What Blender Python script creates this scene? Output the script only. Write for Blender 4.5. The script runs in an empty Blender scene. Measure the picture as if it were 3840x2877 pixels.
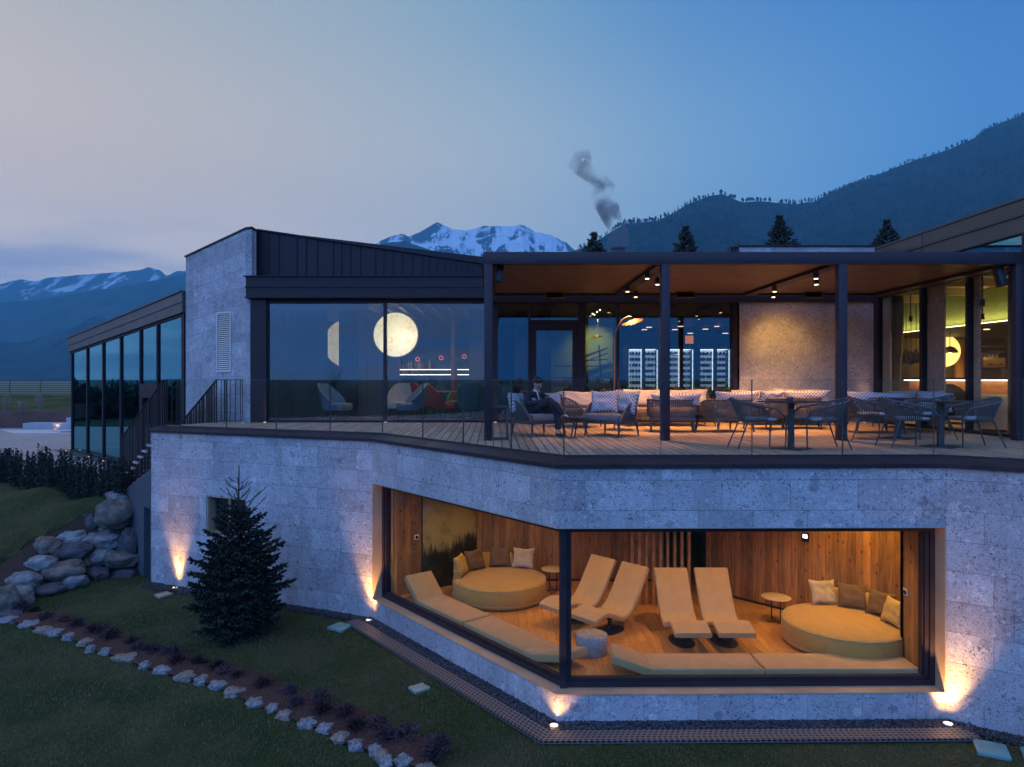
import bpy, bmesh, math, random
from mathutils import Vector, Matrix, noise as mnoise
R = math.radians
random.seed(7)
S = bpy.context.scene
COL = S.collection
DK = 3.67          # height of the upper deck above the lawn
CZ = 4.75          # camera height

# ------------------------------------------------------------------ camera
cam = bpy.data.cameras.new("camera")
camo = bpy.data.objects.new("camera", cam); COL.objects.link(camo)
camo.location = (0, 0, CZ); camo.rotation_euler = (R(90), 0, 0)
cam.sensor_width = 36; cam.lens = 24.38
cam.shift_x = 0.0181; cam.shift_y = -0.0038
cam.clip_start = 0.1; cam.clip_end = 60000
S.camera = camo
S.view_settings.view_transform = 'Standard'; S.view_settings.look = 'None'
S.view_settings.exposure = 0.0; S.view_settings.gamma = 1
S.render.engine = 'CYCLES'
cy = S.cycles
cy.use_denoising = True
cy.max_bounces = 9; cy.diffuse_bounces = 3; cy.glossy_bounces = 4
cy.transparent_max_bounces = 24; cy.transmission_bounces = 4; cy.volume_bounces = 0
cy.sample_clamp_indirect = 3.0; cy.caustics_reflective = False; cy.caustics_refractive = False
cy.volume_step_rate = 1.0

def lin(r, g, b, k=1.0):
    def c(v):
        v /= 255.0
        return v/12.92 if v <= .04045 else ((v+.055)/1.055)**2.4
    return (c(r)*k, c(g)*k, c(b)*k, 1)

# ------------------------------------------------------------------ dusk sky
SUN_AZ = R(-62)      # glow of the set sun, left of the view
wd = bpy.data.worlds.new("World"); S.world = wd; wd.use_nodes = True
nt = wd.node_tree; N = nt.nodes; L = nt.links
for n in list(N): N.remove(n)
wo = N.new('ShaderNodeOutputWorld'); bg = N.new('ShaderNodeBackground')
L.new(bg.outputs[0], wo.inputs[0])
tc = N.new('ShaderNodeTexCoord'); sp = N.new('ShaderNodeSeparateXYZ')
L.new(tc.outputs['Generated'], sp.inputs[0])
def wm(op, a, b=None, cl=False):
    n = N.new('ShaderNodeMath'); n.operation = op; n.use_clamp = cl
    for i, v in enumerate((a, b)):
        if v is None: continue
        if isinstance(v, (int, float)): n.inputs[i].default_value = v
        else: L.new(v, n.inputs[i])
    return n.outputs[0]
az = wm('ADD', wm('MULTIPLY', wm('ARCTAN2', sp.outputs[0], sp.outputs[1]), 1/(2*math.pi)), .5)  # .5 = ahead
el = wm('MULTIPLY', wm('ARCSINE', sp.outputs[2]), 180/math.pi)
def ramp(stops, fac):
    n = N.new('ShaderNodeValToRGB'); cr = n.color_ramp
    cr.interpolation = 'B_SPLINE'
    while len(cr.elements) > 1: cr.elements.remove(cr.elements[-1])
    for i, (p, c) in enumerate(stops):
        e = cr.elements[0] if i == 0 else cr.elements.new(p)
        e.position = p; e.color = (c[0]/6, c[1]/6, c[2]/6, 1)   # ramp colours stop at 1: the world strength is 6
    L.new(fac, n.inputs[0]); return n.outputs[0]
def azp(d): return .5 + d/360
BK = (0.03, 0.24, 0.78, 1)      # twilight blue behind the viewer
LF = (1.5, 1.75, 3.0, 1)      # pale glow to the left
low = ramp([(0, BK), (azp(-130), (.35, .75, 1.7, 1)), (azp(-85), LF), (azp(-50), lin(240,228,214,1.35)), (azp(-33), lin(242,228,208,1.25)),
            (azp(-15), lin(242,230,212,1.25)), (azp(2), lin(206,213,220)), (azp(16), lin(176,204,222)), (azp(34), lin(116,174,220)),
            (azp(70), lin(50,105,175)), (azp(120), lin(40,90,165)), (1, BK)], az)
mid = ramp([(0, (.72,2.1,6.0,1)), (azp(-120), (1.5, 2.2, 4.6, 1)), (azp(-75), (1.3,1.4,2.2,1)), (azp(-45), lin(232,214,194,1.05)), (azp(-31), lin(226,212,192)),
            (azp(-15), lin(210,207,198)), (azp(2), lin(186,203,208)), (azp(16), lin(136,182,213)), (azp(34), lin(84,150,218)),
            (azp(70), lin(45,95,170)), (azp(120), lin(45,95,175)), (1, (.72,2.1,6.0,1))], az)
high = ramp([(0, (.36,.95,2.5,1)), (azp(-120), (.6, .95, 2., 1)), (azp(-75), lin(150,165,190,1.3)), (azp(-40), lin(190,192,186)), (azp(-30), lin(184,189,187)),
            (azp(-12), lin(162,184,193)), (azp(2), lin(130,173,197)), (azp(16), lin(86,142,202)), (azp(34), lin(68,128,200)),
            (azp(70), lin(40,85,155)), (1, (.36,.95,2.5,1))], az)
def mix(a, b, f):
    n = N.new('ShaderNodeMix'); n.data_type = 'RGBA'; n.clamp_factor = True
    L.new(f, n.inputs[0]); L.new(a, n.inputs[6]); L.new(b, n.inputs[7]); return n.outputs[2]
def smooth(x, a, b):
    n = N.new('ShaderNodeMapRange'); n.interpolation_type = 'SMOOTHSTEP'
    n.inputs[1].default_value = a; n.inputs[2].default_value = b
    L.new(x, n.inputs[0]); return n.outputs[0]
# faint streaky cloud, low on the left
mp = N.new('ShaderNodeMapping'); mp.inputs['Scale'].default_value = (2.2, 2.2, 15)
mp.inputs['Rotation'].default_value = (0, R(7), 0)
L.new(tc.outputs['Generated'], mp.inputs[0])
nz = N.new('ShaderNodeTexNoise'); nz.inputs['Scale'].default_value = 1.6; nz.inputs['Detail'].default_value = 5; nz.inputs['Roughness'].default_value = .5
L.new(mp.outputs[0], nz.inputs[0])
cl = smooth(nz.outputs[0], .40, .66)
clm = wm('MULTIPLY', wm('MULTIPLY', cl, wm('SUBTRACT', 1, smooth(az, azp(-24), azp(6)))), wm('SUBTRACT', 1, smooth(el, 7, 14)))
col = mix(low, mid, smooth(el, 4, 16))
col = mix(col, high, smooth(el, 15, 31))
zen = N.new('ShaderNodeRGB'); zen.outputs[0].default_value = (.66/6, .64/6, .86/6, 1)
col = mix(col, zen.outputs[0], smooth(el, 32, 75))
clc = N.new('ShaderNodeRGB'); clc.outputs[0].default_value = lin(135, 152, 190, 1.1/6)
col = mix(col, clc.outputs[0], wm('MULTIPLY', clm, .65))
sky = N.new('ShaderNodeTexSky'); sky.sky_type = 'NISHITA'; sky.sun_disc = False
sky.sun_elevation = R(1.0); sky.sun_rotation = SUN_AZ
try: sky.altitude = 500
except Exception: pass
skm = N.new('ShaderNodeMix'); skm.data_type = 'RGBA'; skm.blend_type = 'ADD'; skm.inputs[0].default_value = 0.0004
L.new(col, skm.inputs[6]); L.new(sky.outputs[0], skm.inputs[7])
L.new(skm.outputs[2], bg.inputs[0]); bg.inputs[1].default_value = 6.0
wd.cycles.sampling_method = 'MANUAL'; wd.cycles.sample_map_resolution = 512

sl = bpy.data.lights.new("sun", 'SUN'); sl.energy = .12; sl.angle = R(20); sl.color = (.9, .85, 1)
so = bpy.data.objects.new("sun", sl); COL.objects.link(so)
so.rotation_euler = (R(76), 0, math.pi - SUN_AZ - R(180) + R(20)); 

# ------------------------------------------------------------------ helpers
def X(dx, Y): return (dx-1066)/1498*Y
def Z(dy, Y): return CZ-(dy-820)/1498*Y
def P3(dx, dy, Y): return Vector((X(dx, Y), Y, Z(dy, Y)))
def G(dx, dy, z=0.0):
    Y = (CZ-z)*1498/(dy-820); return Vector((X(dx, Y), Y, z))

class MB:
    def __init__(s): s.v = []; s.f = []; s.uv = []
    def add(s, vs, fs, uvs=None):
        o = len(s.v); s.v += [Vector(a) for a in vs]
        for i, f in enumerate(fs):
            s.f.append([o+k for k in f]); s.uv.append(uvs[i] if uvs else None)
        return s
    def quad(s, a, b, c, d, uv=None): return s.add([a, b, c, d], [(0, 1, 2, 3)], [uv] if uv else None)
    def box(s, c, d, rz=0, M=None):
        hx, hy, hz = d[0]/2, d[1]/2, d[2]/2
        vs = [Vector((x, y, z)) for z in (-hz, hz) for x, y in ((-hx, -hy), (hx, -hy), (hx, hy), (-hx, hy))]
        m = Matrix.Translation(Vector(c)) @ (M if M is not None else Matrix.Rotation(rz, 4, 'Z'))
        return s.add([m @ v for v in vs], [(0, 3, 2, 1), (4, 5, 6, 7), (0, 1, 5, 4), (1, 2, 6, 5), (2, 3, 7, 6), (3, 0, 4, 7)])
    def bb(s, x0, x1, y0, y1, z0, z1): return s.box(((x0+x1)/2, (y0+y1)/2, (z0+z1)/2), (abs(x1-x0), abs(y1-y0), abs(z1-z0)))
    def prism(s, poly, z0, z1):
        n = len(poly); a = sum(poly[i][0]*poly[(i+1) % n][1]-poly[(i+1) % n][0]*poly[i][1] for i in range(n))
        if a < 0: poly = poly[::-1]
        vs = [(p[0], p[1], z0) for p in poly]+[(p[0], p[1], z1) for p in poly]
        fs = [tuple(range(n-1, -1, -1)), tuple(range(n, 2*n))]+[(i, (i+1) % n, n+(i+1) % n, n+i) for i in range(n)]
        uvs = [[(vs[k][0], vs[k][1]) for k in f] for f in fs[:2]]
        acc = 0
        for i in range(n):
            l = (Vector(poly[(i+1) % n])-Vector(poly[i])).length
            uvs.append([(acc, z0), (acc+l, z0), (acc+l, z1), (acc, z1)]); acc += l
        return s.add(vs, fs, uvs)
    def bar(s, a, b, w, h=None, up=(0, 0, 1)):
        a = Vector(a); b = Vector(b); h = h or w; d = (b-a); l = d.length
        if l < 1e-6: return s
        z = d.normalized(); u = Vector(up)
        if abs(z.dot(u)) > .99: u = Vector((0, 1, 0))
        x = u.cross(z).normalized(); y = z.cross(x)
        M = Matrix((x, y, z)).transposed().to_4x4()
        return s.box((a+b)/2, (w, h, l), M=M)
    def tube(s, pts, r, n=8, closed=False, cap=True):
        pts = [Vector(p) for p in pts]; m = len(pts)
        rs = r if isinstance(r, (list, tuple)) else [r]*m
        vs = []; fs = []; px = None
        for i, p in enumerate(pts):
            if closed: t = pts[(i+1) % m]-pts[i-1]
            else: t = pts[min(i+1, m-1)]-pts[max(i-1, 0)]
            t = t.normalized() if t.length > 1e-9 else Vector((0, 0, 1))
            if px is None:
                px = t.orthogonal().normalized()
            else:
                px = (px-t*px.dot(t)); px = px.normalized() if px.length > 1e-6 else t.orthogonal().normalized()
            py = t.cross(px)
            for k in range(n):
                a = 2*math.pi*k/n; vs.append(p+px*math.cos(a)*rs[i]+py*math.sin(a)*rs[i])
        for i in range(m if closed else m-1):
            j = (i+1) % m
            for k in range(n):
                fs.append((i*n+k, i*n+(k+1) % n, j*n+(k+1) % n, j*n+k))
        if cap and not closed:
            fs.append(tuple(range(n-1, -1, -1))); fs.append(tuple((m-1)*n+k for k in range(n)))
        return s.add(vs, fs)
    def lathe(s, prof, n=24, c=(0, 0, 0)):
        c = Vector(c); vs = []; fs = []; m = len(prof)
        for r, z in prof:
            for k in range(n):
                a = 2*math.pi*k/n; vs.append(c+Vector((r*math.cos(a), r*math.sin(a), z)))
        for i in range(m-1):
            for k in range(n): fs.append((i*n+k, i*n+(k+1) % n, (i+1)*n+(k+1) % n, (i+1)*n+k))
        if prof[0][0] > 1e-4: fs.append(tuple(range(n-1, -1, -1)))
        if prof[-1][0] > 1e-4: fs.append(tuple((m-1)*n+k for k in range(n)))
        return s.add(vs, fs)
    def blob(s, c, r, nu=12, nv=8, seed=0, amp=.0, fr=1.5, sq=1.0, rz=0.0, crag=0.0):
        c = Vector(c); vs = []; fs = []
        M = Matrix.Rotation(rz, 3, 'Z')
        def pw(v): return math.copysign(abs(v)**sq, v)
        for j in range(nv+1):
            th = math.pi*j/nv
            for i in range(nu):
                ph = 2*math.pi*i/nu
                d = Vector((pw(math.sin(th))*pw(math.cos(ph)), pw(math.sin(th))*pw(math.sin(ph)), -pw(math.cos(th))))
                k = 1.0
                if amp:
                    dd = Vector((math.sin(th)*math.cos(ph), math.sin(th)*math.sin(ph), -math.cos(th)))
                    k += amp*mnoise.noise(dd*fr+Vector((seed*3.1, seed*1.7, 0)))*2
                    if crag: k += crag*mnoise.noise(dd*fr*4+Vector((seed*1.1, 0, seed)))
                vs.append(c+M @ Vector((d.x*r[0]*k, d.y*r[1]*k, d.z*r[2]*k)))
        for j in range(nv):
            for i in range(nu): fs.append((j*nu+i, j*nu+(i+1) % nu, (j+1)*nu+(i+1) % nu, (j+1)*nu+i))
        return s.add(vs, fs)
    def grid(s, rows, uvs=None, wrap=False):
        m = len(rows); n = len(rows[0]); vs = [p for r in rows for p in r]; fs = []; uu = []
        for i in range(m-1):
            for j in range(n if wrap else n-1):
                j2 = (j+1) % n
                fs.append((i*n+j, i*n+j2, (i+1)*n+j2, (i+1)*n+j))
                if uvs: uu.append([uvs[i][j], uvs[i][j2], uvs[i+1][j2], uvs[i+1][j]])
        return s.add(vs, fs, uu or None)

ROOT = {}
def loc_inv(o):
    r = ROOT.get(o.name); return r
def make_mesh(name, mb, mat, smooth=False, inv=None, bev=0):
    me = bpy.data.meshes.new(name)
    vs = [inv @ v for v in mb.v] if inv is not None else mb.v
    me.from_pydata([tuple(v) for v in vs], [], mb.f)
    if any(u is not None for u in mb.uv):
        ul = me.uv_layers.new(name="UVMap"); d = ul.data
        for p, u in zip(me.polygons, mb.uv):
            if u is None: continue
            for li, c in zip(p.loop_indices, u): d[li].uv = c
    if bev:
        bm = bmesh.new(); bm.from_mesh(me)
        bmesh.ops.bevel(bm, geom=[e for e in bm.edges if e.is_manifold and e.calc_face_angle(0) > .4], offset=bev, segments=2, affect='EDGES', profile=.5, clamp_overlap=True)
        bm.to_mesh(me); bm.free(); smooth = True
    if smooth:
        me.shade_smooth()
        me.set_sharp_from_angle(angle=R(48))
    me.materials.append(mat)
    return me
def tag(o, label=None, cat=None, group=None, kind=None):
    if label: o['label'] = label
    if cat: o['category'] = cat
    if group: o['group'] = group
    if kind: o['kind'] = kind
    return o
def thing(name, label, cat, loc=(0, 0, 0), rz=0, group=None):
    o = bpy.data.objects.new(name, None); COL.objects.link(o); o.empty_display_size = .2
    o.location = loc; o.rotation_euler = (0, 0, rz)
    ROOT[o.name] = (Matrix.Translation(Vector(loc)) @ Matrix.Rotation(rz, 4, 'Z')).inverted()
    return tag(o, label, cat, group)
def part(parent, name, mb, mat, world=False, smooth=False, bev=0, label=None):
    inv = ROOT[parent.name] if world else None
    o = bpy.data.objects.new(name, make_mesh(name, mb, mat, smooth, inv, bev)); COL.objects.link(o)
    o.parent = parent; ROOT[o.name] = ROOT[parent.name]
    if label: o['label'] = label
    return o
def solo(name, mb, mat, label, cat, group=None, smooth=False, bev=0, kind=None, base=None, rz=0, local=False):
    """a thing that is one mesh; verts in world coordinates unless local"""
    if base is None:
        n = len(mb.v); base = (sum(v.x for v in mb.v)/n, sum(v.y for v in mb.v)/n, min(v.z for v in mb.v))
    M = Matrix.Translation(Vector(base)) @ Matrix.Rotation(rz, 4, 'Z')
    o = bpy.data.objects.new(name, make_mesh(name, mb, mat, smooth, None if local else M.inverted(), bev)); COL.objects.link(o)
    o.location = base; o.rotation_euler = (0, 0, rz); ROOT[o.name] = M.inverted()
    return tag(o, label, cat, group, kind)
def struct(name, mb, mat, smooth=False, kind='structure', bev=0):
    return solo(name, mb, mat, None, None, None, smooth, bev, kind, base=(0, 0, 0))
CH = {}
def kids(o): return [c for c in o.children]
def dup(root, loc, rz, label, group=None, scale=None):
    bpy.context.view_layer.update() if False else None
    r = root.copy(); COL.objects.link(r); r.location = loc; r.rotation_euler = (0, 0, rz)
    if scale: r.scale = scale
    r['label'] = label
    if group: r['group'] = group
    for ch in kids(root):
        c = ch.copy(); COL.objects.link(c); c.parent = r
        for g in kids(ch):
            d = g.copy(); COL.objects.link(d); d.parent = c
    return r

# ------------------------------------------------------------------ materials
def newmat(name):
    m = bpy.data.materials.new(name); m.use_nodes = True
    t = m.node_tree; b = t.nodes['Principled BSDF']; return m, t, b
def nd(t, ty, **kw):
    n = t.nodes.new(ty)
    for k, v in kw.items():
        if k.startswith('_'): setattr(n, k[1:], v)
        else: n.inputs[k.replace('0_', '')].default_value = v
    return n
def mth(t, op, a, b=None, c=None, clamp=False):
    n = t.nodes.new('ShaderNodeMath'); n.operation = op; n.use_clamp = clamp
    for i, v in enumerate((a, b, c)):
        if v is None: continue
        if isinstance(v, (int, float)): n.inputs[i].default_value = v
        else: t.links.new(v, n.inputs[i])
    return n.outputs[0]
def mixc(t, f, a, b, bt='MIX'):
    n = t.nodes.new('ShaderNodeMix'); n.data_type = 'RGBA'; n.blend_type = bt
    for i, v in ((0, f), (6, a), (7, b)):
        if isinstance(v, (int, float)): n.inputs[i].default_value = v
        elif isinstance(v, tuple): n.inputs[i].default_value = v if len(v) == 4 else (*v, 1)
        else: t.links.new(v, n.inputs[i])
    return n.outputs[2]
def mrange(t, x, a, b, c=0., d=1., sm=True):
    n = t.nodes.new('ShaderNodeMapRange'); n.interpolation_type = 'SMOOTHSTEP' if sm else 'LINEAR'
    for i, v in ((1, a), (2, b), (3, c), (4, d)): n.inputs[i].default_value = v
    t.links.new(x, n.inputs[0]); return n.outputs[0]
def coord(t, kind='Object', scale=(1, 1, 1), rot=(0, 0, 0)):
    c = t.nodes.new('ShaderNodeTexCoord'); m = t.nodes.new('ShaderNodeMapping')
    m.inputs['Scale'].default_value = scale; m.inputs['Rotation'].default_value = rot
    t.links.new(c.outputs[kind], m.inputs[0]); return m.outputs[0]
def noi(t, vec, scale, detail=4, rough=.55, out=0, dist=0):
    n = t.nodes.new('ShaderNodeTexNoise'); n.inputs['Scale'].default_value = scale
    n.inputs['Detail'].default_value = detail; n.inputs['Roughness'].default_value = rough; n.inputs['Distortion'].default_value = dist
    t.links.new(vec, n.inputs['Vector']); return n.outputs[out]
def vor(t, vec, scale, out='Distance', feat='F1', rnd=1):
    n = t.nodes.new('ShaderNodeTexVoronoi'); n.feature = feat; n.inputs['Scale'].default_value = scale; n.inputs['Randomness'].default_value = rnd
    t.links.new(vec, n.inputs['Vector']); return n.outputs[out]
def bump(t, b, h, s=.3, d=.02):
    n = t.nodes.new('ShaderNodeBump'); n.inputs['Strength'].default_value = s; n.inputs['Distance'].default_value = d
    t.links.new(h, n.inputs['Height']); t.links.new(n.outputs[0], b.inputs['Normal'])
def c4(c): return (c[0], c[1], c[2], 1)
def pm(name, col, rough=.5, metal=0., var=.0, vs=3., bs=0., bsc=60., spec=.5, fine=0., coat=0):
    m, t, b = newmat(name)
    b.inputs['Roughness'].default_value = rough; b.inputs['Metallic'].default_value = metal
    b.inputs['Specular IOR Level'].default_value = spec
    if coat: b.inputs['Coat Weight'].default_value = coat
    v = coord(t)
    if var or fine:
        f = noi(t, v, vs, 5, .6)
        lo = tuple(max(0, x*(1-var)) for x in col[:3]); hi = tuple(x*(1+var) for x in col[:3])
        o = mixc(t, mrange(t, f, .3, .7), c4(lo), c4(hi))
        if fine:
            o = mixc(t, fine, o, mixc(t, mrange(t, noi(t, v, bsc, 2), .35, .65), c4([x*.35 for x in col[:3]]), c4([min(1, x*1.7) for x in col[:3]])))
        t.links.new(o, b.inputs['Base Color'])
        t.links.new(mrange(t, f, .3, .7, max(.05, rough-.08), min(1, rough+.08)), b.inputs['Roughness'])
    else: b.inputs['Base Color'].default_value = c4(col)
    if bs: bump(t, b, noi(t, v, bsc, 3), bs, .01)
    return m
def fabric(name, col, var=.10, wr=.5, sc=5.):
    m, t, b = newmat(name); b.inputs['Roughness'].default_value = .92; b.inputs['Specular IOR Level'].default_value = .15
    try: b.inputs['Sheen Weight'].default_value = .15
    except Exception: pass
    v = coord(t); f = noi(t, v, sc, 5, .6, dist=.8); g = noi(t, v, 260, 2, .5)
    o = mixc(t, mrange(t, f, .3, .7), c4([x*(1-var) for x in col]), c4([min(1, x*(1+var)) for x in col]))
    o = mixc(t, .35, o, mixc(t, mrange(t, g, .35, .65), c4([x*.6 for x in col]), c4([min(1, x*1.35) for x in col])))
    t.links.new(o, b.inputs['Base Color'])
    bump(t, b, mth(t, 'ADD', mth(t, 'MULTIPLY', f, 1.0), mth(t, 'MULTIPLY', g, .08)), wr, .03); return m
def emis(name, col, s, rough=.5):
    m, t, b = newmat(name); b.inputs['Base Color'].default_value = c4(col)
    b.inputs['Emission Color'].default_value = c4(col); b.inputs['Emission Strength'].default_value = s
    return m
def glass(name, tint=(.9, .95, .95), f0=.05, rough=0., gcol=(1, 1, 1), k=1.0):
    m = bpy.data.materials.new(name); m.use_nodes = True; t = m.node_tree
    for n in list(t.nodes): t.nodes.remove(n)
    o = t.nodes.new('ShaderNodeOutputMaterial'); mx = t.nodes.new('ShaderNodeMixShader')
    tr = t.nodes.new('ShaderNodeBsdfTransparent'); gl = t.nodes.new('ShaderNodeBsdfGlossy')
    tr.inputs[0].default_value = c4(tint); gl.inputs[0].default_value = c4(gcol); gl.inputs['Roughness'].default_value = rough
    lw = t.nodes.new('ShaderNodeLayerWeight'); lw.inputs[0].default_value = .5
    f = mth(t, 'MULTIPLY_ADD', mth(t, 'POWER', lw.outputs['Facing'], 5.0), (1-f0)*k, f0, clamp=True)
    t.links.new(f, mx.inputs[0]); t.links.new(tr.outputs[0], mx.inputs[1]); t.links.new(gl.outputs[0], mx.inputs[2])
    t.links.new(mx.outputs[0], o.inputs[0]); return m

def stone_mat(name, tone=(.40, .40, .41), bw=.95, rh=.42, uvon=True):
    m, t, b = newmat(name); b.inputs['Roughness'].default_value = .85; b.inputs['Specular IOR Level'].default_value = .25
    v = coord(t)
    wv = mixc(t, .06, v, noi(t, v, 3.0, 3, .6, 1), 'ADD')
    base = mixc(t, mrange(t, noi(t, v, 2.2, 6, .65), .3, .7), c4([x*.84 for x in tone]), c4([x*1.12 for x in tone]))
    # rounded clasts of many sizes, some lighter and some darker than the matrix
    for sc, th, am in ((4.5, .30, .75), (13, .38, .6), (34, .45, .42)):
        vd = vor(t, wv, sc); vc = vor(t, wv, sc, 'Color')
        sx = t.nodes.new('ShaderNodeSeparateColor'); t.links.new(vc, sx.inputs[0])
        on = mth(t, 'GREATER_THAN', sx.outputs[1], .80 if sc < 6 else .52)
        msk = mth(t, 'MULTIPLY', mrange(t, vd, th+.05, th-.03), on)
        cc = mixc(t, mrange(t, sx.outputs[0], .2, .85), c4([x*.55 for x in tone]), c4([min(.8, x*1.45) for x in tone]))
        base = mixc(t, mth(t, 'MULTIPLY', msk, am), base, cc)
    # pits
    p1 = mrange(t, noi(t, v, 32, 3, .6), .585, .645)
    p2 = mrange(t, noi(t, coord(t, 'Object', (1, 1, 1.6)), 62, 2, .5), .60, .66)
    pit = mth(t, 'MAXIMUM', mth(t, 'MULTIPLY', p1, mrange(t, noi(t, v, 5, 2), .42, .6)), mth(t, 'MULTIPLY', p2, .8))
    base = mixc(t, mth(t, 'MULTIPLY', pit, .88), base, c4([x*.16 for x in tone]))
    stn = mrange(t, noi(t, coord(t, 'Object', (3.2, 3.2, .35)), 1.0, 4, .6), .55, .75, 0, .30)
    base = mixc(t, stn, base, c4([x*.55 for x in tone]))
    h = mth(t, 'SUBTRACT', mth(t, 'MULTIPLY', noi(t, v, 30, 4), .4), pit)
    if uvon:
        bt = t.nodes.new('ShaderNodeTexBrick'); bt.offset = .43; bt.offset_frequency = 2; bt.squash = .8; bt.squash_frequency = 3
        bt.inputs['Scale'].default_value = 1; bt.inputs['Mortar Size'].default_value = .0035; bt.inputs['Brick Width'].default_value = bw
        bt.inputs['Row Height'].default_value = rh; bt.inputs['Bias'].default_value = 0; bt.inputs['Mortar Smooth'].default_value = .3
        bt.inputs['Color1'].default_value = (.84, .835, .845, 1); bt.inputs['Color2'].default_value = (1.10, 1.105, 1.11, 1); bt.inputs['Mortar'].default_value = (.42, .42, .42, 1)
        uv = t.nodes.new('ShaderNodeTexCoord'); t.links.new(uv.outputs['UV'], bt.inputs['Vector'])
        base = mixc(t, 1.0, base, bt.outputs['Color'], 'MULTIPLY')
        h = mth(t, 'SUBTRACT', h, mth(t, 'MULTIPLY', bt.outputs['Fac'], .8))
    t.links.new(base, b.inputs['Base Color']); bump(t, b, h, .55, .012)
    return m

def plank_mat(name, base, row=.115, length=3.2, dark=.45, knots=1., rough=.45, gap=.0025, vary=.28, grey=False, axis='u'):
    """planks run along UV v; u counts across the planks"""
    m, t, b = newmat(name); b.inputs['Roughness'].default_value = rough
    uv = t.nodes.new('ShaderNodeTexCoord')
    mp = t.nodes.new('ShaderNodeMapping'); mp.inputs['Rotation'].default_value = (0, 0, R(90)); t.links.new(uv.outputs['UV'], mp.inputs[0])
    bt = t.nodes.new('ShaderNodeTexBrick'); bt.offset = .37; bt.offset_frequency = 2; bt.squash = 1
    bt.inputs['Scale'].default_value = 1; bt.inputs['Mortar Size'].default_value = gap; bt.inputs['Brick Width'].default_value = length
    bt.inputs['Row Height'].default_value = row; bt.inputs['Bias'].default_value = 0; bt.inputs['Mortar Smooth'].default_value = .1
    bt.inputs['Color1'].default_value = (1-vary, 1-vary, 1-vary, 1); bt.inputs['Color2'].default_value = (1+vary, 1+vary, 1+vary, 1); bt.inputs['Mortar'].default_value = (.12, .12, .12, 1)
    t.links.new(mp.outputs[0], bt.inputs['Vector'])
    # each plank samples its own piece of grain
    sep = t.nodes.new('ShaderNodeSeparateXYZ'); t.links.new(uv.outputs['UV'], sep.inputs[0])
    idx = mth(t, 'FLOOR', mth(t, 'DIVIDE', sep.outputs[0], row))
    cmb = t.nodes.new('ShaderNodeCombineXYZ')
    t.links.new(mth(t, 'MULTIPLY', sep.outputs[0], 16.), cmb.inputs[0])
    t.links.new(mth(t, 'ADD', mth(t, 'MULTIPLY', sep.outputs[1], 1.3), mth(t, 'MULTIPLY', idx, 3.77)), cmb.inputs[1])
    t.links.new(mth(t, 'MULTIPLY', idx, 1.3), cmb.inputs[2])
    g = noi(t, cmb.outputs[0], 1.6, 5, .6, dist=.6)
    col = mixc(t, mrange(t, g, .28, .72), c4([x*(1-dark) for x in base]), c4([x*1.12 for x in base]))
    if knots:
        cm2 = t.nodes.new('ShaderNodeCombineXYZ')
        t.links.new(mth(t, 'MULTIPLY', sep.outputs[0], 1.7), cm2.inputs[0])
        t.links.new(mth(t, 'ADD', sep.outputs[1], mth(t, 'MULTIPLY', idx, .63)), cm2.inputs[1])
        vd = vor(t, cm2.outputs[0], 5.5); vc = vor(t, cm2.outputs[0], 5.5, 'Color')
        sx = t.nodes.new('ShaderNodeSeparateColor'); t.links.new(vc, sx.inputs[0])
        k = mth(t, 'MULTIPLY', mrange(t, vd, .21, .10), mth(t, 'GREATER_THAN', sx.outputs[0], .52))
        col = mixc(t, mth(t, 'MULTIPLY', k, .85*knots), col, c4([x*.16 for x in base]))
    col = mixc(t, 1.0, col, bt.outputs['Color'], 'MULTIPLY')
    if grey:
        wash = mrange(t, noi(t, coord(t), 1.1, 4), .3, .7)
        col = mixc(t, mth(t, 'MULTIPLY', wash, .45), col, c4([sum(base)/3*1.05]*3))
    t.links.new(col, b.inputs['Base Color'])
    bump(t, b, mth(t, 'SUBTRACT', mth(t, 'MULTIPLY', g, .25), mth(t, 'MULTIPLY', bt.outputs['Fac'], 1.)), .5, .006)
    return m

M = {}
M['stone'] = stone_mat('ceppo_stone')
M['stone_plain'] = stone_mat('ceppo_stone_plain', uvon=False)
M['pine'] = plank_mat('pine_wall', (.44, .20, .06), row=.125, length=6, vary=.40, knots=1., rough=.5)
M['pinefloor'] = plank_mat('pine_floor', (.60, .30, .10), row=.15, length=2.6, knots=.9, rough=.35, vary=.10, dark=.22)
M['deck'] = plank_mat('deck_boards', (.43, .31, .22), row=.138, length=3.6, knots=.35, rough=.62, gap=.010, vary=.20, dark=.35)
M['metal'] = pm('dark_bronze_metal', (.030, .022, .026), .5, .1, .15, 2.5, spec=.22)
M['seam'] = pm('dark_standing_seam', (.030, .023, .027), .5, .15, .2, 1.2, spec=.22)
M['perg'] = pm('pergola_paint', (.040, .028, .036), .5, .0, .12, 2., spec=.25)
M['fascia'] = pm('bronze_fascia', (.085, .078, .072), .45, .4, .15, 1.5)
M['tan'] = pm('champagne_metal', (.46, .34, .22), .42, .2, .1, 1.5)
M['louv'] = pm('vent_metal', (.62, .60, .57), .4, .3)
M['plaster'] = pm('blue_grey_plaster', (.055, .065, .08), .85, 0, .15, 2, .15, 60)
M['black'] = pm('black_paint', (.012, .012, .014), .5)
M['dark'] = pm('dark_interior', (.03, .03, .035), .7)
M['glass'] = glass('window_glass', (.80, .85, .88), .105)
M['lowglass'] = glass('lounge_glass', (.93, .95, .94), .035)
M['wingglass'] = glass('wing_glass', (.42, .55, .56), .34, k=.9, gcol=(.36, .88, 1.0))
M['balglass'] = glass('balustrade_glass', (.94, .965, .96), .022, k=.8)
M['gedge'] = pm('glass_edge', (.04, .07, .07), .3)
M['mat_fab'] = fabric('tan_fabric', (.50, .33, .155))
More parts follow.
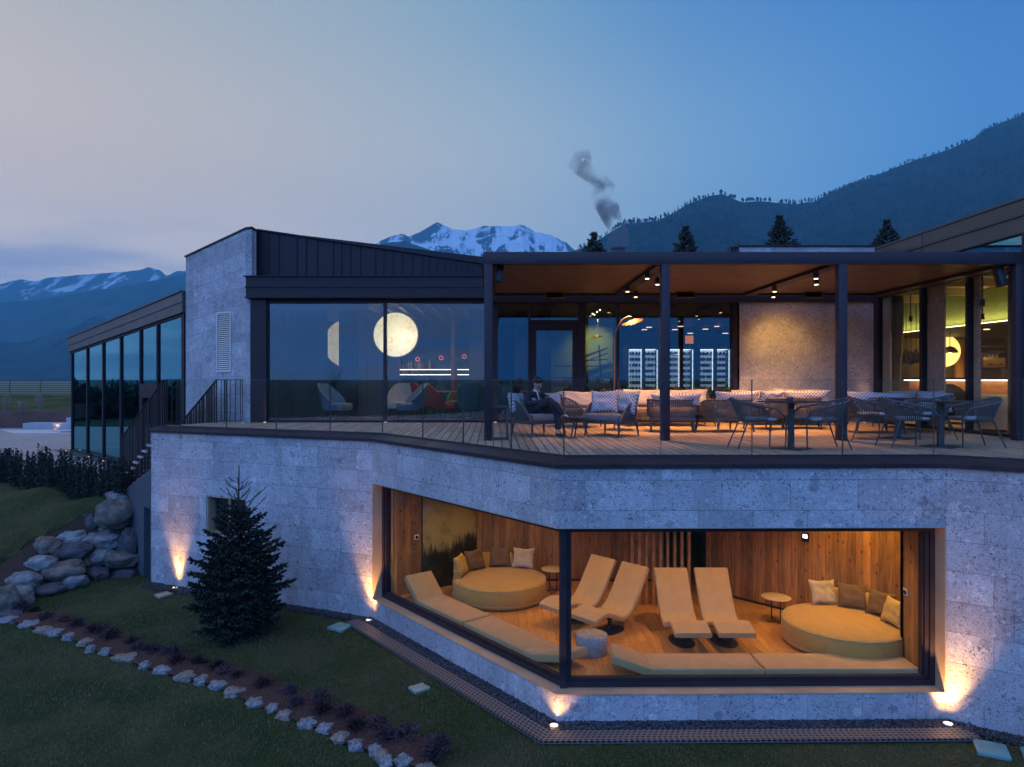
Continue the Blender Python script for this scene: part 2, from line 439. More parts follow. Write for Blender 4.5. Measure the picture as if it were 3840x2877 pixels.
M['bed_fab'] = fabric('mustard_fabric', (.47, .285, .075))
M['seat_fab'] = fabric('taupe_fabric', (.19, .155, .15))
M['pad_fab'] = pm('pale_pad_fabric', (.36, .38, .40), .9, 0, .1, 5, .2, 250, .2)
M['rope'] = pm('grey_rope', (.105, .10, .10), .8, 0, .2, 8, .3, 200, .2)
M['alu'] = pm('charcoal_frame', (.055, .055, .06), .45, .3)
M['teak'] = pm('dark_teak', (.085, .06, .05), .55, 0, .2, 6)
# ================================================================== key plan points
PL = [(-7.98, 16.17), (-2.40, 13.75), (.875, 9.57), (6.29, 9.64), (10.6, 6.67)]
def offs(pts, d):
    """offset an open polyline to its left (into the house) with mitred corners"""
    P = [Vector(p) for p in pts]; out = []
    for i, p in enumerate(P):
        ns = []
        for a, b in ((i-1, i), (i, i+1)):
            if 0 <= a and b < len(P):
                t = (P[b]-P[a]).normalized(); ns.append(Vector((-t.y, t.x)))
        if len(ns) == 1: out.append(p+ns[0]*d)
        else:
            m = (ns[0]+ns[1]).normalized(); out.append(p+m*(d/m.dot(ns[0])))
    return [(q.x, q.y) for q in out]
def band(mb, pts, d0, d1, z0, z1, zb0=None, zb1=None):
    """solid strip between two offsets of a polyline; zb = heights at the second offset"""
    zb0 = z0 if zb0 is None else zb0; zb1 = z1 if zb1 is None else zb1
    a = offs(pts, d0); b = offs(pts, d1); n = len(pts); u = 0
    for i in range(n-1):
        l = (Vector(a[i+1])-Vector(a[i])).length
        A0, A1, B0, B1 = a[i], a[i+1], b[i], b[i+1]
        v = [(*A0, z0), (*A1, z0), (*A1, z1), (*A0, z1), (*B0, zb0), (*B1, zb0), (*B1, zb1), (*B0, zb1)]
        w = abs(d1-d0)
        mb.add(v, [(0, 1, 2, 3), (5, 4, 7, 6), (3, 2, 6, 7), (1, 0, 4, 5)],
               [[(u, z0), (u+l, z0), (u+l, z1), (u, z1)], [(u+l, z0), (u, z0), (u, z1), (u+l, z1)],
                [(u, 0), (u+l, 0), (u+l, w), (u, w)], [(u+l, 0), (u, 0), (u, w), (u+l, w)]])
        if i == 0: mb.add([v[4], v[0], v[3], v[7]], [(0, 1, 2, 3)], [[(0, z0), (w, z0), (w, z1), (0, z1)]])
        if i == n-2: mb.add([v[1], v[5], v[6], v[2]], [(0, 1, 2, 3)], [[(0, z0), (w, z0), (w, z1), (0, z1)]])
        u += l
    return mb
def wall(mb, p0, p1, z0, z1, th=.3, holes=(), u0=0, ztop1=None):
    """wall with rectangular holes (s0,s1,a,b); thickness to the left of p0->p1; sloping top when ztop1 given"""
    p0 = Vector(p0); p1 = Vector(p1); t = (p1-p0); l = t.length; t.normalize(); nrm = Vector((-t.y, t.x))
    ss = sorted({0, l, *[h[0] for h in holes], *[h[1] for h in holes]})
    zs = sorted({z0, z1, *[h[2] for h in holes], *[h[3] for h in holes]})
    def pt(s, z, d):
        if ztop1 is not None and abs(z-z1) < 1e-6: z = z1+(ztop1-z1)*s/l
        q = p0+t*s+nrm*d; return (q.x, q.y, z)
    def inh(s, z): return any(h[0] < s < h[1] and h[2] < z < h[3] for h in holes)
    for i in range(len(ss)-1):
        for j in range(len(zs)-1):
            a, b, c, d = ss[i], ss[i+1], zs[j], zs[j+1]
            if inh((a+b)/2, (c+d)/2): continue
            uv = [(u0+a, c), (u0+b, c), (u0+b, d), (u0+a, d)]
            mb.quad(pt(a, c, 0), pt(b, c, 0), pt(b, d, 0), pt(a, d, 0), uv)
            mb.quad(pt(b, c, th), pt(a, c, th), pt(a, d, th), pt(b, d, th), [uv[1], uv[0], uv[3], uv[2]])
    def side(a, b, c, d):  # quad between front/back along an edge from (a,b) to (c,d)
        w = th; ln = math.hypot(c-a, d-b)
        mb.quad(pt(a, b, 0), pt(a, b, th), pt(c, d, th), pt(c, d, 0), [(0, 0), (w, 0), (w, ln), (0, ln)])
    side(0, z0, 0, z1); side(l, z1, l, z0); side(0, z1, l, z1); side(l, z0, 0, z0)
    for h in holes:
        side(h[0], h[3], h[0], h[2]); side(h[1], h[2], h[1], h[3]); side(h[0], h[2], h[1], h[2]); side(h[1], h[3], h[0], h[3])
    return mb
def lerp(a, b, t): return a+(b-a)*t
def inpoly(x, y, poly):
    c = False; n = len(poly)
    for i in range(n):
        x1, y1 = poly[i]; x2, y2 = poly[(i+1) % n]
        if (y1 > y) != (y2 > y) and x < (x2-x1)*(y-y1)/(y2-y1)+x1: c = not c
    return c

# ================================================================== the ground
RT = [(-9.35, 17.55, 1.85), (-9.65, 17.5, 1.75), (-10.15, 17.3, 1.38), (-10.5, 17.0, 1.12), (-10.85, 16.5, .98), (-10.98, 15.9, .74), (-11.05, 15.2, .50), (-10.95, 14.5, .26), (-11.2, 13.6, .06), (-12.6, 12.6, .0)]
HILL = [(p[0], p[1]) for p in RT]+[(-30, 6), (-90, 6), (-90, 120), (-20, 120), (-8., 30), (-9.3, 18.)]
HC = RT+[(-20, 10, 0), (-16, 12.5, .25), (-14, 15, .72), (-12, 17, 1.28), (-9.8, 17.95, 1.86), (-12, 18.6, 1.88), (-14, 19.6, 1.9), (-18, 21, 1.9), (-20, 16, .9), (-10, 20, 1.9), (-30, 26, 1.9), (-14, 24, 1.9), (-30, 14, .3), (-40, 35, 1.9), (-12, 15.4, .75), (-11.4, 16.6, 1.15), (-11, 17.6, 1.6), (-10.4, 17.8, 1.72)]
def hz(x, y):
    if not (x < -8.0 and y > 5) or not inpoly(x, y, HILL): return 0.0
    s = w = 0
    for a, b, c in HC:
        q = 1/((x-a)**2+(y-b)**2+.02)**1.6; s += q*c; w += q
    return s/w
def terr(x, y):
    h = hz(x, y)
    return h+.03*mnoise.noise(Vector((x*.35, y*.35, 0)))*(1 if y < 24 else 0)-.015
def axis_vals(lo, hi, st, far):
    v = []; a = lo
    while a <= hi: v.append(a); a += st
    g = st
    while v[-1] < far: g *= 1.35; v.append(v[-1]+g)
    g = st
    while v[0] > -far: g *= 1.35; v.insert(0, v[0]-g)
    return v
xs = axis_vals(-24, 14, .2, 14000); ys = axis_vals(0, 22, .2, 14000)
mb = MB(); mb.grid([[Vector((x, y, terr(x, y))) for x in xs] for y in ys])
m, t, b = newmat('lawn'); b.inputs['Roughness'].default_value = .95; b.inputs['Specular IOR Level'].default_value = .15
v = coord(t)
f1 = noi(t, v, .55, 4, .6); f2 = noi(t, v, 9, 5, .7); f3 = noi(t, v, 55, 3, .6)
c = mixc(t, mrange(t, f1, .40, .60), c4((.034, .060, .015)), c4((.078, .086, .034)))
c = mixc(t, mrange(t, f2, .45, .75, 0, .6), c, c4((.095, .088, .056)))
c = mixc(t, 1.0, c, mixc(t, mrange(t, f3, .3, .7), c4((.45, .45, .45)), c4((1.6, 1.6, 1.6))), 'MULTIPLY')
t.links.new(c, b.inputs['Base Color']); bump(t, b, mth(t, 'ADD', f3, mth(t, 'MULTIPLY', f2, 2.)), 1.0, .05)
M['lawn'] = m
struct('lawn', mb, m, smooth=True)

# grass blades over the near lawn
def grass(name, n, area, excl, hmin, hmax, mat, seed=1):
    rd = random.Random(seed); mb = MB(); k = 0
    while k < n:
        x = rd.uniform(area[0], area[1]); y = rd.uniform(area[2], area[3])
        if excl(x, y): continue
        k += 1; z = terr(x, y)-.004; a = rd.uniform(0, 6.28); h = rd.uniform(hmin, hmax)*(.6+.8*max(0, mnoise.noise(Vector((x*.8, y*.8, 3)))+.5)); w = rd.uniform(.004, .009)
        dx, dy = math.cos(a)*w, math.sin(a)*w; lx, ly = rd.uniform(-.5, .5)*h, rd.uniform(-.5, .5)*h
        o = len(mb.v)
        mb.v += [Vector((x-dx, y-dy, z)), Vector((x+dx, y+dy, z)), Vector((x+lx, y+ly, z+h))]; mb.f.append([o, o+1, o+2]); mb.uv.append(None)
    return mb
m, t, b = newmat('grass_blades'); b.inputs['Roughness'].default_value = .8
f1 = noi(t, coord(t), .9, 3, .6); f2 = noi(t, coord(t), 30, 2, .5)
c = mixc(t, mrange(t, f1, .35, .68), c4((.046, .078, .019)), c4((.110, .108, .045)))
c = mixc(t, mrange(t, f2, .52, .66, 0, .8), c, c4((.16, .15, .10)))
t.links.new(c, b.inputs['Base Color']); M['blade'] = m

# ================================================================== hotel: lower storey
H = thing('hotel_building', 'two level stone and glass hotel with a lit lounge below and glazed bar above', 'building', (2, 17, 0))
mb = MB()
LAl = (Vector(PL[1])-Vector(PL[0])).length
def sLA(dx):   # distance along wall L-A for a picture column
    mm = (dx-1066)/1498; a = Vector(PL[0]); d = (Vector(PL[1])-a).normalized()
    return (mm*a.y-a.x)/(d.x-mm*d.y)
s0, s1 = sLA(446), sLA(531)
wall(mb, PL[0], PL[1], -.4, 3.53, .35, [(s0, s1, 1.32, 2.16)])
part(H, 'stone_wall', mb, M['stone'], True)
mb = MB(); pa = Vector(PL[0]); da = (Vector(PL[1])-pa).normalized(); na = Vector((-da.y, da.x))
def onLA(s, d, z): q = pa+da*s+na*d; return (q.x, q.y, z)
# recessed small window
mb.quad(onLA(s0-.05, .30, 1.2), onLA(s1+.05, .30, 1.2), onLA(s1+.05, .30, 2.3), onLA(s0-.05, .30, 2.3))
win = part(H, 'window', mb, M['black'], True)
mb = MB()
for (a0, a1, z0, z1) in ((s0, s0+.03, 1.32, 2.16), (s1-.03, s1, 1.32, 2.16), (s0, s1, 1.32, 1.35), (s0, s1, 2.13, 2.16), (lerp(s0, s1, .42)-.03, lerp(s0, s1, .42)+.03, 1.35, 2.13)):
    c = [onLA(a0, .02 if a1-a0 < .04 or z1-z0 < .04 else .2, z0), onLA(a1, .02 if a1-a0 < .04 or z1-z0 < .04 else .2, z0), onLA(a1, .26, z0), onLA(a0, .26, z0)]
    mb.prism([p[:2] for p in c], z0, z1)
part(win, 'window_frame', mb, M['tan'], True)
q = MB(); q.quad(onLA(s0, .22, 1.32), onLA(s1, .22, 1.32), onLA(s1, .22, 2.16), onLA(s0, .22, 2.16)); part(win, 'pane', q, M['glass'], True)

ABC = PL[1:4]
mb = MB(); band(mb, ABC, 0, .35, -.4, .395); part(H, 'stone_wall', mb, M['stone'], True)
mb = MB(); band(mb, ABC, 0, .45, 2.70, 3.53); part(H, 'stone_wall', mb, M['stone'], True)
mb = MB(); wall(mb, PL[3], PL[4], -.4, 3.53, .4); part(H, 'stone_wall', mb, M['stone'], True)
# sloping metal coping along the deck edge
GL = offs(PL, .26)
mb = MB(); band(mb, PL, -.055, .27, 3.53, 3.585, 3.53, DK-.005); part(H, 'coping', mb, M['metal'], True)
# tan reveal of the corner window
mb = MB()
band(mb, ABC, -.012, .24, .395, .41); band(mb, ABC, -.006, .24, 2.690, 2.699)
for i, sg in ((0, 1), (2, -1)):
    o = Vector(ABC[i]); d = ((Vector(ABC[1])-o)).normalized(); n = Vector((-d.y, d.x))*(1 if i == 0 else -1)
    c = [o-n*.008, o+d*.02-n*.008, o+d*.02+n*.24, o+n*.24]
    mb.prism([tuple(p) for p in c], .411, 2.689)
part(H, 'window_reveal', mb, M['tan'], True)
# frames of the corner window
W = MB()
F1 = offs(ABC, .20); o0 = Vector(F1[0])+(Vector(F1[1])-Vector(F1[0])).normalized()*.02; o2 = Vector(F1[2])-(Vector(F1[2])-Vector(F1[1])).normalized()*.02
FP = [tuple(o0), F1[1], tuple(o2)]
band(W, FP, 0, .14, .411, .49); band(W, FP, .03, .11, .49, .535); band(W, FP, 0, .14, 2.60, 2.689)
for i, w in ((0, .2), (2, .2)):
    o = Vector(FP[i]); d = (Vector(FP[1])-o).normalized(); n = Vector((-d.y, d.x))*(1 if i == 0 else -1)
    for (a, bb_, d0, d1) in ((0, .07, 0, .14), (.07, .13, .03, .11), (.13, .155, .06, .14)):
        W.prism([tuple(o+d*a+n*d0), tuple(o+d*bb_+n*d0), tuple(o+d*bb_+n*d1), tuple(o+d*a+n*d1)], .49, 2.60)
cp = Vector(FP[1])
W.prism([(cp.x-.035, cp.y-.03), (cp.x+.055, cp.y-.03), (cp.x+.055, cp.y+.12), (cp.x-.035, cp.y+.12)], .411, 2.689)
W.prism([(cp.x+.06, cp.y+.04), (cp.x+.13, cp.y+.04), (cp.x+.13, cp.y+.17), (cp.x+.06, cp.y+.17)], .49, 2.60)
part(H, 'window_frame', W, M['metal'], True)
for i in (0, 1):
    mb = MB(); a, b_ = offs(FP, .07)[i], offs(FP, .07)[i+1]; t_ = (Vector(b_)-Vector(a)).normalized()*.05
    mb.prism([(a[0]+t_.x, a[1]+t_.y), (b_[0]-t_.x, b_[1]-t_.y), (b_[0]-t_.x-t_.y*.014, b_[1]-t_.y+t_.x*.014), (a[0]+t_.x-t_.y*.014, a[1]+t_.y+t_.x*.014)], .52, 2.61)
    part(H, 'pane', mb, M['lowglass'], True)

# ---- lounge room
FL = .45
AI, BI, CI = offs(ABC, .33)
rp = [(-2.1, 13.72), BI, (6.45, 9.97), (6.45, 10.57), (7.57, 10.57), (4.33, 14.13), (5.3, 18.2), (3.0, 18.4), (3.64, 14.8), (-.36, 14.9), (-1.9, 14.35)]
mb = MB(); mb.prism(offs([FP[0], FP[1], FP[2]], .13)+[(7.7, 10.4), (7.7, 10.7), (4.5, 14.3), (5.4, 18.3), (2.8, 18.3), (3.5, 15), (-.5, 15.1), (-2.3, 14.3)], .05, FL)
part(H, 'floor', mb, M['pinefloor'], True)
mb = MB(); mb.prism(offs([FP[0], FP[1], FP[2]], .1)+[(7.7, 10.4), (7.7, 10.7), (4.5, 14.3), (5.4, 18.3), (2.8, 18.3), (3.5, 15), (-.5, 15.1), (-2.3, 14.3)], 2.92, 3.1)
part(H, 'ceiling', mb, pm('warm_ceiling', (.55, .42, .28), .8), True)
def pwall(a, b, z0, z1, th=.08, mat='pine', name='wood_wall', u0=0): 
    mb = MB(); wall(mb, a, b, z0, z1, th, u0=u0); return part(H, name, mb, M[mat], True)
J1, J2, J3 = (-1.98, 13.70), (-1.47, 14.10), (-.36, 14.88)
pwall(J2, J3, FL, 2.92, mat='dark', name='niche_wall')
pwall(J1, J2, FL, 2.92, u0=1.1)
pwall(J3, (3.64, 14.8), FL, 2.92, u0=3)
pwall((4.33, 14.13), (7.57, 10.57), FL, 2.92, u0=8)
pwall((7.57, 10.57), (6.2, 10.57), FL, 2.92, u0=13)
pwall((6.2, 10.57), (6.2, 9.92), FL, 2.92, u0=15.02)
mb = MB(); wall(mb, (3.64, 14.9), (3.1, 18.2), FL, 2.92, .05); wall(mb, (3.1, 18.2), (5.3, 18.2), FL, 2.92, .05); wall(mb, (5.3, 18.2), (4.4, 14.2), FL, 2.92, .05)
part(H, 'passage_wall', mb, M['dark'], True)
mb = MB(); 
mb.bar((-.30, 14.86, FL+.02), (3.6, 14.78, FL+.02), .02, .04); mb.bar((4.36, 14.08, FL+.02), (7.5, 10.63, FL+.02), .02, .04)
part(H, 'skirting', mb, M['black'], True)
# forest mural on the niche wall
m, t, b = newmat('forest_mural'); b.inputs['Roughness'].default_value = .6
uv = t.nodes.new('ShaderNodeTexCoord'); sp_ = t.nodes.new('ShaderNodeSeparateXYZ'); t.links.new(uv.outputs['UV'], sp_.inputs[0])
cx = t.nodes.new('ShaderNodeCombineXYZ'); t.links.new(mth(t, 'MULTIPLY', sp_.outputs[0], 9), cx.inputs[0]); t.links.new(mth(t, 'MULTIPLY', sp_.outputs[1], 1.2), cx.inputs[1])
tl = mth(t, 'ADD', mth(t, 'MULTIPLY', noi(t, cx.outputs[0], 1.7, 5, .7), .75), mth(t, 'MULTIPLY', noi(t, uv.outputs['UV'], 2.2, 3), .35))
lvl = mth(t, 'SUBTRACT', mth(t, 'ADD', sp_.outputs[1], mth(t, 'MULTIPLY', sp_.outputs[0], -.12)), tl)
c = mixc(t, mrange(t, lvl, -.05, .16), c4((.015, .016, .010)), c4((.42, .33, .12)))
c = mixc(t, mrange(t, noi(t, uv.outputs['UV'], 3.5, 4), .45, .7, 0, .5), c, c4((.10, .085, .035)))
t.links.new(c, b.inputs['Base Color'])
mb = MB(); d = (Vector(J3)-Vector(J2)); n = Vector((d.y, -d.x)).normalized()*.02
a0 = Vector(J2)+d*.02+n; a1 = Vector(J2)+d*.985+n
vv = [(a0.x, a0.y, FL+.02), (a1.x, a1.y, FL+.02), (a1.x, a1.y, 2.9), (a0.x, a0.y, 2.9)]
vb = [(p[0]-n.x*.7, p[1]-n.y*.7, p[2]) for p in vv]
mb.add(vv+vb, [(0, 1, 2, 3), (5, 4, 7, 6), (0, 4, 5, 1), (3, 2, 6, 7), (0, 3, 7, 4), (1, 5, 6, 2)], [[(0, 0), (1, 0), (1, 1.9), (0, 1.9)]]+[[(0, 0)]*4]*5)
solo('mural', mb, m, 'dark misty forest mural on the niche wall at the left end of the lounge', 'mural')

# slat screen
sc = thing('slat_screen', 'row of nine upright timber slats in front of the dark passage in the lounge', 'screen', (3.2, 13.3, FL))
for k in range(9):
    mb = MB(); x = 2.66+k*.1325; mb.bb(x-.024, x+.024, 13.26-k*.012, 13.34-k*.012, FL, 2.92); part(sc, 'slat', mb, M['pine'] if False else M.setdefault('slatwood', pm('slat_wood', (.50, .25, .10), .5, 0, .3, 5)), True)
# thermostats & panel
def wall_device(cx, cy, cz, nx, ny, w, h, face, inner, lab, cat, round_=True, name='thermostat'):
    o = thing(name, lab, cat, (cx, cy, cz-h/2)); n = Vector((nx, ny, 0)).normalized(); s = Vector((-n.y, n.x, 0))
    c = Vector((cx, cy, cz)); M4 = Matrix((s, n, Vector((0, 0, 1)))).transposed().to_4x4()
    mb = MB(); mb.box(c+n*.008, (w, .016, h), M=M4); part(o, 'cover', mb, face, True, bev=.003)
    mb = MB()
    if round_:
        R3 = M4.to_3x3(); vs = []; k = 16
        for yy in (.016, .024):
            for i in range(k): a = 2*math.pi*i/k; vs.append(c+R3 @ Vector((math.cos(a)*w*.34, yy, math.sin(a)*w*.34)))
        mb.add(vs, [tuple(range(k)), tuple(range(2*k-1, k-1, -1))]+[(i, (i+1) % k, k+(i+1) % k, k+i) for i in range(k)])
    else: mb.box(c+n*.018+Vector((0, 0, h*.12)), (w*.62, .006, h*.42), M=M4)
    part(o, 'dial' if round_ else 'screen', mb, inner, True)
white = pm('white_plastic', (.75, .74, .72), .4)
wall_device(-1.56, 14.03, 4.75-341*14.0/1498, .615, -.789, .10, .10, white, M['black'], 'white wall thermostat with round black dial on the left wood panel', 'thermostat')
wall_device(6.2, 10.42, 4.75-459*10.42/1498, -1, 0, .10, .10, white, M['black'], 'white wall thermostat with round black dial on the right wood panel', 'thermostat')
wall_device(5.69-.005, 12.64-.005, 4.75-348*12.1/1498-.06, -.74, -.673, .13, .16, M['black'], emis('panel_screen', (.9, .95, 1), 3.), 'black touch panel with lit white screen on the planked lounge wall', 'control panel', False, 'control_panel')

# lounge lamps in the ceiling
def spot(name, loc, to, e, col, size, blend=.5, r=.03, parent=None):
    l = bpy.data.lights.new(name, 'SPOT'); l.energy = e; l.color = col; l.spot_size = R(size); l.spot_blend = blend; l.shadow_soft_size = r
    o = bpy.data.objects.new(name, l); COL.objects.link(o); o.location = loc
    o.rotation_euler = (Vector(to)-Vector(loc)).to_track_quat('-Z', 'Y').to_euler()
    return o
def area(name, loc, to, e, col, sx, sy=None):
    l = bpy.data.lights.new(name, 'AREA'); l.energy = e; l.color = col; l.size = sx
    if sy: l.shape = 'RECTANGLE'; l.size_y = sy
    else: l.shape = 'DISK'
    o = bpy.data.objects.new(name, l); COL.objects.link(o); o.location = loc
    o.rotation_euler = (Vector(to)-Vector(loc)).to_track_quat('-Z', 'Y').to_euler()
    return o
WARM = (1, .50, .15); WARM2 = (1, .62, .30)
KL = 2.75
for i, (x, y, e, cc) in enumerate([(-.2, 13.6, 26, (1, .56, .11)), (1.6, 12.3, 30, WARM), (1.2, 13.9, 14, WARM), (3.3, 11.3, 34, WARM), (2.2, 10.8, 14, WARM), (4.6, 11.9, 26, WARM), (5.9, 11.2, 34, (1, .55, .10)), (5.2, 10.4, 16, WARM), (.3, 11.9, 16, WARM), (-1.2, 13.2, 12, WARM)]):
    spot('downlight', (x, y, 2.90), (x, y, 0), e*KL, cc, 122, .9, .05)
spot('wall_light', (6.55, 11.15, 2.88), (6.7, 11.45, .4), 22*KL, (1, .56, .11), 110, .8, .04)
spot('wall_light', (5.9, 11.9, 2.88), (6.1, 12.1, .4), 20*KL, (1, .55, .12), 110, .8, .04)

# ================================================================== deck
mb = MB()
dpoly = [(-7.72, 16.32), GL[1], GL[2], GL[3], GL[4], (11.5, 8.0), (11.5, 17.45), (-6.2, 17.45), (-6.98, 17.52)]
dpoly = [(p[0], p[1]) for p in dpoly]
mb.prism(dpoly, DK-.12, DK)
struct('terrace_deck', mb, M['deck'])
mb = MB(); mb.bb(-6.1, 9.6, 17.46, 17.62, DK-.1, DK-.02)
M['gravel'] = None
def gravel_mat():
    m, t, b = newmat('dark_gravel'); b.inputs['Roughness'].default_value = .6
    v = coord(t); vd = vor(t, v, 26); vc = vor(t, v, 26, 'Color'); sx = t.nodes.new('ShaderNodeSeparateColor'); t.links.new(vc, sx.inputs[0])
    c = mixc(t, sx.outputs[0], c4((.018, .02, .024)), c4((.085, .09, .105)))
    t.links.new(mixc(t, mrange(t, vd, .3, .6), c, c4((.006, .006, .008))), b.inputs['Base Color'])
    bump(t, b, mth(t, 'SUBTRACT', 1, vd), 1., .03); return m
M['gravel'] = gravel_mat()
struct('gravel_bed', mb, M['gravel'])

# glass balustrade
bal = thing('glass_balustrade', 'frameless clear glass balustrade running along the edge of the upper deck', 'balustrade', (0, 12, DK))
def glpt(dx):     # point on the glass line for a picture column
    mm = (dx-1066)/1498
    g = [(-7.25, 16.05)]+[tuple(p) for p in GL[1:]]
    for i in range(len(g)-1):
        a = Vector(g[i]); d = Vector(g[i+1])-a; den = d.x-mm*d.y
        if abs(den) < 1e-9: continue
        s = (mm*a.y-a.x)/den
        if -1e-6 <= s <= 1.0001: return a+d*s
    return Vector(g[-1])
js = [391, 489, 597, 713, 840.5, 913.5, 1001, 1104.5, 1227.5, 1427, 1624, 1820, 2017, 2212, 2400]
pts = [glpt(j) for j in js]; pts[0] = Vector((-7.25, 16.05)); pts[4] = Vector(GL[1]); pts[8] = Vector(GL[2])
pts[13] = glpt(2180) if False else pts[13]
for i in range(len(pts)-1):
    a, b_ = pts[i], pts[i+1]
    if (b_-a).length < .05: continue
    t_ = (b_-a).normalized(); n = Vector((-t_.y, t_.x)); a2 = a+t_*.006; b2 = b_-t_*.006
    mb = MB(); mb.prism([tuple(a2-n*.008), tuple(b2-n*.008), tuple(b2+n*.008), tuple(a2+n*.008)], DK-.02, CZ-.001)
    pn = part(bal, 'glass_panel', mb, M['balglass'], True)
    mb = MB()
    for q in (a2, b2): mb.box((q.x, q.y, (DK+CZ)/2), (.003, .017, CZ-DK-.004), rz=math.atan2(t_.y, t_.x))
    mb.bar((a2.x, a2.y, CZ+.001), (b2.x, b2.y, CZ+.001), .017, .003)
    part(pn, 'glass_edge', mb, M['gedge'], True)
mb = MB(); band(mb, [(-7.25, 16.05)]+[tuple(p) for p in GL[1:]], -.02, .02, DK-.03, DK+.012); part(bal, 'base_rail', mb, M['black'], True)

# ================================================================== hotel: upper storey
YG = 17.64
mb = MB()
PA, PB = (-8.43, 19.0), (-6.24, 17.50)
wall(mb, PA, PB, 1.9, CZ+3.35, .3, u0=.2, ztop1=CZ+3.80)
wall(mb, PB, (-6.10, 17.50), DK-.1, CZ+3.80, .3, u0=3.1)
part(H, 'stone_wall', mb, M['stone'], True)
mb = MB(); mb.add([(PA[0]-.03, PA[1]-.02, CZ+3.35), (PB[0], PB[1]-.04, CZ+3.80), (PB[0]+.16, PB[1]-.04, CZ+3.82), (PB[0]+.16, PB[1]+.6, CZ+3.82), (PA[0]+.3, PA[1]+.4, CZ+3.35),
                   (PA[0]-.03, PA[1]-.02, CZ+3.39), (PB[0], PB[1]-.04, CZ+3.84), (PB[0]+.16, PB[1]-.04, CZ+3.86), (PB[0]+.16, PB[1]+.6, CZ+3.86), (PA[0]+.3, PA[1]+.4, CZ+3.39)],
                  [(0, 1, 6, 5), (1, 2, 7, 6), (2, 3, 8, 7), (3, 4, 9, 8), (4, 0, 5, 9), (5, 6, 7, 8, 9), (4, 3, 2, 1, 0)])
part(H, 'flashing', mb, M['metal'], True)
# louvred vent on the tower
pa_ = Vector(PA); pd = (Vector(PB)-pa_).normalized(); pn_ = Vector((-pd.y, pd.x))
def onT(dx):
    mm = (dx-1066)/1498; return (mm*pa_.y-pa_.x)/(pd.x-mm*pd.y)
t0, t1 = onT(469.5), onT(500); yv = (pa_+pd*(t0+t1)/2).y
z1, z0 = Z(674, yv), Z(804, yv)
vt = MB(); 
def tp(s, d, z): q = pa_+pd*s+pn_*d; return (q.x, q.y, z)
for (a, bq, c, dq) in ((t0, t0+.03, z0, z1), (t1-.03, t1, z0, z1), (t0+.03, t1-.03, z0, z0+.03), (t0+.03, t1-.03, z1-.03, z1)):
    vt.prism([tp(a, -.03, 0)[:2], tp(bq, -.03, 0)[:2], tp(bq, .01, 0)[:2], tp(a, .01, 0)[:2]], c, dq)
vent = part(H, 'vent', vt, M['louv'], True)
vl = MB(); nv = 30
for k in range(nv):
    z = lerp(z0+.03, z1-.03, (k+.5)/nv); dz = (z1-z0-.06)/nv
    vl.add([tp(t0+.03, -.028, z-dz*.35), tp(t1-.03, -.028, z-dz*.35), tp(t1-.03, -.004, z+dz*.3), tp(t0+.03, -.004, z+dz*.3)], [(0, 1, 2, 3)])
part(vent, 'louvre', vl, M['louv'], True)
vb_ = MB(); vb_.add([tp(t0+.02, -.003, z0), tp(t1-.02, -.003, z0), tp(t1-.02, -.003, z1), tp(t0+.02, -.003, z1)], [(0, 1, 2, 3)]); part(vent, 'backing', vb_, M['black'], True)

# standing seam gable & roof
def seamz(x): return CZ+3.89-(x+6.2)*.149
mb = MB(); xr = 8.0
vs = [(-6.36, 18.0, 7.2), (xr, 18.0, 6.9), (xr, 18.0, max(6.95, seamz(xr))), (-6.36, 18.0, seamz(-6.36))]
back = [(x, y+6.5, z-.5) for x, y, z in vs]
mb.add(vs+back, [(0, 1, 2, 3), (3, 2, 6, 7), (5, 4, 7, 6), (0, 3, 7, 4), (1, 5, 6, 2)])
rf = part(H, 'roof', mb, M['seam'], True)
mb = MB()
sx_ = [548, 588, 660, 632, 713, 778, 810, 828, 867, 915, 937, 962, 990, 1010, 1030]
rd = random.Random(3); x = -6.05
for dx in (580, 602, 641, 661, 685, 719, 737, 756, 778, 810, 828, 848, 868, 890, 911, 926, 943, 960, 971, 984, 997, 1008, 1020, 1031, 1041, 1052):
    x = X(dx, 18.0); mb.bb(x-.012, x+.012, 17.965, 18.0, 7.25, seamz(x)-.02)
mb.bar((-6.12, 17.97, seamz(-6.12)+.01), (xr, 17.97, seamz(xr)+.01), .08, .035)
part(rf, 'seam', mb, M['seam'], True)
# fascia over the glazing
mb = MB(); zf0, zf1, zf2 = 6.79, 7.07, 7.34
mb.bb(-6.2, -.17, 17.36, 17.66, zf0, zf2)
for z, p in ((zf2, .05), (zf1, .025), (zf0+.02, .03)): mb.bb(-6.2-p, -.17, 17.36-p, 17.60, z-.012, z+.012)
mb.bb(-.17, 9.6, 17.45, 17.75, 6.70, 6.98)
mb.bb(-6.19, 0, 17.6, 18.05, 7.3, 7.335)
mb.bb(-2.93-.004, -2.93+.004, 17.355, 17.37, zf0+.02, zf2)
part(H, 'fascia', mb, M['metal'], True)
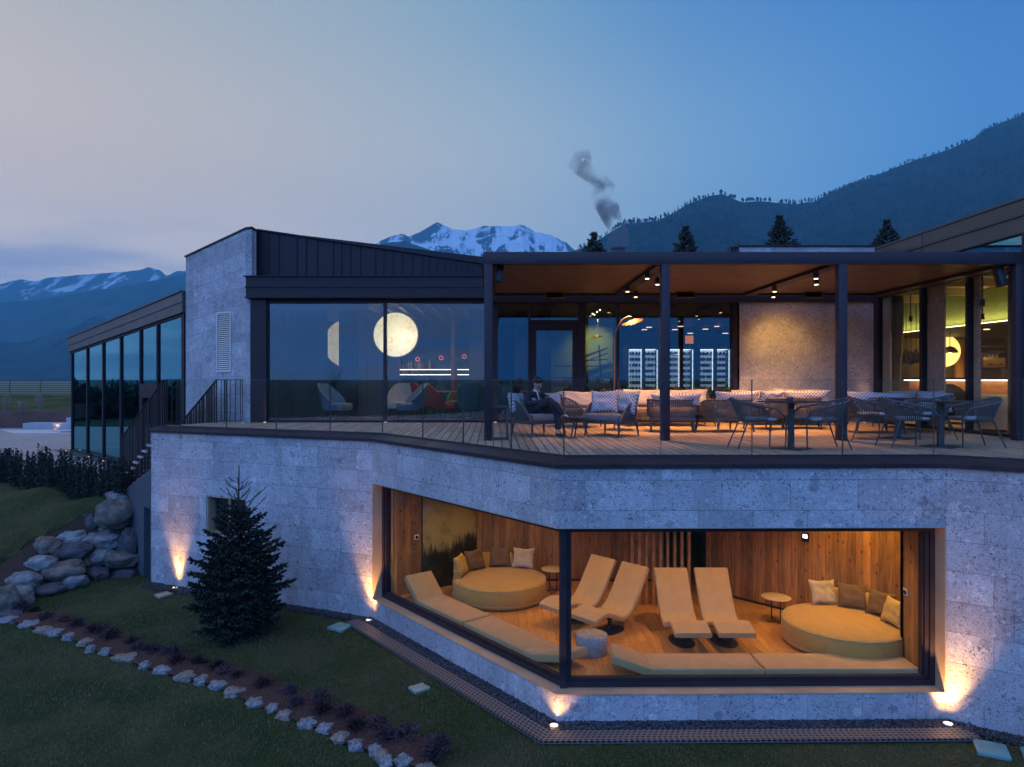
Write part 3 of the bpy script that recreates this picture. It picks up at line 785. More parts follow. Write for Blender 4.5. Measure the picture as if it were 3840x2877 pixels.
# glazing frames
mb = MB()
def vm(dx0, dx1, z0=DK, z1=6.79, y0=17.56, y1=17.70, m_=None): (m_ or mb).bb(X(dx0, YG), X(dx1, YG), y0, y1, z0, z1)
vm(545.5, 579, y0=17.48); vm(829, 836); 
mb.bb(X(575, YG), X(1592, YG), 17.6, 17.68, DK, DK+.05); mb.bb(X(575, YG), X(1592, YG), 17.58, 17.68, 6.68, 6.80)
vm(1064, 1075); vm(1141, 1146); vm(1248, 1264); vm(1332, 1336.5); vm(1580, 1593, y0=17.5)
ztr = Z(695, YG); mb.bb(X(1143, YG), X(1256, YG), 17.58, 17.68, ztr-.05, ztr+.04)
part(H, 'window_frame', mb, M['metal'], True)
dr = MB()
for a in ((1146.5, 1158), (1247.5-11, 1247.5)): vm(a[0], a[1], DK+.06, ztr-.06, 17.57, 17.66, dr)
dr.bb(X(1158, YG), X(1236.5, YG), 17.57, 17.66, ztr-.22, ztr-.06); dr.bb(X(1158, YG), X(1236.5, YG), 17.57, 17.66, DK+.06, DK+.2)
door = part(H, 'door', dr, M['metal'], True)
hd = MB(); hd.bb(X(1158, YG)-.06, X(1158, YG)-.03, 17.5, 17.52, DK+.9, DK+1.2); hd.bb(X(1158, YG)-.055, X(1158, YG)-.035, 17.52, 17.57, DK+.95, DK+.97); hd.bb(X(1158, YG)-.055, X(1158, YG)-.035, 17.52, 17.57, DK+1.13, DK+1.15)
part(door, 'handle', hd, M['alu'], True)
for a, b_ in ((579, 829), (836, 1064), (1075, 1141), (1146, 1248), (1264, 1332), (1336.5, 1580)):
    mb = MB(); mb.bb(X(a, YG)+.004, X(b_, YG)-.004, 17.632, 17.644, DK+.05, 6.68); part(H, 'pane', mb, M['glass'], True)
# stone wall right of the glazing
mb = MB(); wall(mb, (X(1593, 17.5), 17.5), (9.64, 17.5), DK-.1, 7.0, .3, u0=9); part(H, 'stone_wall', mb, M['stone_plain'], True)
# restaurant glass wall (right)
mb = MB(); XG = 9.62
for y0, y1 in ((17.3, 17.5), (15.52, 15.62), (14.02, 14.1), (12.55, 12.8)): mb.bb(XG-.03, XG+.09, y0, y1, DK, 6.98)
mb.bb(XG-.02, XG+.08, 12.55, 17.5, 6.80, 6.98); mb.bb(XG-.02, XG+.08, 12.6, 17.5, DK, DK+.06)
mb.bb(9.55, 11.4, 11.9, 12.54, DK, 7.0); mb.bb(9.55, 14.0, 11.7, 12.54, 6.99, 7.4)
part(H, 'window_frame', mb, M['metal'], True)
for y0, y1 in ((15.62, 17.3), (14.1, 15.52), (12.8, 14.02)):
    mb = MB(); mb.bb(XG+.02, XG+.032, y0, y1, DK+.06, 6.80); part(H, 'pane', mb, M.setdefault('rglass', glass('restaurant_glass', (.92, .92, .88), .045)), True)
# restaurant roof parapet seen over the pergola
mb = MB(); mb.bb(10.5, 10.8, 12.0, 24.0, 7.66, 8.33); mb.bb(10.47, 10.8, 12.0, 24.0, 8.33, 8.37)
mb.bb(10.46, 10.5, 12, 24, 8.00, 8.03); mb.bb(10.47, 10.5, 12, 24, 7.66, 7.70)
for y in (17.0,): mb.bb(10.485, 10.5, y-.01, y+.01, 7.7, 8.33)
mb.bb(10.5, 20, 12.0, 24, 8.0, 8.05)
part(H, 'parapet', mb, M['fascia'], True)
mb = MB(); mb.bb(10.56, 10.6, 13.75, 13.83, 7.0, 7.66); mb.bb(10.56, 10.6, 17.9, 24, 7.0, 7.66); mb.bb(10.56, 10.6, 12.0, 12.1, 7.0, 7.66)
mb.bb(10.55, 10.6, 12.0, 24, 7.0, 7.04); part(H, 'window_frame', mb, M['louv'], True)
mb = MB(); mb.bb(10.575, 10.585, 13.83, 17.9, 7.04, 7.66); part(H, 'pane', mb, M['wingglass'], True)
mb = MB(); mb.bb(10.9, 16, 14, 24, 7.0, 7.1); part(H, 'ceiling', mb, pm('pale_ceiling', (.45, .48, .5), .8), True)
# stone block behind
mb = MB(); wall(mb, (X(1597, 18.6), 18.6), (X(1889, 18.6), 18.6), 7.0, Z(533, 18.6), .4, u0=2); part(H, 'stone_wall', mb, M['stone'], True)
mb = MB(); mb.bb(X(1596, 18.55)-.02, X(1889, 18.55)+.02, 18.55, 19.1, Z(533, 18.6), Z(530, 18.6)); mb.bb(X(1596, 18.55)-.02, X(1596, 18.55)+.01, 18.55, 18.6, 7.0, Z(533, 18.6)); part(H, 'coping', mb, M['metal'], True)
mb = MB()
for dx in (1578, 1585, 1591): mb.lathe([(.05, 0), (.05, Z(536, 18.8)-7.0), (.06, Z(536, 18.8)-7.0), (.06, Z(533, 18.8)-7.0)], 10, (X(dx, 18.8), 18.8, 7.0))
part(rf, 'vent_pipe', mb, M['black'], True, smooth=True)
# ================================================================== pergola
pg = thing('pergola', 'dark metal pergola with brown slatted ceiling over the right half of the deck', 'pergola', (4.6, 14.6, DK))
PY0, PY1 = 12.27, 17.05; px = [-.09, 3.05, 6.19, 9.33]
for i, x in enumerate(px):
    mb = MB(); mb.bb(x-.074, x+.074, PY0, PY0+.148, DK, 6.80); part(pg, 'post', mb, M['perg'], True, bev=.004)
    mb = MB(); mb.bb(x-.074, x+.074, PY1-.1, PY1+.04, 6.60, 6.82) if i in (0, 3) else None
mb = MB(); mb.bb(-.164, 9.40, PY0-.004, PY0+.15, 6.80, 7.01); part(pg, 'front_beam', mb, M['perg'], True, bev=.003)
mb = MB(); mb.bb(-.10, 9.38, PY0-.0075, PY0-.004, 6.855, 6.862)
for x in px: mb.bb(x-.12, x-.114, PY0-.0075, PY0-.004, 6.81, 7.0)
part(pg, 'beam_joint', mb, M['black'], True)
mb = MB(); mb.bb(-.164, 9.40, PY1-.12, PY1+.03, 6.815, 7.01); part(pg, 'rear_beam', mb, M['perg'], True)
for i, x in enumerate(px):
    mb = MB(); w = .10 if i in (0, 3) else .085
    mb.bb(x-w, x+w, PY0+.15, PY1-.12, 6.80, 7.0); mb.bb(x-w-.03, x+w+.03, PY0+.15, PY1-.12, 6.79, 6.80)
    part(pg, 'side_beam', mb, M['perg'], True)
M['lam'] = pm('brown_lamella', (.15, .098, .062), .5, .1, .1, 3)
for i in range(3):
    mb = MB(); n = 44; y0, y1 = PY0+.16, PY1-.13; st = (y1-y0)/n
    for k in range(n):
        y = y0+(k+.5)*st; mb.box(((px[i]+px[i+1])/2, y, 6.87), (px[i+1]-px[i]-.2, st*.93, .02))
    mb.bb(px[i]+.1, px[i+1]-.1, y0, y1, 6.90, 6.93)
    part(pg, 'slatted_ceiling', mb, M['lam'], True)
for x in px:
    for zz in (.05, .12): mb = MB(); mb.lathe([(.006, -.003), (.006, .003)], 6, (x-.04, PY0-.003, DK+zz)); part(pg, 'bolt', mb, M['louv'], True)

# spot lamps under the beams
lampM = emis('lamp_lens', (1, .72, .42), 7)
def beamspot(x, y, lab, tgt, e, size=70):
    o = thing('spot_lamp', lab, 'spot lamp', (x, y, 6.62), group='spot lamps under the pergola beams')
    mb = MB(); mb.lathe([(.045, 0), (.048, .004), (.048, .13), (.03, .135)], 16, (x, y, 6.63)); mb.lathe([(.012, 0), (.012, .04)], 8, (x, y, 6.755))
    part(o, 'housing', mb, M['black'], True, smooth=True)
    mb = MB(); mb.lathe([(.0, .004), (.036, .004)], 14, (x, y, 6.622)); mb.lathe([(.036, .0), (.036, .01)], 14, (x, y, 6.622)); part(o, 'lens', mb, lampM, True)
    l = spot('spot_light', (x, y, 6.60), tgt, e, (1, .42, .12), size, .7, .03)
for x, y, w, tg, e in ((2.86, 12.9, 'front lamp on the left side of the first inner beam', (2.6, 12.9, DK), 25), (3.24, 13.7, 'second lamp, right side of the first inner beam', (3.9, 15.2, DK), 50),
                   (2.86, 14.8, 'third lamp on the left side of the first inner beam', (2.6, 15.2, DK), 55), (3.24, 15.8, 'rearmost lamp, right side of the first inner beam', (4.2, 16.5, DK), 70),
                   (6.0, 12.9, 'front lamp on the left side of the second inner beam', (5.6, 13.0, DK), 28), (6.38, 13.7, 'second lamp, right side of the second inner beam', (6.3, 15.2, DK), 42),
                   (6.0, 14.8, 'third lamp on the left side of the second inner beam', (5.4, 15.2, DK), 55), (6.38, 15.8, 'rearmost lamp, right side of the second inner beam', (6.8, 16.2, DK), 60)):
    beamspot(x, y, 'small black cylinder '+w, tg, e*9.5, 84)
spot('wall_wash', (6.62, 15.8, 6.60), (7.20, 17.5, 5.45), 160, (1, .52, .13), 60, 1., .04)
spot('wall_wash', (6.62, 15.8, 6.60), (7.40, 17.5, 5.1), 75, (1, .42, .10), 96, 1., .04)
# infrared heaters at the rear beam
def heater(cx, cy, w, h, y, lab):
    p = P3(cx, cy, y); o = thing('infrared_heater', lab, 'heater', (p.x, y, p.z-h/2), group='infrared heaters at the rear beam')
    T = Matrix.Rotation(R(-35), 4, 'X')
    mb = MB(); mb.box((p.x, y, p.z), (w, .06, h), M=T); part(o, 'housing', mb, M['metal'], True, bev=.004)
    mb = MB(); 
    for a, b_, c, d in ((0, h/2-.012, w, .024), (0, -h/2+.012, w, .024), (-w/2+.012, 0, .024, h), (w/2-.012, 0, .024, h)): mb.box(Vector((p.x, y, p.z))+T.to_3x3() @ Vector((a, -.034, b_)), (c, .01, d), M=T)
    part(o, 'rim', mb, M['tan'], True)
    mb = MB(); mb.bar((p.x, y+.03, p.z), (p.x, y+.1, p.z+.25), .03); part(o, 'bracket', mb, M['black'], True)
heater(1199, 639, .46, .20, 16.75, 'dark infrared heater above the glass door under the pergola')
heater(1480, 638.5, .46, .20, 16.75, 'dark infrared heater above the wine cabinets under the pergola')
heater(1757, 638.5, .46, .20, 16.75, 'dark infrared heater above the lit stone wall')
def speaker(x, y, z, lab, tilt):
    o = thing('wall_speaker', lab, 'speaker', (x, y, z-.2)); T = Matrix.Rotation(tilt, 4, 'Y') @ Matrix.Rotation(R(-8), 4, 'X')
    mb = MB(); mb.box((x, y, z), (.13, .15, .36), M=T); part(o, 'cabinet', mb, M['black'], True, bev=.015)
    mb = MB(); mb.bar((x, y, z), (x-math.copysign(.12, tilt), y+.05, z+.02), .03); part(o, 'bracket', mb, M['metal'], True)
speaker(.11, 12.6, 4.75+230*12.6/1498, 'black tilted speaker on the left front post of the pergola', R(9))
speaker(9.13, 12.5, 4.75+222*12.5/1498, 'black tilted speaker beside the right front post of the pergola', R(-9))
# low metal hoop beside first post
mb = MB(); mb.bar((.0, 12.36, DK+.03), (.27, 12.36, DK+.03), .05, .05); mb.bar((.245, 12.36, DK+.03), (.245, 12.36, DK+.60), .04, .04); mb.bar((-.02, 12.36, DK+.60), (.27, 12.36, DK+.60), .05, .04)
solo('bag_hook_stand', mb, M['alu'], 'low dark metal hoop stand at the foot of the left pergola post', 'stand')

# ================================================================== wing on the left
TZ = 2.0
WA = Vector(PA)+Vector((-.05, .03)); WE = Vector((-16.42, 26.9)); wdv = (WE-WA); wl = wdv.length; wdv.normalize(); wn = Vector((wdv.y, -wdv.x))  # outward? 
if wn.dot(Vector((1, 1))) < 0: wn = -wn      # into the building
wg = thing('glazed_wing', 'tall glass wing with a sloping dark metal fascia left of the stone tower', 'building', (WA.x, WA.y, TZ))
def wz(s, z0, z1): return lerp(z0, z1, s/wl)
zt0, zt1 = CZ+2.44, CZ+1.62                        # top of the fascia at tower / far end
def onW(dx):
    mm = (dx-1066)/1498; return (mm*WA.y-WA.x)/(wdv.x-mm*wdv.y)
def wq(s, d, z): q = WA+wdv*s+wn*d; return (q.x, q.y, z)
def wprism(mb, s0, s1, d0, d1, za, zb):            # za, zb are functions of s
    v = [wq(s0, d0, za(s0)), wq(s1, d0, za(s1)), wq(s1, d1, za(s1)), wq(s0, d1, za(s0)), wq(s0, d0, zb(s0)), wq(s1, d0, zb(s1)), wq(s1, d1, zb(s1)), wq(s0, d1, zb(s0))]
    mb.add(v, [(0, 3, 2, 1), (4, 5, 6, 7), (0, 1, 5, 4), (1, 2, 6, 5), (2, 3, 7, 6), (3, 0, 4, 7)])
ft = lambda s: wz(s, zt0, zt1); fb = lambda s: ft(s)-.60*wz(s, 1.0, .92); fm = lambda s: ft(s)-.30
base = lambda s: TZ; base2 = lambda s: TZ+.06
mb = MB(); wprism(mb, 0, wl+.1, -.06, .3, fb, ft); wprism(mb, 0, wl+.15, -.10, -.06, lambda s: ft(s)-.02, lambda s: ft(s)+.02); wprism(mb, 0, wl+.12, -.085, -.06, lambda s: fm(s)-.012, lambda s: fm(s)+.012); wprism(mb, 0, wl+.12, -.08, -.06, lambda s: fb(s)-.0, lambda s: fb(s)+.024)
part(wg, 'fascia', mb, M['fascia'], True)
mb = MB(); wprism(mb, 0, wl, .3, 6.5, lambda s: ft(s)-.15, lambda s: ft(s)-.02); part(wg, 'roof', mb, M['seam'], True)
ms = [onW(d) for d in (394.5, 340, 303, 260.6, 222.5, 188, 155)]
frm = MB()
for s in ms: wprism(frm, s-.045, s+.045, -.02, .10, base, fb)
wprism(frm, 0, .12, -.02, .10, base, fb); wprism(frm, 0, wl, -.01, .09, base, base2); wprism(frm, 0, wl, -.01, .09, lambda s: fb(s)-.07, fb)
zd = lambda s: TZ+2.45
wprism(frm, ms[1], ms[2], -.02, .1, lambda s: TZ+2.3, lambda s: TZ+2.62)
part(wg, 'window_frame', frm, M['metal'], True)
dd = MB(); a, b_ = ms[1]+.05, ms[2]-.05
for (p, q_) in ((a, a+.12), (b_-.12, b_)): wprism(dd, p, q_, -.01, .07, lambda s: TZ+.06, lambda s: TZ+2.3)
wprism(dd, a+.12, b_-.12, -.01, .07, lambda s: TZ+2.2, lambda s: TZ+2.3); wprism(dd, a+.12, b_-.12, -.01, .07, lambda s: TZ+.06, lambda s: TZ+.16)
part(wg, 'door', dd, M['metal'], True)
edges = [.12]+ms
for a, b_ in zip(edges[:-1], edges[1:]):
    if b_-a < .1: continue
    mb = MB(); wprism(mb, a+.045 if a > .2 else a, b_-.045, .03, .042, base2, lambda s: fb(s)-.07); part(wg, 'pane', mb, M['wingglass'], True)
mb = MB(); wprism(mb, wl, wl+.012, .05, 3, base2, fb); part(wg, 'pane', mb, M['wingglass'], True)
mb = MB(); wprism(mb, .1, wl-.1, 3.2, 3.3, base, lambda s: ft(s)-.2); part(wg, 'inner_wall', mb, pm('teal_wall', (.02, .05, .06), .8), True)
mb = MB(); wprism(mb, .1, wl-.1, .1, 3.2, lambda s: TZ-.02, lambda s: TZ+.01); part(wg, 'floor', mb, M['dark'], True)

# ================================================================== terrace to the left
m = plank_mat('terrace_planks', (.33, .30, .30), row=.15, length=4, knots=.0, rough=.6, gap=.006, vary=.12)
mb = MB(); tpy = [(-9.15, 18.15), (-10.2, 18.25), (-14.2, 20.1), (-19, 21.8), (-29.5, 25.5), (-30.5, 39.5), (-20, 39.5), (-14, 39.5), (-4, 30), (-8, 19.6)]
mb.prism(tpy, TZ-.5, TZ); struct('pool_terrace', mb, m)
mb = MB(); wprism(mb, .2, wl+.6, -.45, -.03, lambda s: TZ-.02, lambda s: TZ+.012); struct('gravel_bed', mb, M['gravel'])
groundM = emis('uplight_lens', (1, .62, .28), 9)
def uplight(p, lab, tgt, e, size=34, r=.05, grp='ground uplights along the walls', blend=1.0, tall=None):
    o = thing('ground_light', lab, 'ground light', tuple(p), group=grp)
    mb = MB(); mb.lathe([(r+.015, 0), (r+.015, .012), (r, .014), (r, .004)], 20, p); part(o, 'ring', mb, M['louv'], True, smooth=True)
    mb = MB(); mb.lathe([(0.0001, .011), (r, .009), (r, .0)], 20, p); part(o, 'lens', mb, groundM, True)
    if e: spot('uplight', Vector(p)+Vector((0, 0, .03)), tgt, e, (1, .47, .13), size, blend, .02)
    if tall: spot('uplight', Vector(p)+Vector((0, 0, .03)), (tgt[0], tgt[1], tall[1]), tall[0], (1, .47, .13), tall[2], 1.0, .02)
for i, s in enumerate((wl-.2, wl*.72, wl*.56, wl*.36)):
    q = WA+wdv*s-wn*.22
    uplight((q.x, q.y, TZ+.012), ['fourth', 'third', 'second', 'first'][i]+' small glowing light from the stairs in the gravel along the glass wing', (q.x, q.y, 8), 1.2, 60, .045, 'lights in the gravel by the glass wing')
# lawn bank behind the terrace with railing
mb = MB(); gx = [-75+i*2.5 for i in range(27)]
rows = []
for j, (y, z) in enumerate(((40.5, 2.9), (43, 3.0), (46, 3.25), (49, 3.6), (52, 3.62), (60, 2.5), (90, -.5))):
    rows.append([Vector((x, y+.0*x, z+.12*mnoise.noise(Vector((x*.08, y*.2, 5))) if z > 0 else z)) for x in gx])
mb.grid(rows); struct('bank_lawn', mb, M['lawn'], smooth=True)
fence = thing('cable_railing', 'curved post railing with thin cables on the crest of the far lawn', 'railing', (-32, 49, 3.6))
mb = MB(); fy = 49.0
def fz(x): return 3.60
top = MB(); cab = MB(); post = None
fx = [-56+i*2.18 for i in range(18)]
for x in fx:
    pm_ = MB(); pm_.tube([(x+.16, fy+.1, 3.45), (x+.02, fy+.02, 3.95), (x, fy, 4.35), (x+.10, fy+.03, CZ+.02)], [.03, .028, .026, .024], 6)
    part(fence, 'post', pm_, M['alu'], True)
top.bar((fx[0]-1, fy+.03, CZ-.10), (fx[-1]+1, fy+.03, CZ-.0), .06, .05); part(fence, 'handrail', top, M['alu'], True)
for k in range(7):
    z = 3.72+k*.14; cab.bar((fx[0]-1, fy+.02, z-.03), (fx[-1]+1, fy+.02, z), .009)
part(fence, 'cable', cab, M['louv'], True)
# planter wall, steps, plants
rust = pm('rust_brown_planter', (.10, .045, .03), .7, 0, .3, 1.)
mb = MB(); mb.bb(-70, -22.5, 39.6, 39.9, TZ, 2.95); mb.bb(-22.5, -16, 39.6, 39.9, TZ, 2.6); mb.bb(-70, -16, 39.9, 40.6, TZ, 2.88)
solo('planter_wall', mb, rust, 'long rust brown planter wall at the far edge of the pool terrace', 'planter')
mb = MB(); mb.bb(-26.2, -14, 38.6, 39.58, TZ, TZ+.32); mb.bb(-24, -14, 38.95, 39.57, TZ+.32, TZ+.62)
solo('garden_steps', mb, pm('pale_step_stone', (.34, .35, .37), .8, 0, .1, 2), 'pale stone steps at the far edge of the pool terrace', 'steps')
mb = MB(); mb.prism([(-24.5, 35.4), (-14, 35.4), (-14, 38), (-27, 38)], TZ+.002, TZ+.012); struct('pool_surround', mb, pm('pale_paving', (.45, .46, .47), .7, 0, .08, 2))
mb = MB(); mb.prism([(-22.5, 35.9), (-14, 35.9), (-14, 37), (-23.6, 37)], TZ+.016, TZ+.022); struct('pool_water', mb, pm('pool_water', (.02, .06, .08), .05))
uplight((X(119, 38.4), 38.4, TZ+.02), 'glowing light before the far pale steps beyond the glass wing', (X(119, 38.4), 39.6, 3.4), 8, 100, .045, 'far terrace lights')
rdg = random.Random(11)
for i, (dx, h, lab) in enumerate(((12, 1.1, 'pale feathery grass clump, leftmost in the far planter'), (48, .7, 'low feathery grass clump in the middle of the far planter'), (88, 1.25, 'tall feathery grass clump at the right of the far planter'))):
    mb = MB(); cx, cy_ = X(dx, 40.2), 40.2
    for k in range(46):
        a = rdg.uniform(0, 6.28); r_ = rdg.uniform(0, .35); hh = h*rdg.uniform(.6, 1)
        p0 = Vector((cx+math.cos(a)*.08, cy_+math.sin(a)*.05, 2.85)); p1 = Vector((cx+math.cos(a)*r_*.5, cy_+math.sin(a)*r_*.3, 2.85+hh*.6)); p2 = Vector((cx+math.cos(a)*r_, cy_+math.sin(a)*r_*.6, 2.85+hh))
        mb.tube([p0, p1, p2], [.008, .006, .012 if k % 3 == 0 else .003], 3)
    solo('ornamental_grass', mb, pm('straw', (.30, .25, .20), .9) if i == 0 else bpy.data.materials['straw'], lab, 'ornamental grass', 'ornamental grasses in the far planter')

# ================================================================== stairs
st = thing('terrace_stair', 'plank stair with blue grey side wall from the deck down to the pool terrace', 'stairs', (-8, 16.6, 1.5))
dS = Vector((-.70, .714)); sA = Vector((-7.80, 16.27)); sB = Vector((-6.98, 17.45)); SL = .50
tr = MB(); ns_ = 10; rh = (DK-TZ)/ns_
for k in range(ns_):
    z = DK-rh*(k+1); a0 = sA+dS*(k*rh/SL); a1 = sA+dS*((k+1)*rh/SL+.02); b0 = sB+dS*(k*rh/SL); b1 = sB+dS*((k+1)*rh/SL+.02)
    tr.prism([tuple(a0), tuple(a1), tuple(b1), tuple(b0)], z-.05, z)
part(st, 'tread', tr, pm('grey_step', (.33, .31, .30), .7, 0, .15, 3), True)
LW = Vector(PL[0])+Vector((.05, .06))
mb = MB(); sl0, sl1 = CZ-2.0, CZ-2.78; e = LW+dS*2.05; nn = Vector((.714, .70))*.2
def sq(s, d, z): q = LW+dS*s+Vector((.714, .70))*d; return (q.x, q.y, z)
ds0, ds1 = .30, .75     # dark doorway in the side wall
for a, b_, lo in ((0, ds0, -.4), (ds0, ds1, 1.68), (ds1, 2.05, -.4)):
    v = [sq(a, 0, lo), sq(b_, 0, lo), sq(b_, 0, lerp(sl0, sl1, b_/2.05)), sq(a, 0, lerp(sl0, sl1, a/2.05))]; w_ = [sq(a, .2, lo), sq(b_, .2, lo), sq(b_, .2, lerp(sl0, sl1, b_/2.05)), sq(a, .2, lerp(sl0, sl1, a/2.05))]
    mb.add(v+w_, [(0, 1, 2, 3), (5, 4, 7, 6), (3, 2, 6, 7), (0, 3, 7, 4), (1, 5, 6, 2), (0, 4, 5, 1)])
part(st, 'side_wall', mb, M['plaster'], True)
mb = MB(); mb.add([sq(ds0, .17, -.3), sq(ds1, .17, -.3), sq(ds1, .17, 1.7), sq(ds0, .17, 1.7)], [(0, 1, 2, 3)]); part(st, 'doorway', mb, M['black'], True)  # black sheet in the opening stands in for the shade inside
mb = MB(); q = LW+dS*2.3; mb.box((q.x, q.y, 1.75), (.16, .16, 1.2), rz=R(45)); part(st, 'end_pier', mb, pm('pale_plaster', (.36, .40, .44), .8), True)
def stair_rail(name, lab, p0, flat, slope0, L_, drop, zbot0, zbotL, flatbot, seed):
    """flat: start of the level section; p0: where it turns down the stairs"""
    o = thing(name, lab, 'railing', (p0[0], p0[1], DK-.1)); rd = random.Random(seed)
    p0 = Vector(p0); fl = Vector(flat); t_ = (p0-fl).normalized(); L0 = (p0-fl).length
    hr = MB(); bt = MB()
    z0 = CZ-.002
    hr.bar((fl.x, fl.y, z0), (p0.x, p0.y, z0), .05, .02); e = p0+dS*L_; hr.bar((p0.x, p0.y, z0), (e.x, e.y, z0-drop), .05, .02)
    hr.bar((fl.x, fl.y, flatbot), (p0.x, p0.y, flatbot), .04, .015); hr.bar((p0.x, p0.y, zbot0), (e.x, e.y, zbotL), .04, .015)
    part(o, 'handrail', hr, M['metal'], True)
    s = .0
    ang = math.atan2(t_.y, t_.x)
    while s < L0: 
        q = fl+t_*s; w = rd.choice((.012, .012, .03)); bt.box((q.x, q.y, (z0+flatbot)/2), (w, .02, z0-flatbot), rz=ang); s += rd.choice((.05, .09, .13, .15))
    s = .02; ang = math.atan2(dS.y, dS.x)
    while s < L_:
        q = p0+dS*s; za = z0-drop*s/L_; zb_ = lerp(zbot0, zbotL, s/L_); w = rd.choice((.03, .03, .045, .06)); bt.box((q.x, q.y, (za+zb_)/2), (w, .02, za-zb_), rz=ang); s += rd.choice((.08, .10, .13))
    part(o, 'baluster', bt, M['metal'], True)
fp = Vector((-7.28, 16.08))
stair_rail('stair_railing', 'near dark metal stair railing with uneven flat balusters, beside the stone wall corner', (-7.74, 16.30), tuple(fp), 0, 3.15, 1.56, CZ-1.86, CZ-2.92, DK+.02, 1)
stair_rail('stair_railing', 'far dark metal stair railing standing in front of the stone tower', (-6.95, 17.42), (-6.30, 17.40), 0, 2.35, 1.18, DK-.05, DK-1.25, DK+.05, 2)

# ================================================================== boulders
bm_ = {}
for nm, c0 in (('grey_boulder', (.19, .20, .20)), ('brown_boulder', (.155, .135, .11)), ('dark_boulder', (.075, .075, .085)), ('pale_boulder', (.25, .26, .26))):
    m, t, b = newmat(nm); b.inputs['Roughness'].default_value = .85; v = coord(t)
    f = noi(t, v, 3.2, 8, .7); g = noi(t, v, 22, 5, .7); h = noi(t, coord(t, 'Object', (1, 1, 3.5), (.3, .5, 0)), 4.5, 6, .65, dist=1.5)
    c = mixc(t, mrange(t, f, .35, .65), c4([x*.55 for x in c0]), c4([x*1.25 for x in c0]))
    c = mixc(t, mrange(t, h, .55, .68, 0, .6), c, c4([x*1.7 for x in c0])); c = mixc(t, mrange(t, g, .56, .7, 0, .8), c, c4([x*.3 for x in c0]))
    t.links.new(c, b.inputs['Base Color']); bump(t, b, mth(t, 'ADD', g, mth(t, 'MULTIPLY', h, 2)), .8, .04); bm_[nm] = m
# cx, cy, half width, half height in the picture's columns, depth, kind
BO = [(252, 1075, 33, 18, 17.55, 'grey', 'uppermost boulder below the hedge end'), (251, 1110, 56, 42, 17.25, 'brown', 'biggest round boulder near the top of the rock wall'),
      (195, 1130, 30, 28, 17.3, 'dark', 'dark boulder left of the big round one'), (217, 1169, 58, 26, 17.05, 'grey', 'long flat boulder under the big round boulder'),
      (279, 1173, 40, 40, 17.15, 'dark', 'dark square boulder against the stair wall, upper'), (153, 1165, 46, 26, 16.9, 'pale', 'pale boulder at the shoulder of the rock wall'),
      (213, 1203, 50, 26, 16.85, 'grey', 'mid grey boulder above the purple round one'), (261, 1208, 58, 26, 16.95, 'brown', 'brown blocky boulder right of centre'),
      (100, 1182, 46, 28, 16.4, 'brown', 'brown boulder on the left crest'), (155, 1193, 58, 28, 16.5, 'dark', 'dark flat boulder in the middle'),
      (88, 1218, 44, 24, 15.9, 'pale', 'pale blue oval boulder on the left'), (205, 1242, 46, 26, 16.6, 'dark', 'purple grey round boulder near the ground'),
      (264, 1243, 56, 24, 16.95, 'dark', 'wide dark boulder at ground level by the stairs'), (134, 1236, 68, 30, 16.0, 'brown', 'long brown boulder low in the middle'),
      (48, 1256, 60, 28, 15.35, 'grey', 'long grey boulder leading down left'), (155, 1259, 52, 24, 15.9, 'grey', 'grey boulder on the lawn edge'),
      (104, 1276, 48, 20, 15.4, 'dark', 'dark slab boulder on the lawn edge'), (40, 1293, 52, 36, 14.75, 'grey', 'broad boulder at the lower left'),
      (8, 1300, 48, 48, 14.2, 'brown', 'reddish boulder at the left edge'), (192, 1272, 22, 12, 16.2, 'dark', 'small dark stone by the lawn'), (182, 1215, 24, 16, 16.6, 'brown', 'small brown wedge stone'),
      (232, 1145, 26, 16, 17.3, 'brown', 'small stone under the big round boulder'), (120, 1212, 28, 16, 16.3, 'dark', 'small dark wedge stone on the left'), (290, 1215, 24, 26, 17.2, 'dark', 'narrow dark stone by the doorway'),
      (75, 1243, 30, 16, 15.9, 'dark', 'small dark stone above the long grey one'), (20, 1330, 36, 16, 13.9, 'dark', 'flat dark stone at the end of the rock wall')]
for i, (cx, cy_, w, h, Y, k, lab) in enumerate(BO):
    w *= .70; h *= .72; c = P3(cx, cy_, Y+.06); f = Y/1498
    mb = MB(); mb.blob((0, 0, 0), (w*f*1.0, max(.16, w*f*.7), h*f*1.0), 40, 28, seed=i+1, amp=.14, fr=1.4, sq=.90, crag=.09)
    T = Matrix.Rotation(rdg.uniform(-.15, .15)-(.12 if cx < 170 else 0), 3, 'Y') @ Matrix.Rotation(rdg.uniform(-.5, .5), 3, 'Z')
    mb.v = [T @ q for q in mb.v]
    solo('boulder', mb, bm_[k+'_boulder'], lab+' in the retaining rock wall' if len(lab.split()) < 9 else lab, 'boulder', 'boulders of the retaining rock wall', smooth=True, base=tuple(c), local=True)
# earth behind them
mb = MB(); fl_ = [(p[0], p[1]) for p in RT[:9]]; tz_ = [p[2] for p in RT[:9]]; bs_ = [(-8.85, 17.35), (-9.0, 17.3), (-9.5, 17.1), (-9.75, 16.8), (-9.85, 16.2), (-9.95, 15.6), (-10.1, 14.9), (-10.3, 14.1), (-10.8, 13.4)]
rows = []
for k in range(5):
    u = k/4; rows.append([Vector((lerp(q[0], p[0], u**1.3), lerp(q[1], p[1], u**1.3), lerp(-.05, z+.01, u)+.05*mnoise.noise(Vector((p[0]*3, p[1]*3, u*4))))) for q, p, z in zip(bs_, fl_, tz_)])
mb.grid(rows); M['soil'] = pm('dark_soil', (.050, .034, .028), .95, 0, .3, 4, .8, 40, .2, .6); struct('soil_bank', mb, M['soil'], smooth=True)

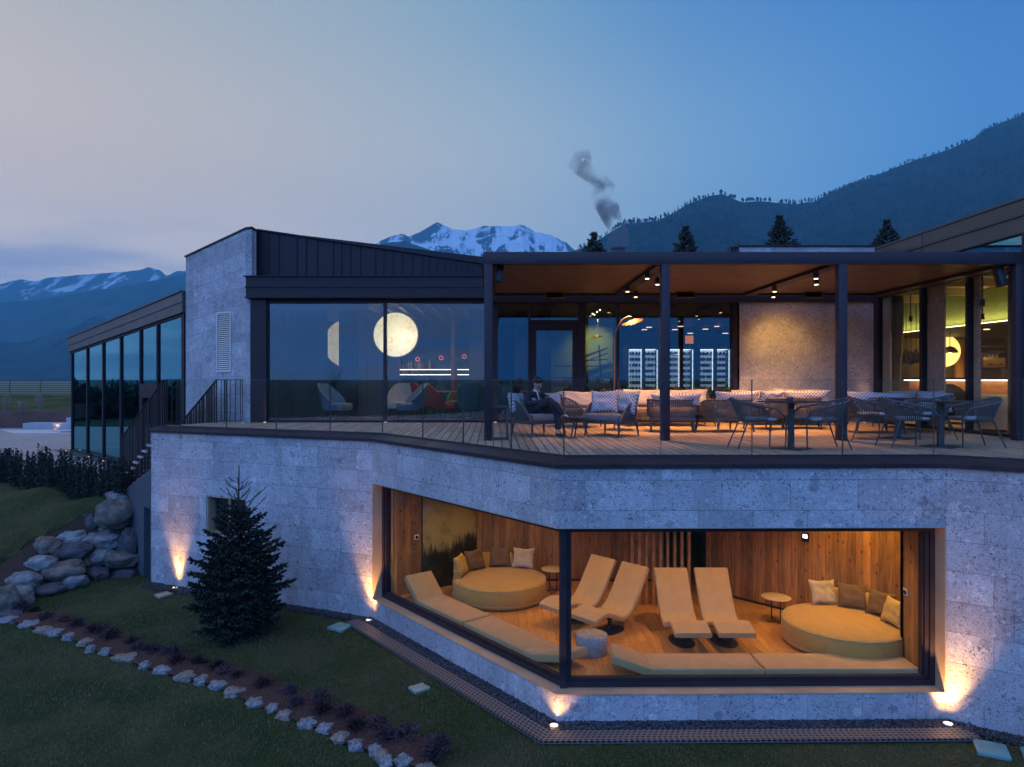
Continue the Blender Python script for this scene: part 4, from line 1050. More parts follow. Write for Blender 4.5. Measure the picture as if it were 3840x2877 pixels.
# ================================================================== hedge
def leafball(mb, c, r, n, ls, rd, up=.3):
    for _ in range(n):
        d = Vector((rd.gauss(0, 1), rd.gauss(0, 1), rd.gauss(0, 1))).normalized(); k = rd.uniform(.5, 1)**.5
        p = Vector(c)+Vector((d.x*r[0], d.y*r[1], d.z*r[2]))*k
        a = Vector((rd.uniform(-1, 1), rd.uniform(-1, 1), rd.uniform(-1, 1)+up)).normalized(); b_ = a.orthogonal().normalized(); s = ls*rd.uniform(.6, 1.3)
        o = len(mb.v); mb.v += [p-b_*s*.35, p+b_*s*.35, p+a*s]; mb.f.append([o, o+1, o+2]); mb.uv.append(None)
m, t, b = newmat('yew_needles'); b.inputs['Roughness'].default_value = .75; f = noi(t, coord(t), 14, 3)
t.links.new(mixc(t, mrange(t, f, .35, .65), c4((.009, .013, .010)), c4((.028, .038, .024))), b.inputs['Base Color']); M['yew'] = m
bark = pm('bark', (.05, .035, .028), .9, 0, .3, 8, .5, 40); M['bark'] = bark
hp = [(-9.75, 17.75), (-10.3, 17.95), (-10.9, 18.2), (-11.5, 18.45)]; d_ = Vector((-4.3, 2.0)).normalized()
hp = [Vector((-9.65, 17.72))+d_*(.50*k+rdg.uniform(-.08, .08)) for k in range(17)]
names = ['first', 'second', 'third', 'fourth', 'fifth', 'sixth', 'seventh', 'eighth', 'ninth', 'tenth', 'eleventh', 'twelfth', 'thirteenth', 'fourteenth', 'fifteenth', 'sixteenth', 'seventeenth']
for i, q in enumerate(hp):
    z = terr(q.x, q.y); rd = random.Random(50+i); o = thing('yew_shrub', names[i]+' dark upright yew of the hedge counted from the stairs', 'shrub', (q.x, q.y, z), group='yew hedge along the terrace')
    tk = MB(); tk.tube([(q.x, q.y, z-.05), (q.x+.02, q.y, z+.3), (q.x, q.y, z+.8)], [.03, .02, .01], 6); part(o, 'trunk', tk, bark, True)
    mb = MB(); h = rd.uniform(.85, 1.08)
    for s in range(rd.randint(12, 16)):
        a = rd.uniform(0, 6.28); r_ = rd.uniform(0, .25); px_, py_ = q.x+math.cos(a)*r_, q.y+math.sin(a)*r_; hh = h*rd.uniform(.65, 1.0)*(1-r_*.5)
        for kk in range(7):
            tt = kk/6; leafball(mb, (px_+.05*tt*math.cos(a), py_+.05*tt*math.sin(a), z+.05+hh*tt), (.085*(1-tt*.75), .085*(1-tt*.75), .09), 34 if kk < 5 else 16, .055, rd, .9)
    part(o, 'foliage', mb, M['yew'], True)

# ================================================================== fir tree on the lawn
def firtree(name, lab, cat, x, y, z, H_, Rm, mats, seed, whorls=22, dens=1., needle=.05, leader=.3, grp=None, top_open=True, skirt=.04, wid=.013, pw=.66, prof=None):
    rd = random.Random(seed); o = thing(name, lab, cat, (x, y, z), group=grp)
    tk = MB(); tk.tube([(0, 0, -.05), (.01, 0, H_*.4), (-.01, 0, H_*.8), (0, 0, H_)], [.022*H_, .015*H_, .006*H_, .003*H_], 8); part(o, 'trunk', tk, M['bark'])
    fo = MB(); br = MB()
    def sprig(p0, p1, n, nl):
        ax = (p1-p0); l = ax.length; ax.normalize(); s1 = ax.orthogonal().normalized(); s2 = ax.cross(s1)
        for k in range(n):
            tt = rd.uniform(0, 1); a = rd.uniform(0, 6.28); d = (s1*math.cos(a)+s2*math.sin(a))*.8+ax*.7+Vector((0, 0, .25)); d.normalize()
            p = p0+ax*l*tt; q = p+d*nl*rd.uniform(.7, 1.2); w = ax.cross(d).normalized()*nl*wid/.05
            oo = len(fo.v); fo.v += [p-w, p+w, q]; fo.f.append([oo, oo+1, oo+2]); fo.uv.append(None)
    for wi in range(whorls):
        tt = wi/(whorls-1); zz = H_*(skirt+(1-leader*.5-skirt)*tt**.92); rr = Rm*(1-tt)**pw*(1 if tt > .12 else .80+tt*1.6)
        if prof: rr = Rm*next(b0+(b1-b0)*(tt-a0_)/(a1_-a0_) for (a0_, b0), (a1_, b1) in zip(prof, prof[1:]) if tt <= a1_+1e-6)
        rr = max(rr, .014*H_)
        nb = max(5, int((13 if tt < .6 else 8)*(1-.35*tt)*dens))
        for k in range(nb):
            a = 6.283*(k+rd.uniform(-.35, .35))/nb+wi*1.7; ln = rr*rd.uniform(.72, 1.16); up = (.95 if prof else .45)*tt**1.4+.03+rd.uniform(-.08, .1)
            d = Vector((math.cos(a), math.sin(a), 0)); p0 = Vector((0, 0, zz)); p1 = p0+d*ln*.55+Vector((0, 0, ln*(up-.10))); p2 = p0+d*ln+Vector((0, 0, ln*(up*1.1)+.03*H_*.3))
            br.tube([p0, p1, p2], [.004*H_, .0028*H_, .0012*H_], 4, cap=False)
            nn_ = int(9+ln/needle*7*dens); sprig(p0.lerp(p1, .25), p1, nn_, needle); sprig(p1, p2, int(nn_*1.3), needle)
            ns = max(2, int(ln/(.10 if H_ < 5 else .35)))
            for s in range(ns):
                u = .25+.7*(s+.5)/ns; base_ = p0.lerp(p1, u/.55) if u < .55 else p1.lerp(p2, (u-.55)/.45)
                for sg in (-1, 1):
                    sd = Vector((-d.y, d.x, 0))*sg; q = base_+(sd*.75+d*.65).normalized()*ln*(.36*(1.12-u))+Vector((0, 0, rd.uniform(-.02, .03)*ln*2))
                    sprig(base_, q, int(5+ln*(1-u*.5)/needle*3.4*dens), needle)
    sprig(Vector((0, 0, H_*.86)), Vector((0, 0, H_)), 40 if prof else 22, needle*(.5 if prof else .8))
    if prof:      # open top: a few long upswept shoots on a visible leader
        for zq, ln, n_ in ((.70, .52, 6), (.75, .44, 6), (.80, .36, 5), (.85, .27, 5), (.89, .18, 4)):
            for k in range(n_):
                a = 6.283*(k+rd.uniform(-.3, .3))/n_+zq*9; p0 = Vector((0, 0, H_*zq)); l_ = ln*rd.uniform(.75, 1.1); d = Vector((math.cos(a), math.sin(a), 0)); p1 = p0+d*l_*.7+Vector((0, 0, l_*.42)); p2 = p0+d*l_+Vector((0, 0, l_*.72))
                br.tube([p0, p1, p2], [.006, .005, .003], 4, cap=False); sprig(p0.lerp(p1, .2), p1, int(70*l_), needle*.7); sprig(p1, p2, int(60*l_), needle*.7)
    part(o, 'branches', br, M['bark']); part(o, 'needles', fo, mats)
    return o
m, t, b = newmat('fir_needles'); b.inputs['Roughness'].default_value = .7; f = noi(t, coord(t), 7, 3)
t.links.new(mixc(t, mrange(t, f, .35, .65), c4((.010, .017, .012)), c4((.030, .046, .030))), b.inputs['Base Color']); M['fir'] = m
ft_ = G(512, 1375)
firtree('fir_tree', 'young dark green fir tree standing on the lawn before the stone wall', 'fir tree', ft_.x, ft_.y+.1, -.02, 3.17, .90, M['fir'], 5, whorls=20, needle=.042, leader=.60, dens=1.25, prof=[(0, .74), (.15, .98), (.35, 1.02), (.6, .76), (.8, .48), (.92, .32), (1, .2)])
for i, (dx, dyt, Y, w, lab) in enumerate(((1283, 503, 34, 1.35, 'ragged evergreen top showing over the pergola roof near the smoke'), (1481, 490, 36, 1.2, 'dark conifer top over the pergola roof right of the smoke'),
                                    (1684, 466, 38, 1.3, 'tallest dark spruce top above the stone block roof'), (1916, 476, 40, 1.35, 'dark spruce top beside the sloping roof parapet'))):
    zt = Z(dyt, Y); h = 9.0
    o = firtree('spruce_tree', lab, 'spruce tree', X(dx, Y), Y, zt-h, h, 2.5, M['fir'], 20+i, whorls=30, needle=.15, leader=.04, dens=.9, grp='conifers behind the hotel', skirt=.3, wid=.010, pw=.85)

# ================================================================== flower bed edge on the lawn
SB = [(.2604, 0, .2604, 1267.3, [(75, 285, 80, 35), (245, 320, 75, 38), (365, 370, 75, 40), (465, 390, 60, 30), (577, 428, 60, 28), (715, 475, 75, 38), (755, 527, 42, 12), (880, 548, 50, 35), (1045, 600, 105, 42), (1208, 665, 45, 33), (1350, 705, 90, 28), (1540, 755, 80, 48), (1670, 788, 60, 52), (1810, 830, 85, 38), (1950, 885, 85, 58), (2120, 975, 90, 50)]),
      (.3125, 576, .3125, 1267.3, [(45, 850, 45, 28), (130, 900, 60, 38), (285, 950, 65, 50), (410, 992, 65, 32), (510, 1058, 65, 48), (620, 1108, 60, 45), (755, 1140, 50, 22), (795, 1180, 55, 35), (830, 1215, 50, 25), (955, 1215, 70, 35), (1100, 1275, 70, 35)])]
sm = [pm('pale_edge_stone', (.17, .175, .18), .85, 0, .35, 5, .8, 35, .3, .5), pm('warm_edge_stone', (.18, .155, .13), .85, 0, .35, 5, .8, 35, .3, .5)]
tot = sum(len(s[4]) for s in SB); cnt = 0; bedline = []
for (ax, bx, ay, by, lst) in SB:
    for (zx, zy, zw, zh) in lst:
        dx, dy = ax*zx+bx, ay*zy+by; p = G(dx, dy); f = p.y/1498; rx = zw*ax*f; ry = max(.10, zh*ay*f*p.y/CZ*.62); cnt += 1
        mb = MB(); mb.blob((0, 0, 0), (rx*.95, min(ry, .20), .065), 20, 10, seed=cnt+40, amp=.2, fr=1.5, sq=.75, crag=.25)
        o = solo('edging_stone', mb, sm[0 if cnt % 3 else 1], 'flat pale edging stone number %d' % cnt, 'stone', 'edging stones along the flower bed', smooth=True, base=(p.x, p.y, .012), rz=rdg.uniform(-.3, .3), local=True)
        o['label'] = ('warm beige' if cnt % 3 == 0 else 'pale grey')+' edging stone, '+(('%s from the left end of the curved row' % ['first', 'second', 'third', 'fourth', 'fifth', 'sixth', 'seventh', 'eighth', 'ninth', 'tenth', 'eleventh', 'twelfth', 'thirteenth', 'fourteenth'][cnt-1]) if cnt <= 14 else ('%s from the right end of the curved row' % ['first', 'second', 'third', 'fourth', 'fifth', 'sixth', 'seventh', 'eighth', 'ninth', 'tenth', 'eleventh', 'twelfth', 'thirteenth', 'fourteenth'][tot-cnt]))
        bedline.append(p)
# soil strip just behind the stones
mb = MB(); bedline.sort(key=lambda p: p.x); up = []; lo = []
nb_ = len(bedline)
for i, p in enumerate(bedline):
    a = bedline[max(0, i-2)]; c = bedline[min(nb_-1, i+2)]; t_ = (c-a).normalized(); n = Vector((-t_.y, t_.x, 0)); n = n if n.y > 0 else -n
    w = .62+.25*mnoise.noise(Vector((i*.6, 0, 0))); lo.append(p-n*.05); up.append((p+n*w, n))
rows = [[Vector((q.x, q.y, .02)) for q in lo], [Vector((q.x+n.x*-.3, q.y+n.y*-.3, .075)) for q, n in up], [Vector((q.x, q.y, .022)) for q, n in up]]
rows = [[Vector((q.x, q.y, q.z+.01+.02*mnoise.noise(q*3))) for q in r_] for r_ in rows]
mb.grid(rows); struct('flower_bed_soil', mb, pm('red_brown_mulch', (.060, .032, .026), .95, 0, .35, 6, .9, 50, .2, .8), smooth=True)
m, t, b = newmat('heather_leaves'); b.inputs['Roughness'].default_value = .85; f = noi(t, coord(t), 12, 3)
t.links.new(mixc(t, mrange(t, f, .35, .65), c4((.020, .014, .017)), c4((.085, .048, .060))), b.inputs['Base Color']); M['heather'] = m
HS = [(.2604*a, 1267.3+.2604*c) for a, c in ((180, 190), (285, 212), (380, 268), (520, 292), (640, 335), (800, 388), (920, 435), (1090, 475), (1150, 525), (1270, 545), (1420, 560), (1480, 635), (1650, 645), (1800, 682), (1860, 728), (1970, 755), (2180, 835))]
HS += [(576+.3125*a, 1267.3+.3125*c) for a, c in ((160, 750), (200, 832), (370, 795), (385, 880), (540, 905), (620, 990), (760, 975), (830, 1065), (960, 1045), (1190, 1125), (1150, 1195))]
HS.sort(); prot = []
for v_ in range(4):
    rd = random.Random(90+v_); mb = MB()
    for s in range(120):
        a = rd.uniform(0, 6.28); tl_ = rd.uniform(.1, 1.25); d = Vector((math.cos(a)*math.sin(tl_), math.sin(a)*math.sin(tl_), math.cos(tl_)*.75)); ln = rd.uniform(.14, .27)
        e = d*ln; 
        for k in range(16):
            p = e*(.25+.75*k/15); a2 = Vector((rd.uniform(-1, 1), rd.uniform(-1, 1), rd.uniform(0, 1))).normalized(); b2 = a2.orthogonal().normalized(); ss = .022
            oo = len(mb.v); mb.v += [p-b2*ss*.4, p+b2*ss*.4, p+a2*ss]; mb.f.append([oo, oo+1, oo+2]); mb.uv.append(None)
    prot.append(make_mesh('heather_shrub', mb, M['heather']))
for i, (dx, dy) in enumerate(HS):
    p = G(dx, dy+5); o = bpy.data.objects.new('heather_shrub', prot[i % 4]); COL.objects.link(o); o.location = (p.x, p.y, .04); s = rdg.uniform(.8, 1.25); o.scale = (s, s, s*rdg.uniform(.8, 1.05)); o.rotation_euler = (0, 0, rdg.uniform(0, 6))
    nm = names[i] if i < 14 else names[len(HS)-1-i]
    tag(o, 'small dark purple heather, %s from the %s end of the flower bed' % (nm, 'left' if i < 14 else 'right'), 'shrub', 'heather shrubs in the flower bed')

# ================================================================== gravel, drain grate, covers
mb = MB(); band(mb, [PL[0], PL[1]], -.26, 0, -.05, .03); band(mb, [PL[1], PL[2], PL[3]], -.24, 0, -.05, .032); band(mb, [PL[3], PL[4]], -.24, 0, -.05, .03)
struct('gravel_strip', mb, M['gravel'])
rd = random.Random(8); mb = MB()
acc = []
for i in range(4):
    a = Vector(PL[i]); b_ = Vector(PL[i+1]); l = (b_-a).length; t_ = (b_-a)/l; n = Vector((t_.y, -t_.x))
    for k in range(int(l*(230 if i in (1, 2) else 150))):
        q = a+t_*rd.uniform(0, l)+n*rd.uniform(.015, .235); s = rd.uniform(.012, .026)
        T = Matrix.Rotation(rd.uniform(0, 3), 4, 'Z') @ Matrix.Rotation(rd.uniform(-.6, .6), 4, 'X'); mb.box((q.x, q.y, .036+rd.uniform(0, .01)), (s*1.5, s, s*.7), M=T)
solo('gravel', mb, pm('slate_chips', (.045, .05, .06), .55, 0, .6, 25), None, None, kind='stuff')
m, t, b = newmat('drain_grate'); b.inputs['Roughness'].default_value = .5; b.inputs['Metallic'].default_value = .3
bt = t.nodes.new('ShaderNodeTexBrick'); bt.offset = 0.0; bt.inputs['Scale'].default_value = 1; bt.inputs['Brick Width'].default_value = .075; bt.inputs['Row Height'].default_value = .062  # dark slots painted on in place of the shade in open holes
bt.inputs['Mortar Size'].default_value = .017; bt.inputs['Mortar Smooth'].default_value = .3; bt.inputs['Color1'].default_value = (.002, .002, .002, 1); bt.inputs['Color2'].default_value = (.002, .002, .002, 1); bt.inputs['Mortar'].default_value = (.16, .15, .15, 1)
uv = t.nodes.new('ShaderNodeTexCoord'); t.links.new(uv.outputs['UV'], bt.inputs['Vector']); t.links.new(bt.outputs['Color'], b.inputs['Base Color'])
G0 = offs(PL[1:4], -.24); st_ = Vector(G0[0])+(Vector(G0[1])-Vector(G0[0])).normalized()*(-.1); en = Vector(G0[2])+Vector((.12, 0))
mb = MB(); band(mb, [tuple(st_), G0[1], tuple(en)], -.29, 0, .0, .04)
solo('drain_grate', mb, m, 'long perforated metal drain grate following the corner window wall', 'drain grate')
gs = [pm('green_cover', (.13, .27, .27), .6, 0, .12, 5), pm('sage_cover', (.24, .32, .27), .6, 0, .12, 5), pm('beige_cover', (.30, .27, .20), .7, 0, .12, 5)]
def cover(pts, lab, mm):
    q = [G(a, c_, .03) for a, c_ in pts]; mb = MB(); mb.prism([(p.x, p.y) for p in q], -.02, .03)
    solo('access_cover', mb, mm, lab, 'access cover', 'covers set in the lawn', bev=.004)
cover([(706, 1354), (733, 1343), (762, 1349), (738, 1362)], 'teal square cover in the lawn near the left end of the drain grate', gs[0])
cover([(882, 1483), (912, 1474), (930, 1484), (898, 1495)], 'sage square cover in the middle of the lawn beside the long drain grate', gs[1])
cover([(333, 1284), (360, 1277), (374, 1281), (345, 1289)], 'beige square cover in the lawn below the leftmost wall uplight', gs[2])
cover([(2100, 1594), (2172, 1608), (2186, 1638), (2112, 1624)], 'large teal cover in the lawn at the lower right', gs[0])
cover([(2203, 1612), (2260, 1622), (2275, 1650), (2215, 1640)], 'teal cover cut by the right edge of the view', gs[0])

# wall uplights
uplight((X(378, 15.70), 15.70, .035), 'glowing ground light left of the fir tree at the stone wall', (X(378.5, 15.75)+.03, 15.81, .62), 34, 80, tall=(430, 1.25, 50))
uplight((X(577, 14.95), 14.95, .035), 'glowing ground light hidden behind the fir tree', (X(577, 15)+.08, 15.06, .62), 34, 80, tall=(430, 1.25, 50))
uplight((-2.44, 13.57, .038), 'glowing ground light at the left corner of the lounge window', (-2.42, 13.72, .62), 22, 84, tall=(400, 1.2, 54))
uplight((X(1197, 9.40), 9.42, .045), 'glowing ground light below the middle corner of the lounge window', (.87, 9.57, .30), 26, 96)
uplight((X(2049, 9.46), 9.47, .045), 'glowing ground light at the right corner of the lounge window', (6.33, 9.66, .50), 18, 94, tall=(380, 1.15, 70))
for (dx, e, lab) in ((572, 7, 'tiny light at the foot of the dark pillar left of the big glazing'), (833, 9, 'tiny light at the foot of the mullion in the big glazing'), (1070, 10, 'tiny light at the foot of the mullion left of the glass door'), (1601, 40, 'light at the left foot of the lit stone wall'), (1868, 40, 'light at the right foot of the lit stone wall')):
    x = X(dx, 17.4); uplight((x, 17.42, DK+.004), lab, (x, 17.62 if e < 30 else 17.75, 6.2), e*3, 34, .03, 'lights along the glazing of the deck')
uplight((-6.22, 17.2, DK+.004), 'tiny light at the foot of the stone tower corner', (-6.28, 17.55, 6.2), 6, 40, .02, 'lights along the glazing of the deck')

# distant hedge beyond the terrace (mirrored in the wing's glass)
mb = MB(); rd = random.Random(77)
for k in range(150):
    u = k/149; x = lerp(-34, -47, u)+rd.uniform(-.8, .8); y = lerp(20, 52, u)+rd.uniform(-.8, .8); leafball(mb, (x, y, 2.4+rd.uniform(-.3, .5)), (.9, .9, rd.uniform(1.2, 1.9)), 90, .45, rd, .8)
solo('far_hedge', mb, M['yew'], 'dark tall hedge beyond the pool terrace, mirrored in the glass wing', 'hedge')
# bare trees in the garden behind the viewer, mirrored in the glazing
def bare_tree(x, y, h, seed, lab):
    rd = random.Random(seed); o = thing('bare_tree', lab, 'tree', (x, y, 0), group='bare trees mirrored in the glazing'); tr_ = MB(); cr_ = MB()
    def grow(p, d, l, r, lev):
        q = p+d*l; m_ = p.lerp(q, .5)+Vector((rd.uniform(-.06, .06), rd.uniform(-.06, .06), 0))*l; (tr_ if lev == 0 else cr_).tube([p, m_, q], [r, r*.85, r*.7], 5 if lev < 3 else 3, cap=False)
        if lev >= 6: return
        for k in range(rd.choice((2, 3, 3)) if lev else 4):
            a = rd.uniform(0, 6.28); s = rd.uniform(.35, .75); dd = (d+Vector((math.cos(a)*s, math.sin(a)*s, rd.uniform(-.1, .25)))).normalized(); grow(p.lerp(q, rd.uniform(.6, 1)), dd, l*rd.uniform(.62, .82), r*.6, lev+1)
    grow(Vector((x, y, 0)), Vector((0, 0, 1)), h*.26, h*.018, 0); part(o, 'trunk', tr_, M['bark'], True); part(o, 'crown', cr_, M['bark'], True)
for x, y, h, lab in ((-9.5, -9, 6.5, 'left bare garden tree mirrored in the big glazing'), (-4.5, -14, 7.5, 'tall bare garden tree mirrored in the middle of the big glazing'), (1.5, -16, 6.5, 'bare garden tree mirrored near the pergola post'), (9, -13, 7, 'right bare garden tree mirrored in the wine cabinet panes')):
    bare_tree(x, y, h, int(x*7)+200, lab)
# ================================================================== mountains
def interp(pts, x):
    if x <= pts[0][0]: return pts[0][1]
    for (a, b), (c, d) in zip(pts, pts[1:]):
        if x <= c:
            u = (x-a)/(c-a); return b+(d-b)*u
    return pts[-1][1]
EE = 3.2
def ridge(pts, Y, front, back, base, amp, fr, mat, seed, nx=200, nv=54, jag=0., lean=.0, ret=False):
    wp = [(X(a, Y), Z(b, Y)) for a, b in pts]; x0, x1 = wp[0][0], wp[-1][0]; rows = []; off = Vector((seed*17.3, seed*5.1, seed))
    ext = (x1-x0)*.04
    for j in range(nv+1):
        v = j/nv*1.35; row = []
        for i in range(nx+1):
            x = lerp(x0, x1, i/nx); zr = interp(wp, x)
            y = Y-front*(1-v) if v <= 1 else Y+back*(v-1)/.35
            p = v**1.15 if v <= 1 else max(0, 1-(v-1)/.35*1.0)
            zz = base+(zr-base)*p
            q = Vector((x/fr, y/fr, 0))+off
            n = mnoise.fractal(q, .9, 2.1, 6)
            rg = 1-abs(mnoise.noise(Vector((x/fr*1.4, y/fr*.45, 3))+off))*2
            e = min(1, abs(1-v)*EE+.04)
            if v > 1: n -= 1.2
            zz += amp*(n*.7+rg*.55-.3)*e*min(1, v*4)*(.4+.6*p)+jag*mnoise.fractal(Vector((x/fr*9, 0, seed)), .8, 2, 4)*(1 if abs(v-1) < .2 else 0)
            xx = x*(y/Y if v <= 1 else 1)
            row.append(Vector((xx, y, zz)))
        rows.append(row)
    mb = MB(); mb.grid(rows); return mb, wp
def mtn(name, mb, mat): return struct(name, mb, mat, smooth=True)
def forestmat(name, c0, c1, sc):
    m, t, b = newmat(name); b.inputs['Roughness'].default_value = 1; b.inputs['Specular IOR Level'].default_value = 0
    v = coord(t); f = noi(t, v, sc, 8, .72); g = noi(t, v, sc*9, 4, .7)
    c = mixc(t, mrange(t, f, .38, .62), c4(c0), c4(c1)); c = mixc(t, mrange(t, g, .5, .7, 0, .6), c, c4([x*2.2 for x in c1]))
    t.links.new(c, b.inputs['Base Color']); bump(t, b, g, 1., 8.); return m
def snowmat(name, rock, snow, zlo, zhi, sc):
    m, t, b = newmat(name); b.inputs['Roughness'].default_value = .9; b.inputs['Specular IOR Level'].default_value = 0
    v = coord(t); ge = t.nodes.new('ShaderNodeNewGeometry'); s = t.nodes.new('ShaderNodeSeparateXYZ'); t.links.new(ge.outputs['Position'], s.inputs[0])
    nn = t.nodes.new('ShaderNodeSeparateXYZ'); t.links.new(ge.outputs['Normal'], nn.inputs[0])
    st = coord(t, 'Object', (1, .4, .35), (0, R(24), 0)); f = noi(t, st, sc, 9, .74, dist=.6); g = noi(t, v, sc*.35, 5)
    a = mth(t, 'ADD', mrange(t, s.outputs[2], zlo, zhi, .10, .72, False), mth(t, 'MULTIPLY', mth(t, 'SUBTRACT', f, .5), 3.6))
    a = mth(t, 'ADD', a, mth(t, 'MULTIPLY', mth(t, 'SUBTRACT', g, .5), 1.0)); a = mth(t, 'ADD', a, mth(t, 'MULTIPLY', mth(t, 'SUBTRACT', nn.outputs[2], .82), 1.6))
    a = mrange(t, a, .50, .66)
    t.links.new(mixc(t, a, c4(rock), c4(snow)), b.inputs['Base Color']); return m
fm1 = forestmat('forest_near', (.006, .012, .014), (.024, .034, .034), .012)
fm2 = forestmat('forest_far', (.008, .014, .018), (.028, .036, .040), .006)
# centre snow mountain
mb, _ = ridge([(700, 640), (760, 575), (800, 532), (840, 512), (868, 504), (884, 508), (905, 498), (930, 484), (945, 478), (962, 484), (985, 498), (1010, 500), (1030, 502), (1055, 494), (1090, 490), (1130, 492),
               (1160, 491), (1190, 486), (1212, 490), (1238, 506), (1265, 513), (1300, 530), (1335, 545), (1380, 560), (1500, 640)] and
              [(700, 625), (760, 575), (805, 531), (830, 517), (855, 506), (868, 503), (882, 509), (905, 500), (925, 489), (945, 478), (962, 487), (978, 494), (1005, 497), (1020, 495), (1045, 487), (1075, 488), (1110, 488), (1130, 485), (1142, 493), (1158, 503), (1172, 503), (1200, 514), (1222, 524), (1240, 540), (1300, 570), (1400, 640)],
              5000, 2300, 1500, -20, 260, 700, None, 3, nx=340, nv=135, jag=7)
mtn('snow_mountain', mb, snowmat('snow_center', (.03, .05, .08), (.40, .54, .66), 150, 1000, .0060))
mb, _ = ridge([(640, 640), (740, 560), (795, 535), (820, 527), (845, 523), (880, 522), (930, 540), (990, 566), (1050, 600), (1120, 650)], 3600, 1000, 500, -20, 60, 400, None, 7, jag=6)
mtn('wooded_hill', mb, fm2)
# right hill
RH = [(1150, 640), (1235, 545), (1290, 520), (1330, 494), (1350, 483), (1380, 480), (1420, 477), (1450, 462), (1490, 441), (1520, 428), (1545, 421), (1562, 420), (1585, 429), (1605, 436), (1640, 434), (1680, 438), (1720, 440), (1760, 435), (1790, 420), (1830, 402), (1870, 387), (1920, 368), (1975, 345), (2020, 332), (2060, 317), (2100, 300), (2130, 278), (2170, 262), (2212, 246), (2400, 160), (2700, 80)]
mb, rw = ridge(RH, 2800, 1850, 1500, -20, 85, 510, None, 11, nx=320, nv=108, jag=3)
mtn('wooded_hill', mb, fm1)
# left ranges
mb, _ = ridge([(-900, 560), (-300, 600), (0, 614), (40, 603), (75, 608), (110, 600), (170, 594), (250, 588), (300, 584), (320, 577), (345, 583), (360, 596), (380, 586), (402, 585), (460, 590), (560, 620), (760, 700)], 7000, 2200, 2000, -20, 170, 1000, None, 13, nx=260, nv=81, jag=8)
mtn('snow_mountain', mb, snowmat('snow_left', (.015, .025, .045), (.40, .50, .60), 640, 1550, .0050))
mb, _ = ridge([(-900, 600), (-300, 640), (0, 652), (60, 650), (130, 640), (200, 628), (270, 618), (330, 606), (400, 592), (470, 585), (600, 600), (800, 700)], 5000, 1500, 1400, -20, 110, 700, None, 17, nx=200, nv=54, jag=6)
mtn('wooded_hill', mb, fm2)
mb, _ = ridge([(-900, 640), (-200, 720), (0, 738), (30, 742), (70, 735), (110, 722), (160, 708), (185, 692), (205, 682), (225, 686), (245, 700), (300, 730), (400, 790), (600, 815)], 3300, 900, 1200, -20, 50, 420, None, 19, nx=200, nv=54, jag=5)
mtn('wooded_hill', mb, fm2)
# hills behind the viewer (seen only in the glass)
mb = MB(); rows = []
for j in range(14):
    row = []
    for i in range(90):
        a = math.pi+math.pi*1.15*(i/89-.5); r_ = 450+j*80; hgt = (9+6*mnoise.noise(Vector((a*2.3, 0, 9)))+7*mnoise.noise(Vector((a*14, 0, 2))))*math.sin(math.pi*j/13)
        row.append(Vector((math.sin(a)*r_, math.cos(a)*r_, hgt-10)))
    rows.append(row)
mb.grid(rows); struct('hills', mb, fm1, smooth=True)
# trees along the right hill's crest
rd = random.Random(31); mb = MB()
def crest(dx): return interp(rw, X(dx, 2800))
def farball(x, y, z, h, w, k):
    if k == 0:      # conifer
        for q in range(3): mb.lathe([(w*(1-.25*q), h*(.08+.27*q)), (w*.15, h*(.5+.25*q))], 6, (x+rd.uniform(-.3, .3), y, z))
    else:
        mb.tube([(x, y, z-2), (x, y, z+h*.5)], .5, 4)
        for q in range(4): mb.blob((x+rd.uniform(-.5, .5)*w, y, z+h*rd.uniform(.45, .85)), (w*.55, w*.5, h*.22), 6, 4, seed=rd.random()*99, amp=.3, fr=2)
dx = 1250
while dx < 2215:
    dense = mnoise.noise(Vector((dx*.02, 0, 4)))
    conif = (1440 < dx < 1500) or (1700 < dx < 1775) or dx < 1440 and rd.random() < .5
    if rd.random() < (.9 if (1320 < dx < 1500 or 1690 < dx < 1850) else .5+dense*.6):
        x = X(dx, 2800); h = rd.uniform(11, 22) if dx < 1800 else rd.uniform(7, 15)
        farball(x, 2800+rd.uniform(-12, 5), crest(dx)-7, h+5, h*rd.uniform(.18, .30) if conif else h*.35, 0 if conif and rd.random() < .7 else 1)
    dx += rd.uniform(1.2, 5.0)
solo('crest_trees', mb, fm1, None, None, kind='stuff', base=(0, 0, 0))
mb = MB(); p = P3(1560, 420, 2800); mb.bar((p.x, p.y, p.z-3), (p.x, p.y, p.z+14), 1.2); mb.bar((p.x-3.6, p.y, p.z+10.5), (p.x+3.6, p.y, p.z+10.5), 1.0)
solo('summit_cross', mb, M['black'], 'tiny dark cross on the rounded summit of the wooded hill', 'cross')
# tree tops on the forested slope
mb = MB()
for k in range(2600):
    dx = rd.uniform(1330, 2300); u = rd.uniform(.35, .97); x0 = X(dx, 2800); zr = interp(rw, x0)
    y = 2800-1850*(1-u); x = x0*y/2800
    q = Vector((x0/510, y/510, 0))+Vector((11*17.3, 11*5.1, 11)); n = mnoise.fractal(q, .9, 2.1, 6); rg = 1-abs(mnoise.noise(Vector((x0/510*1.4, y/510*.45, 3))+Vector((11*17.3, 11*5.1, 11))))*2
    p_ = u**1.15; z = -20+(zr+20)*p_+85*(n*.7+rg*.55-.3)*min(1, abs(1-u)*3.2+.04)*(.4+.6*p_)
    h = rd.uniform(8, 18); mb.lathe([(h*.28, -1), (h*.2, h*.4), (.2, h)], 5, (x, y, z))
solo('slope_trees', mb, fm1, None, None, kind='stuff', base=(0, 0, 0))

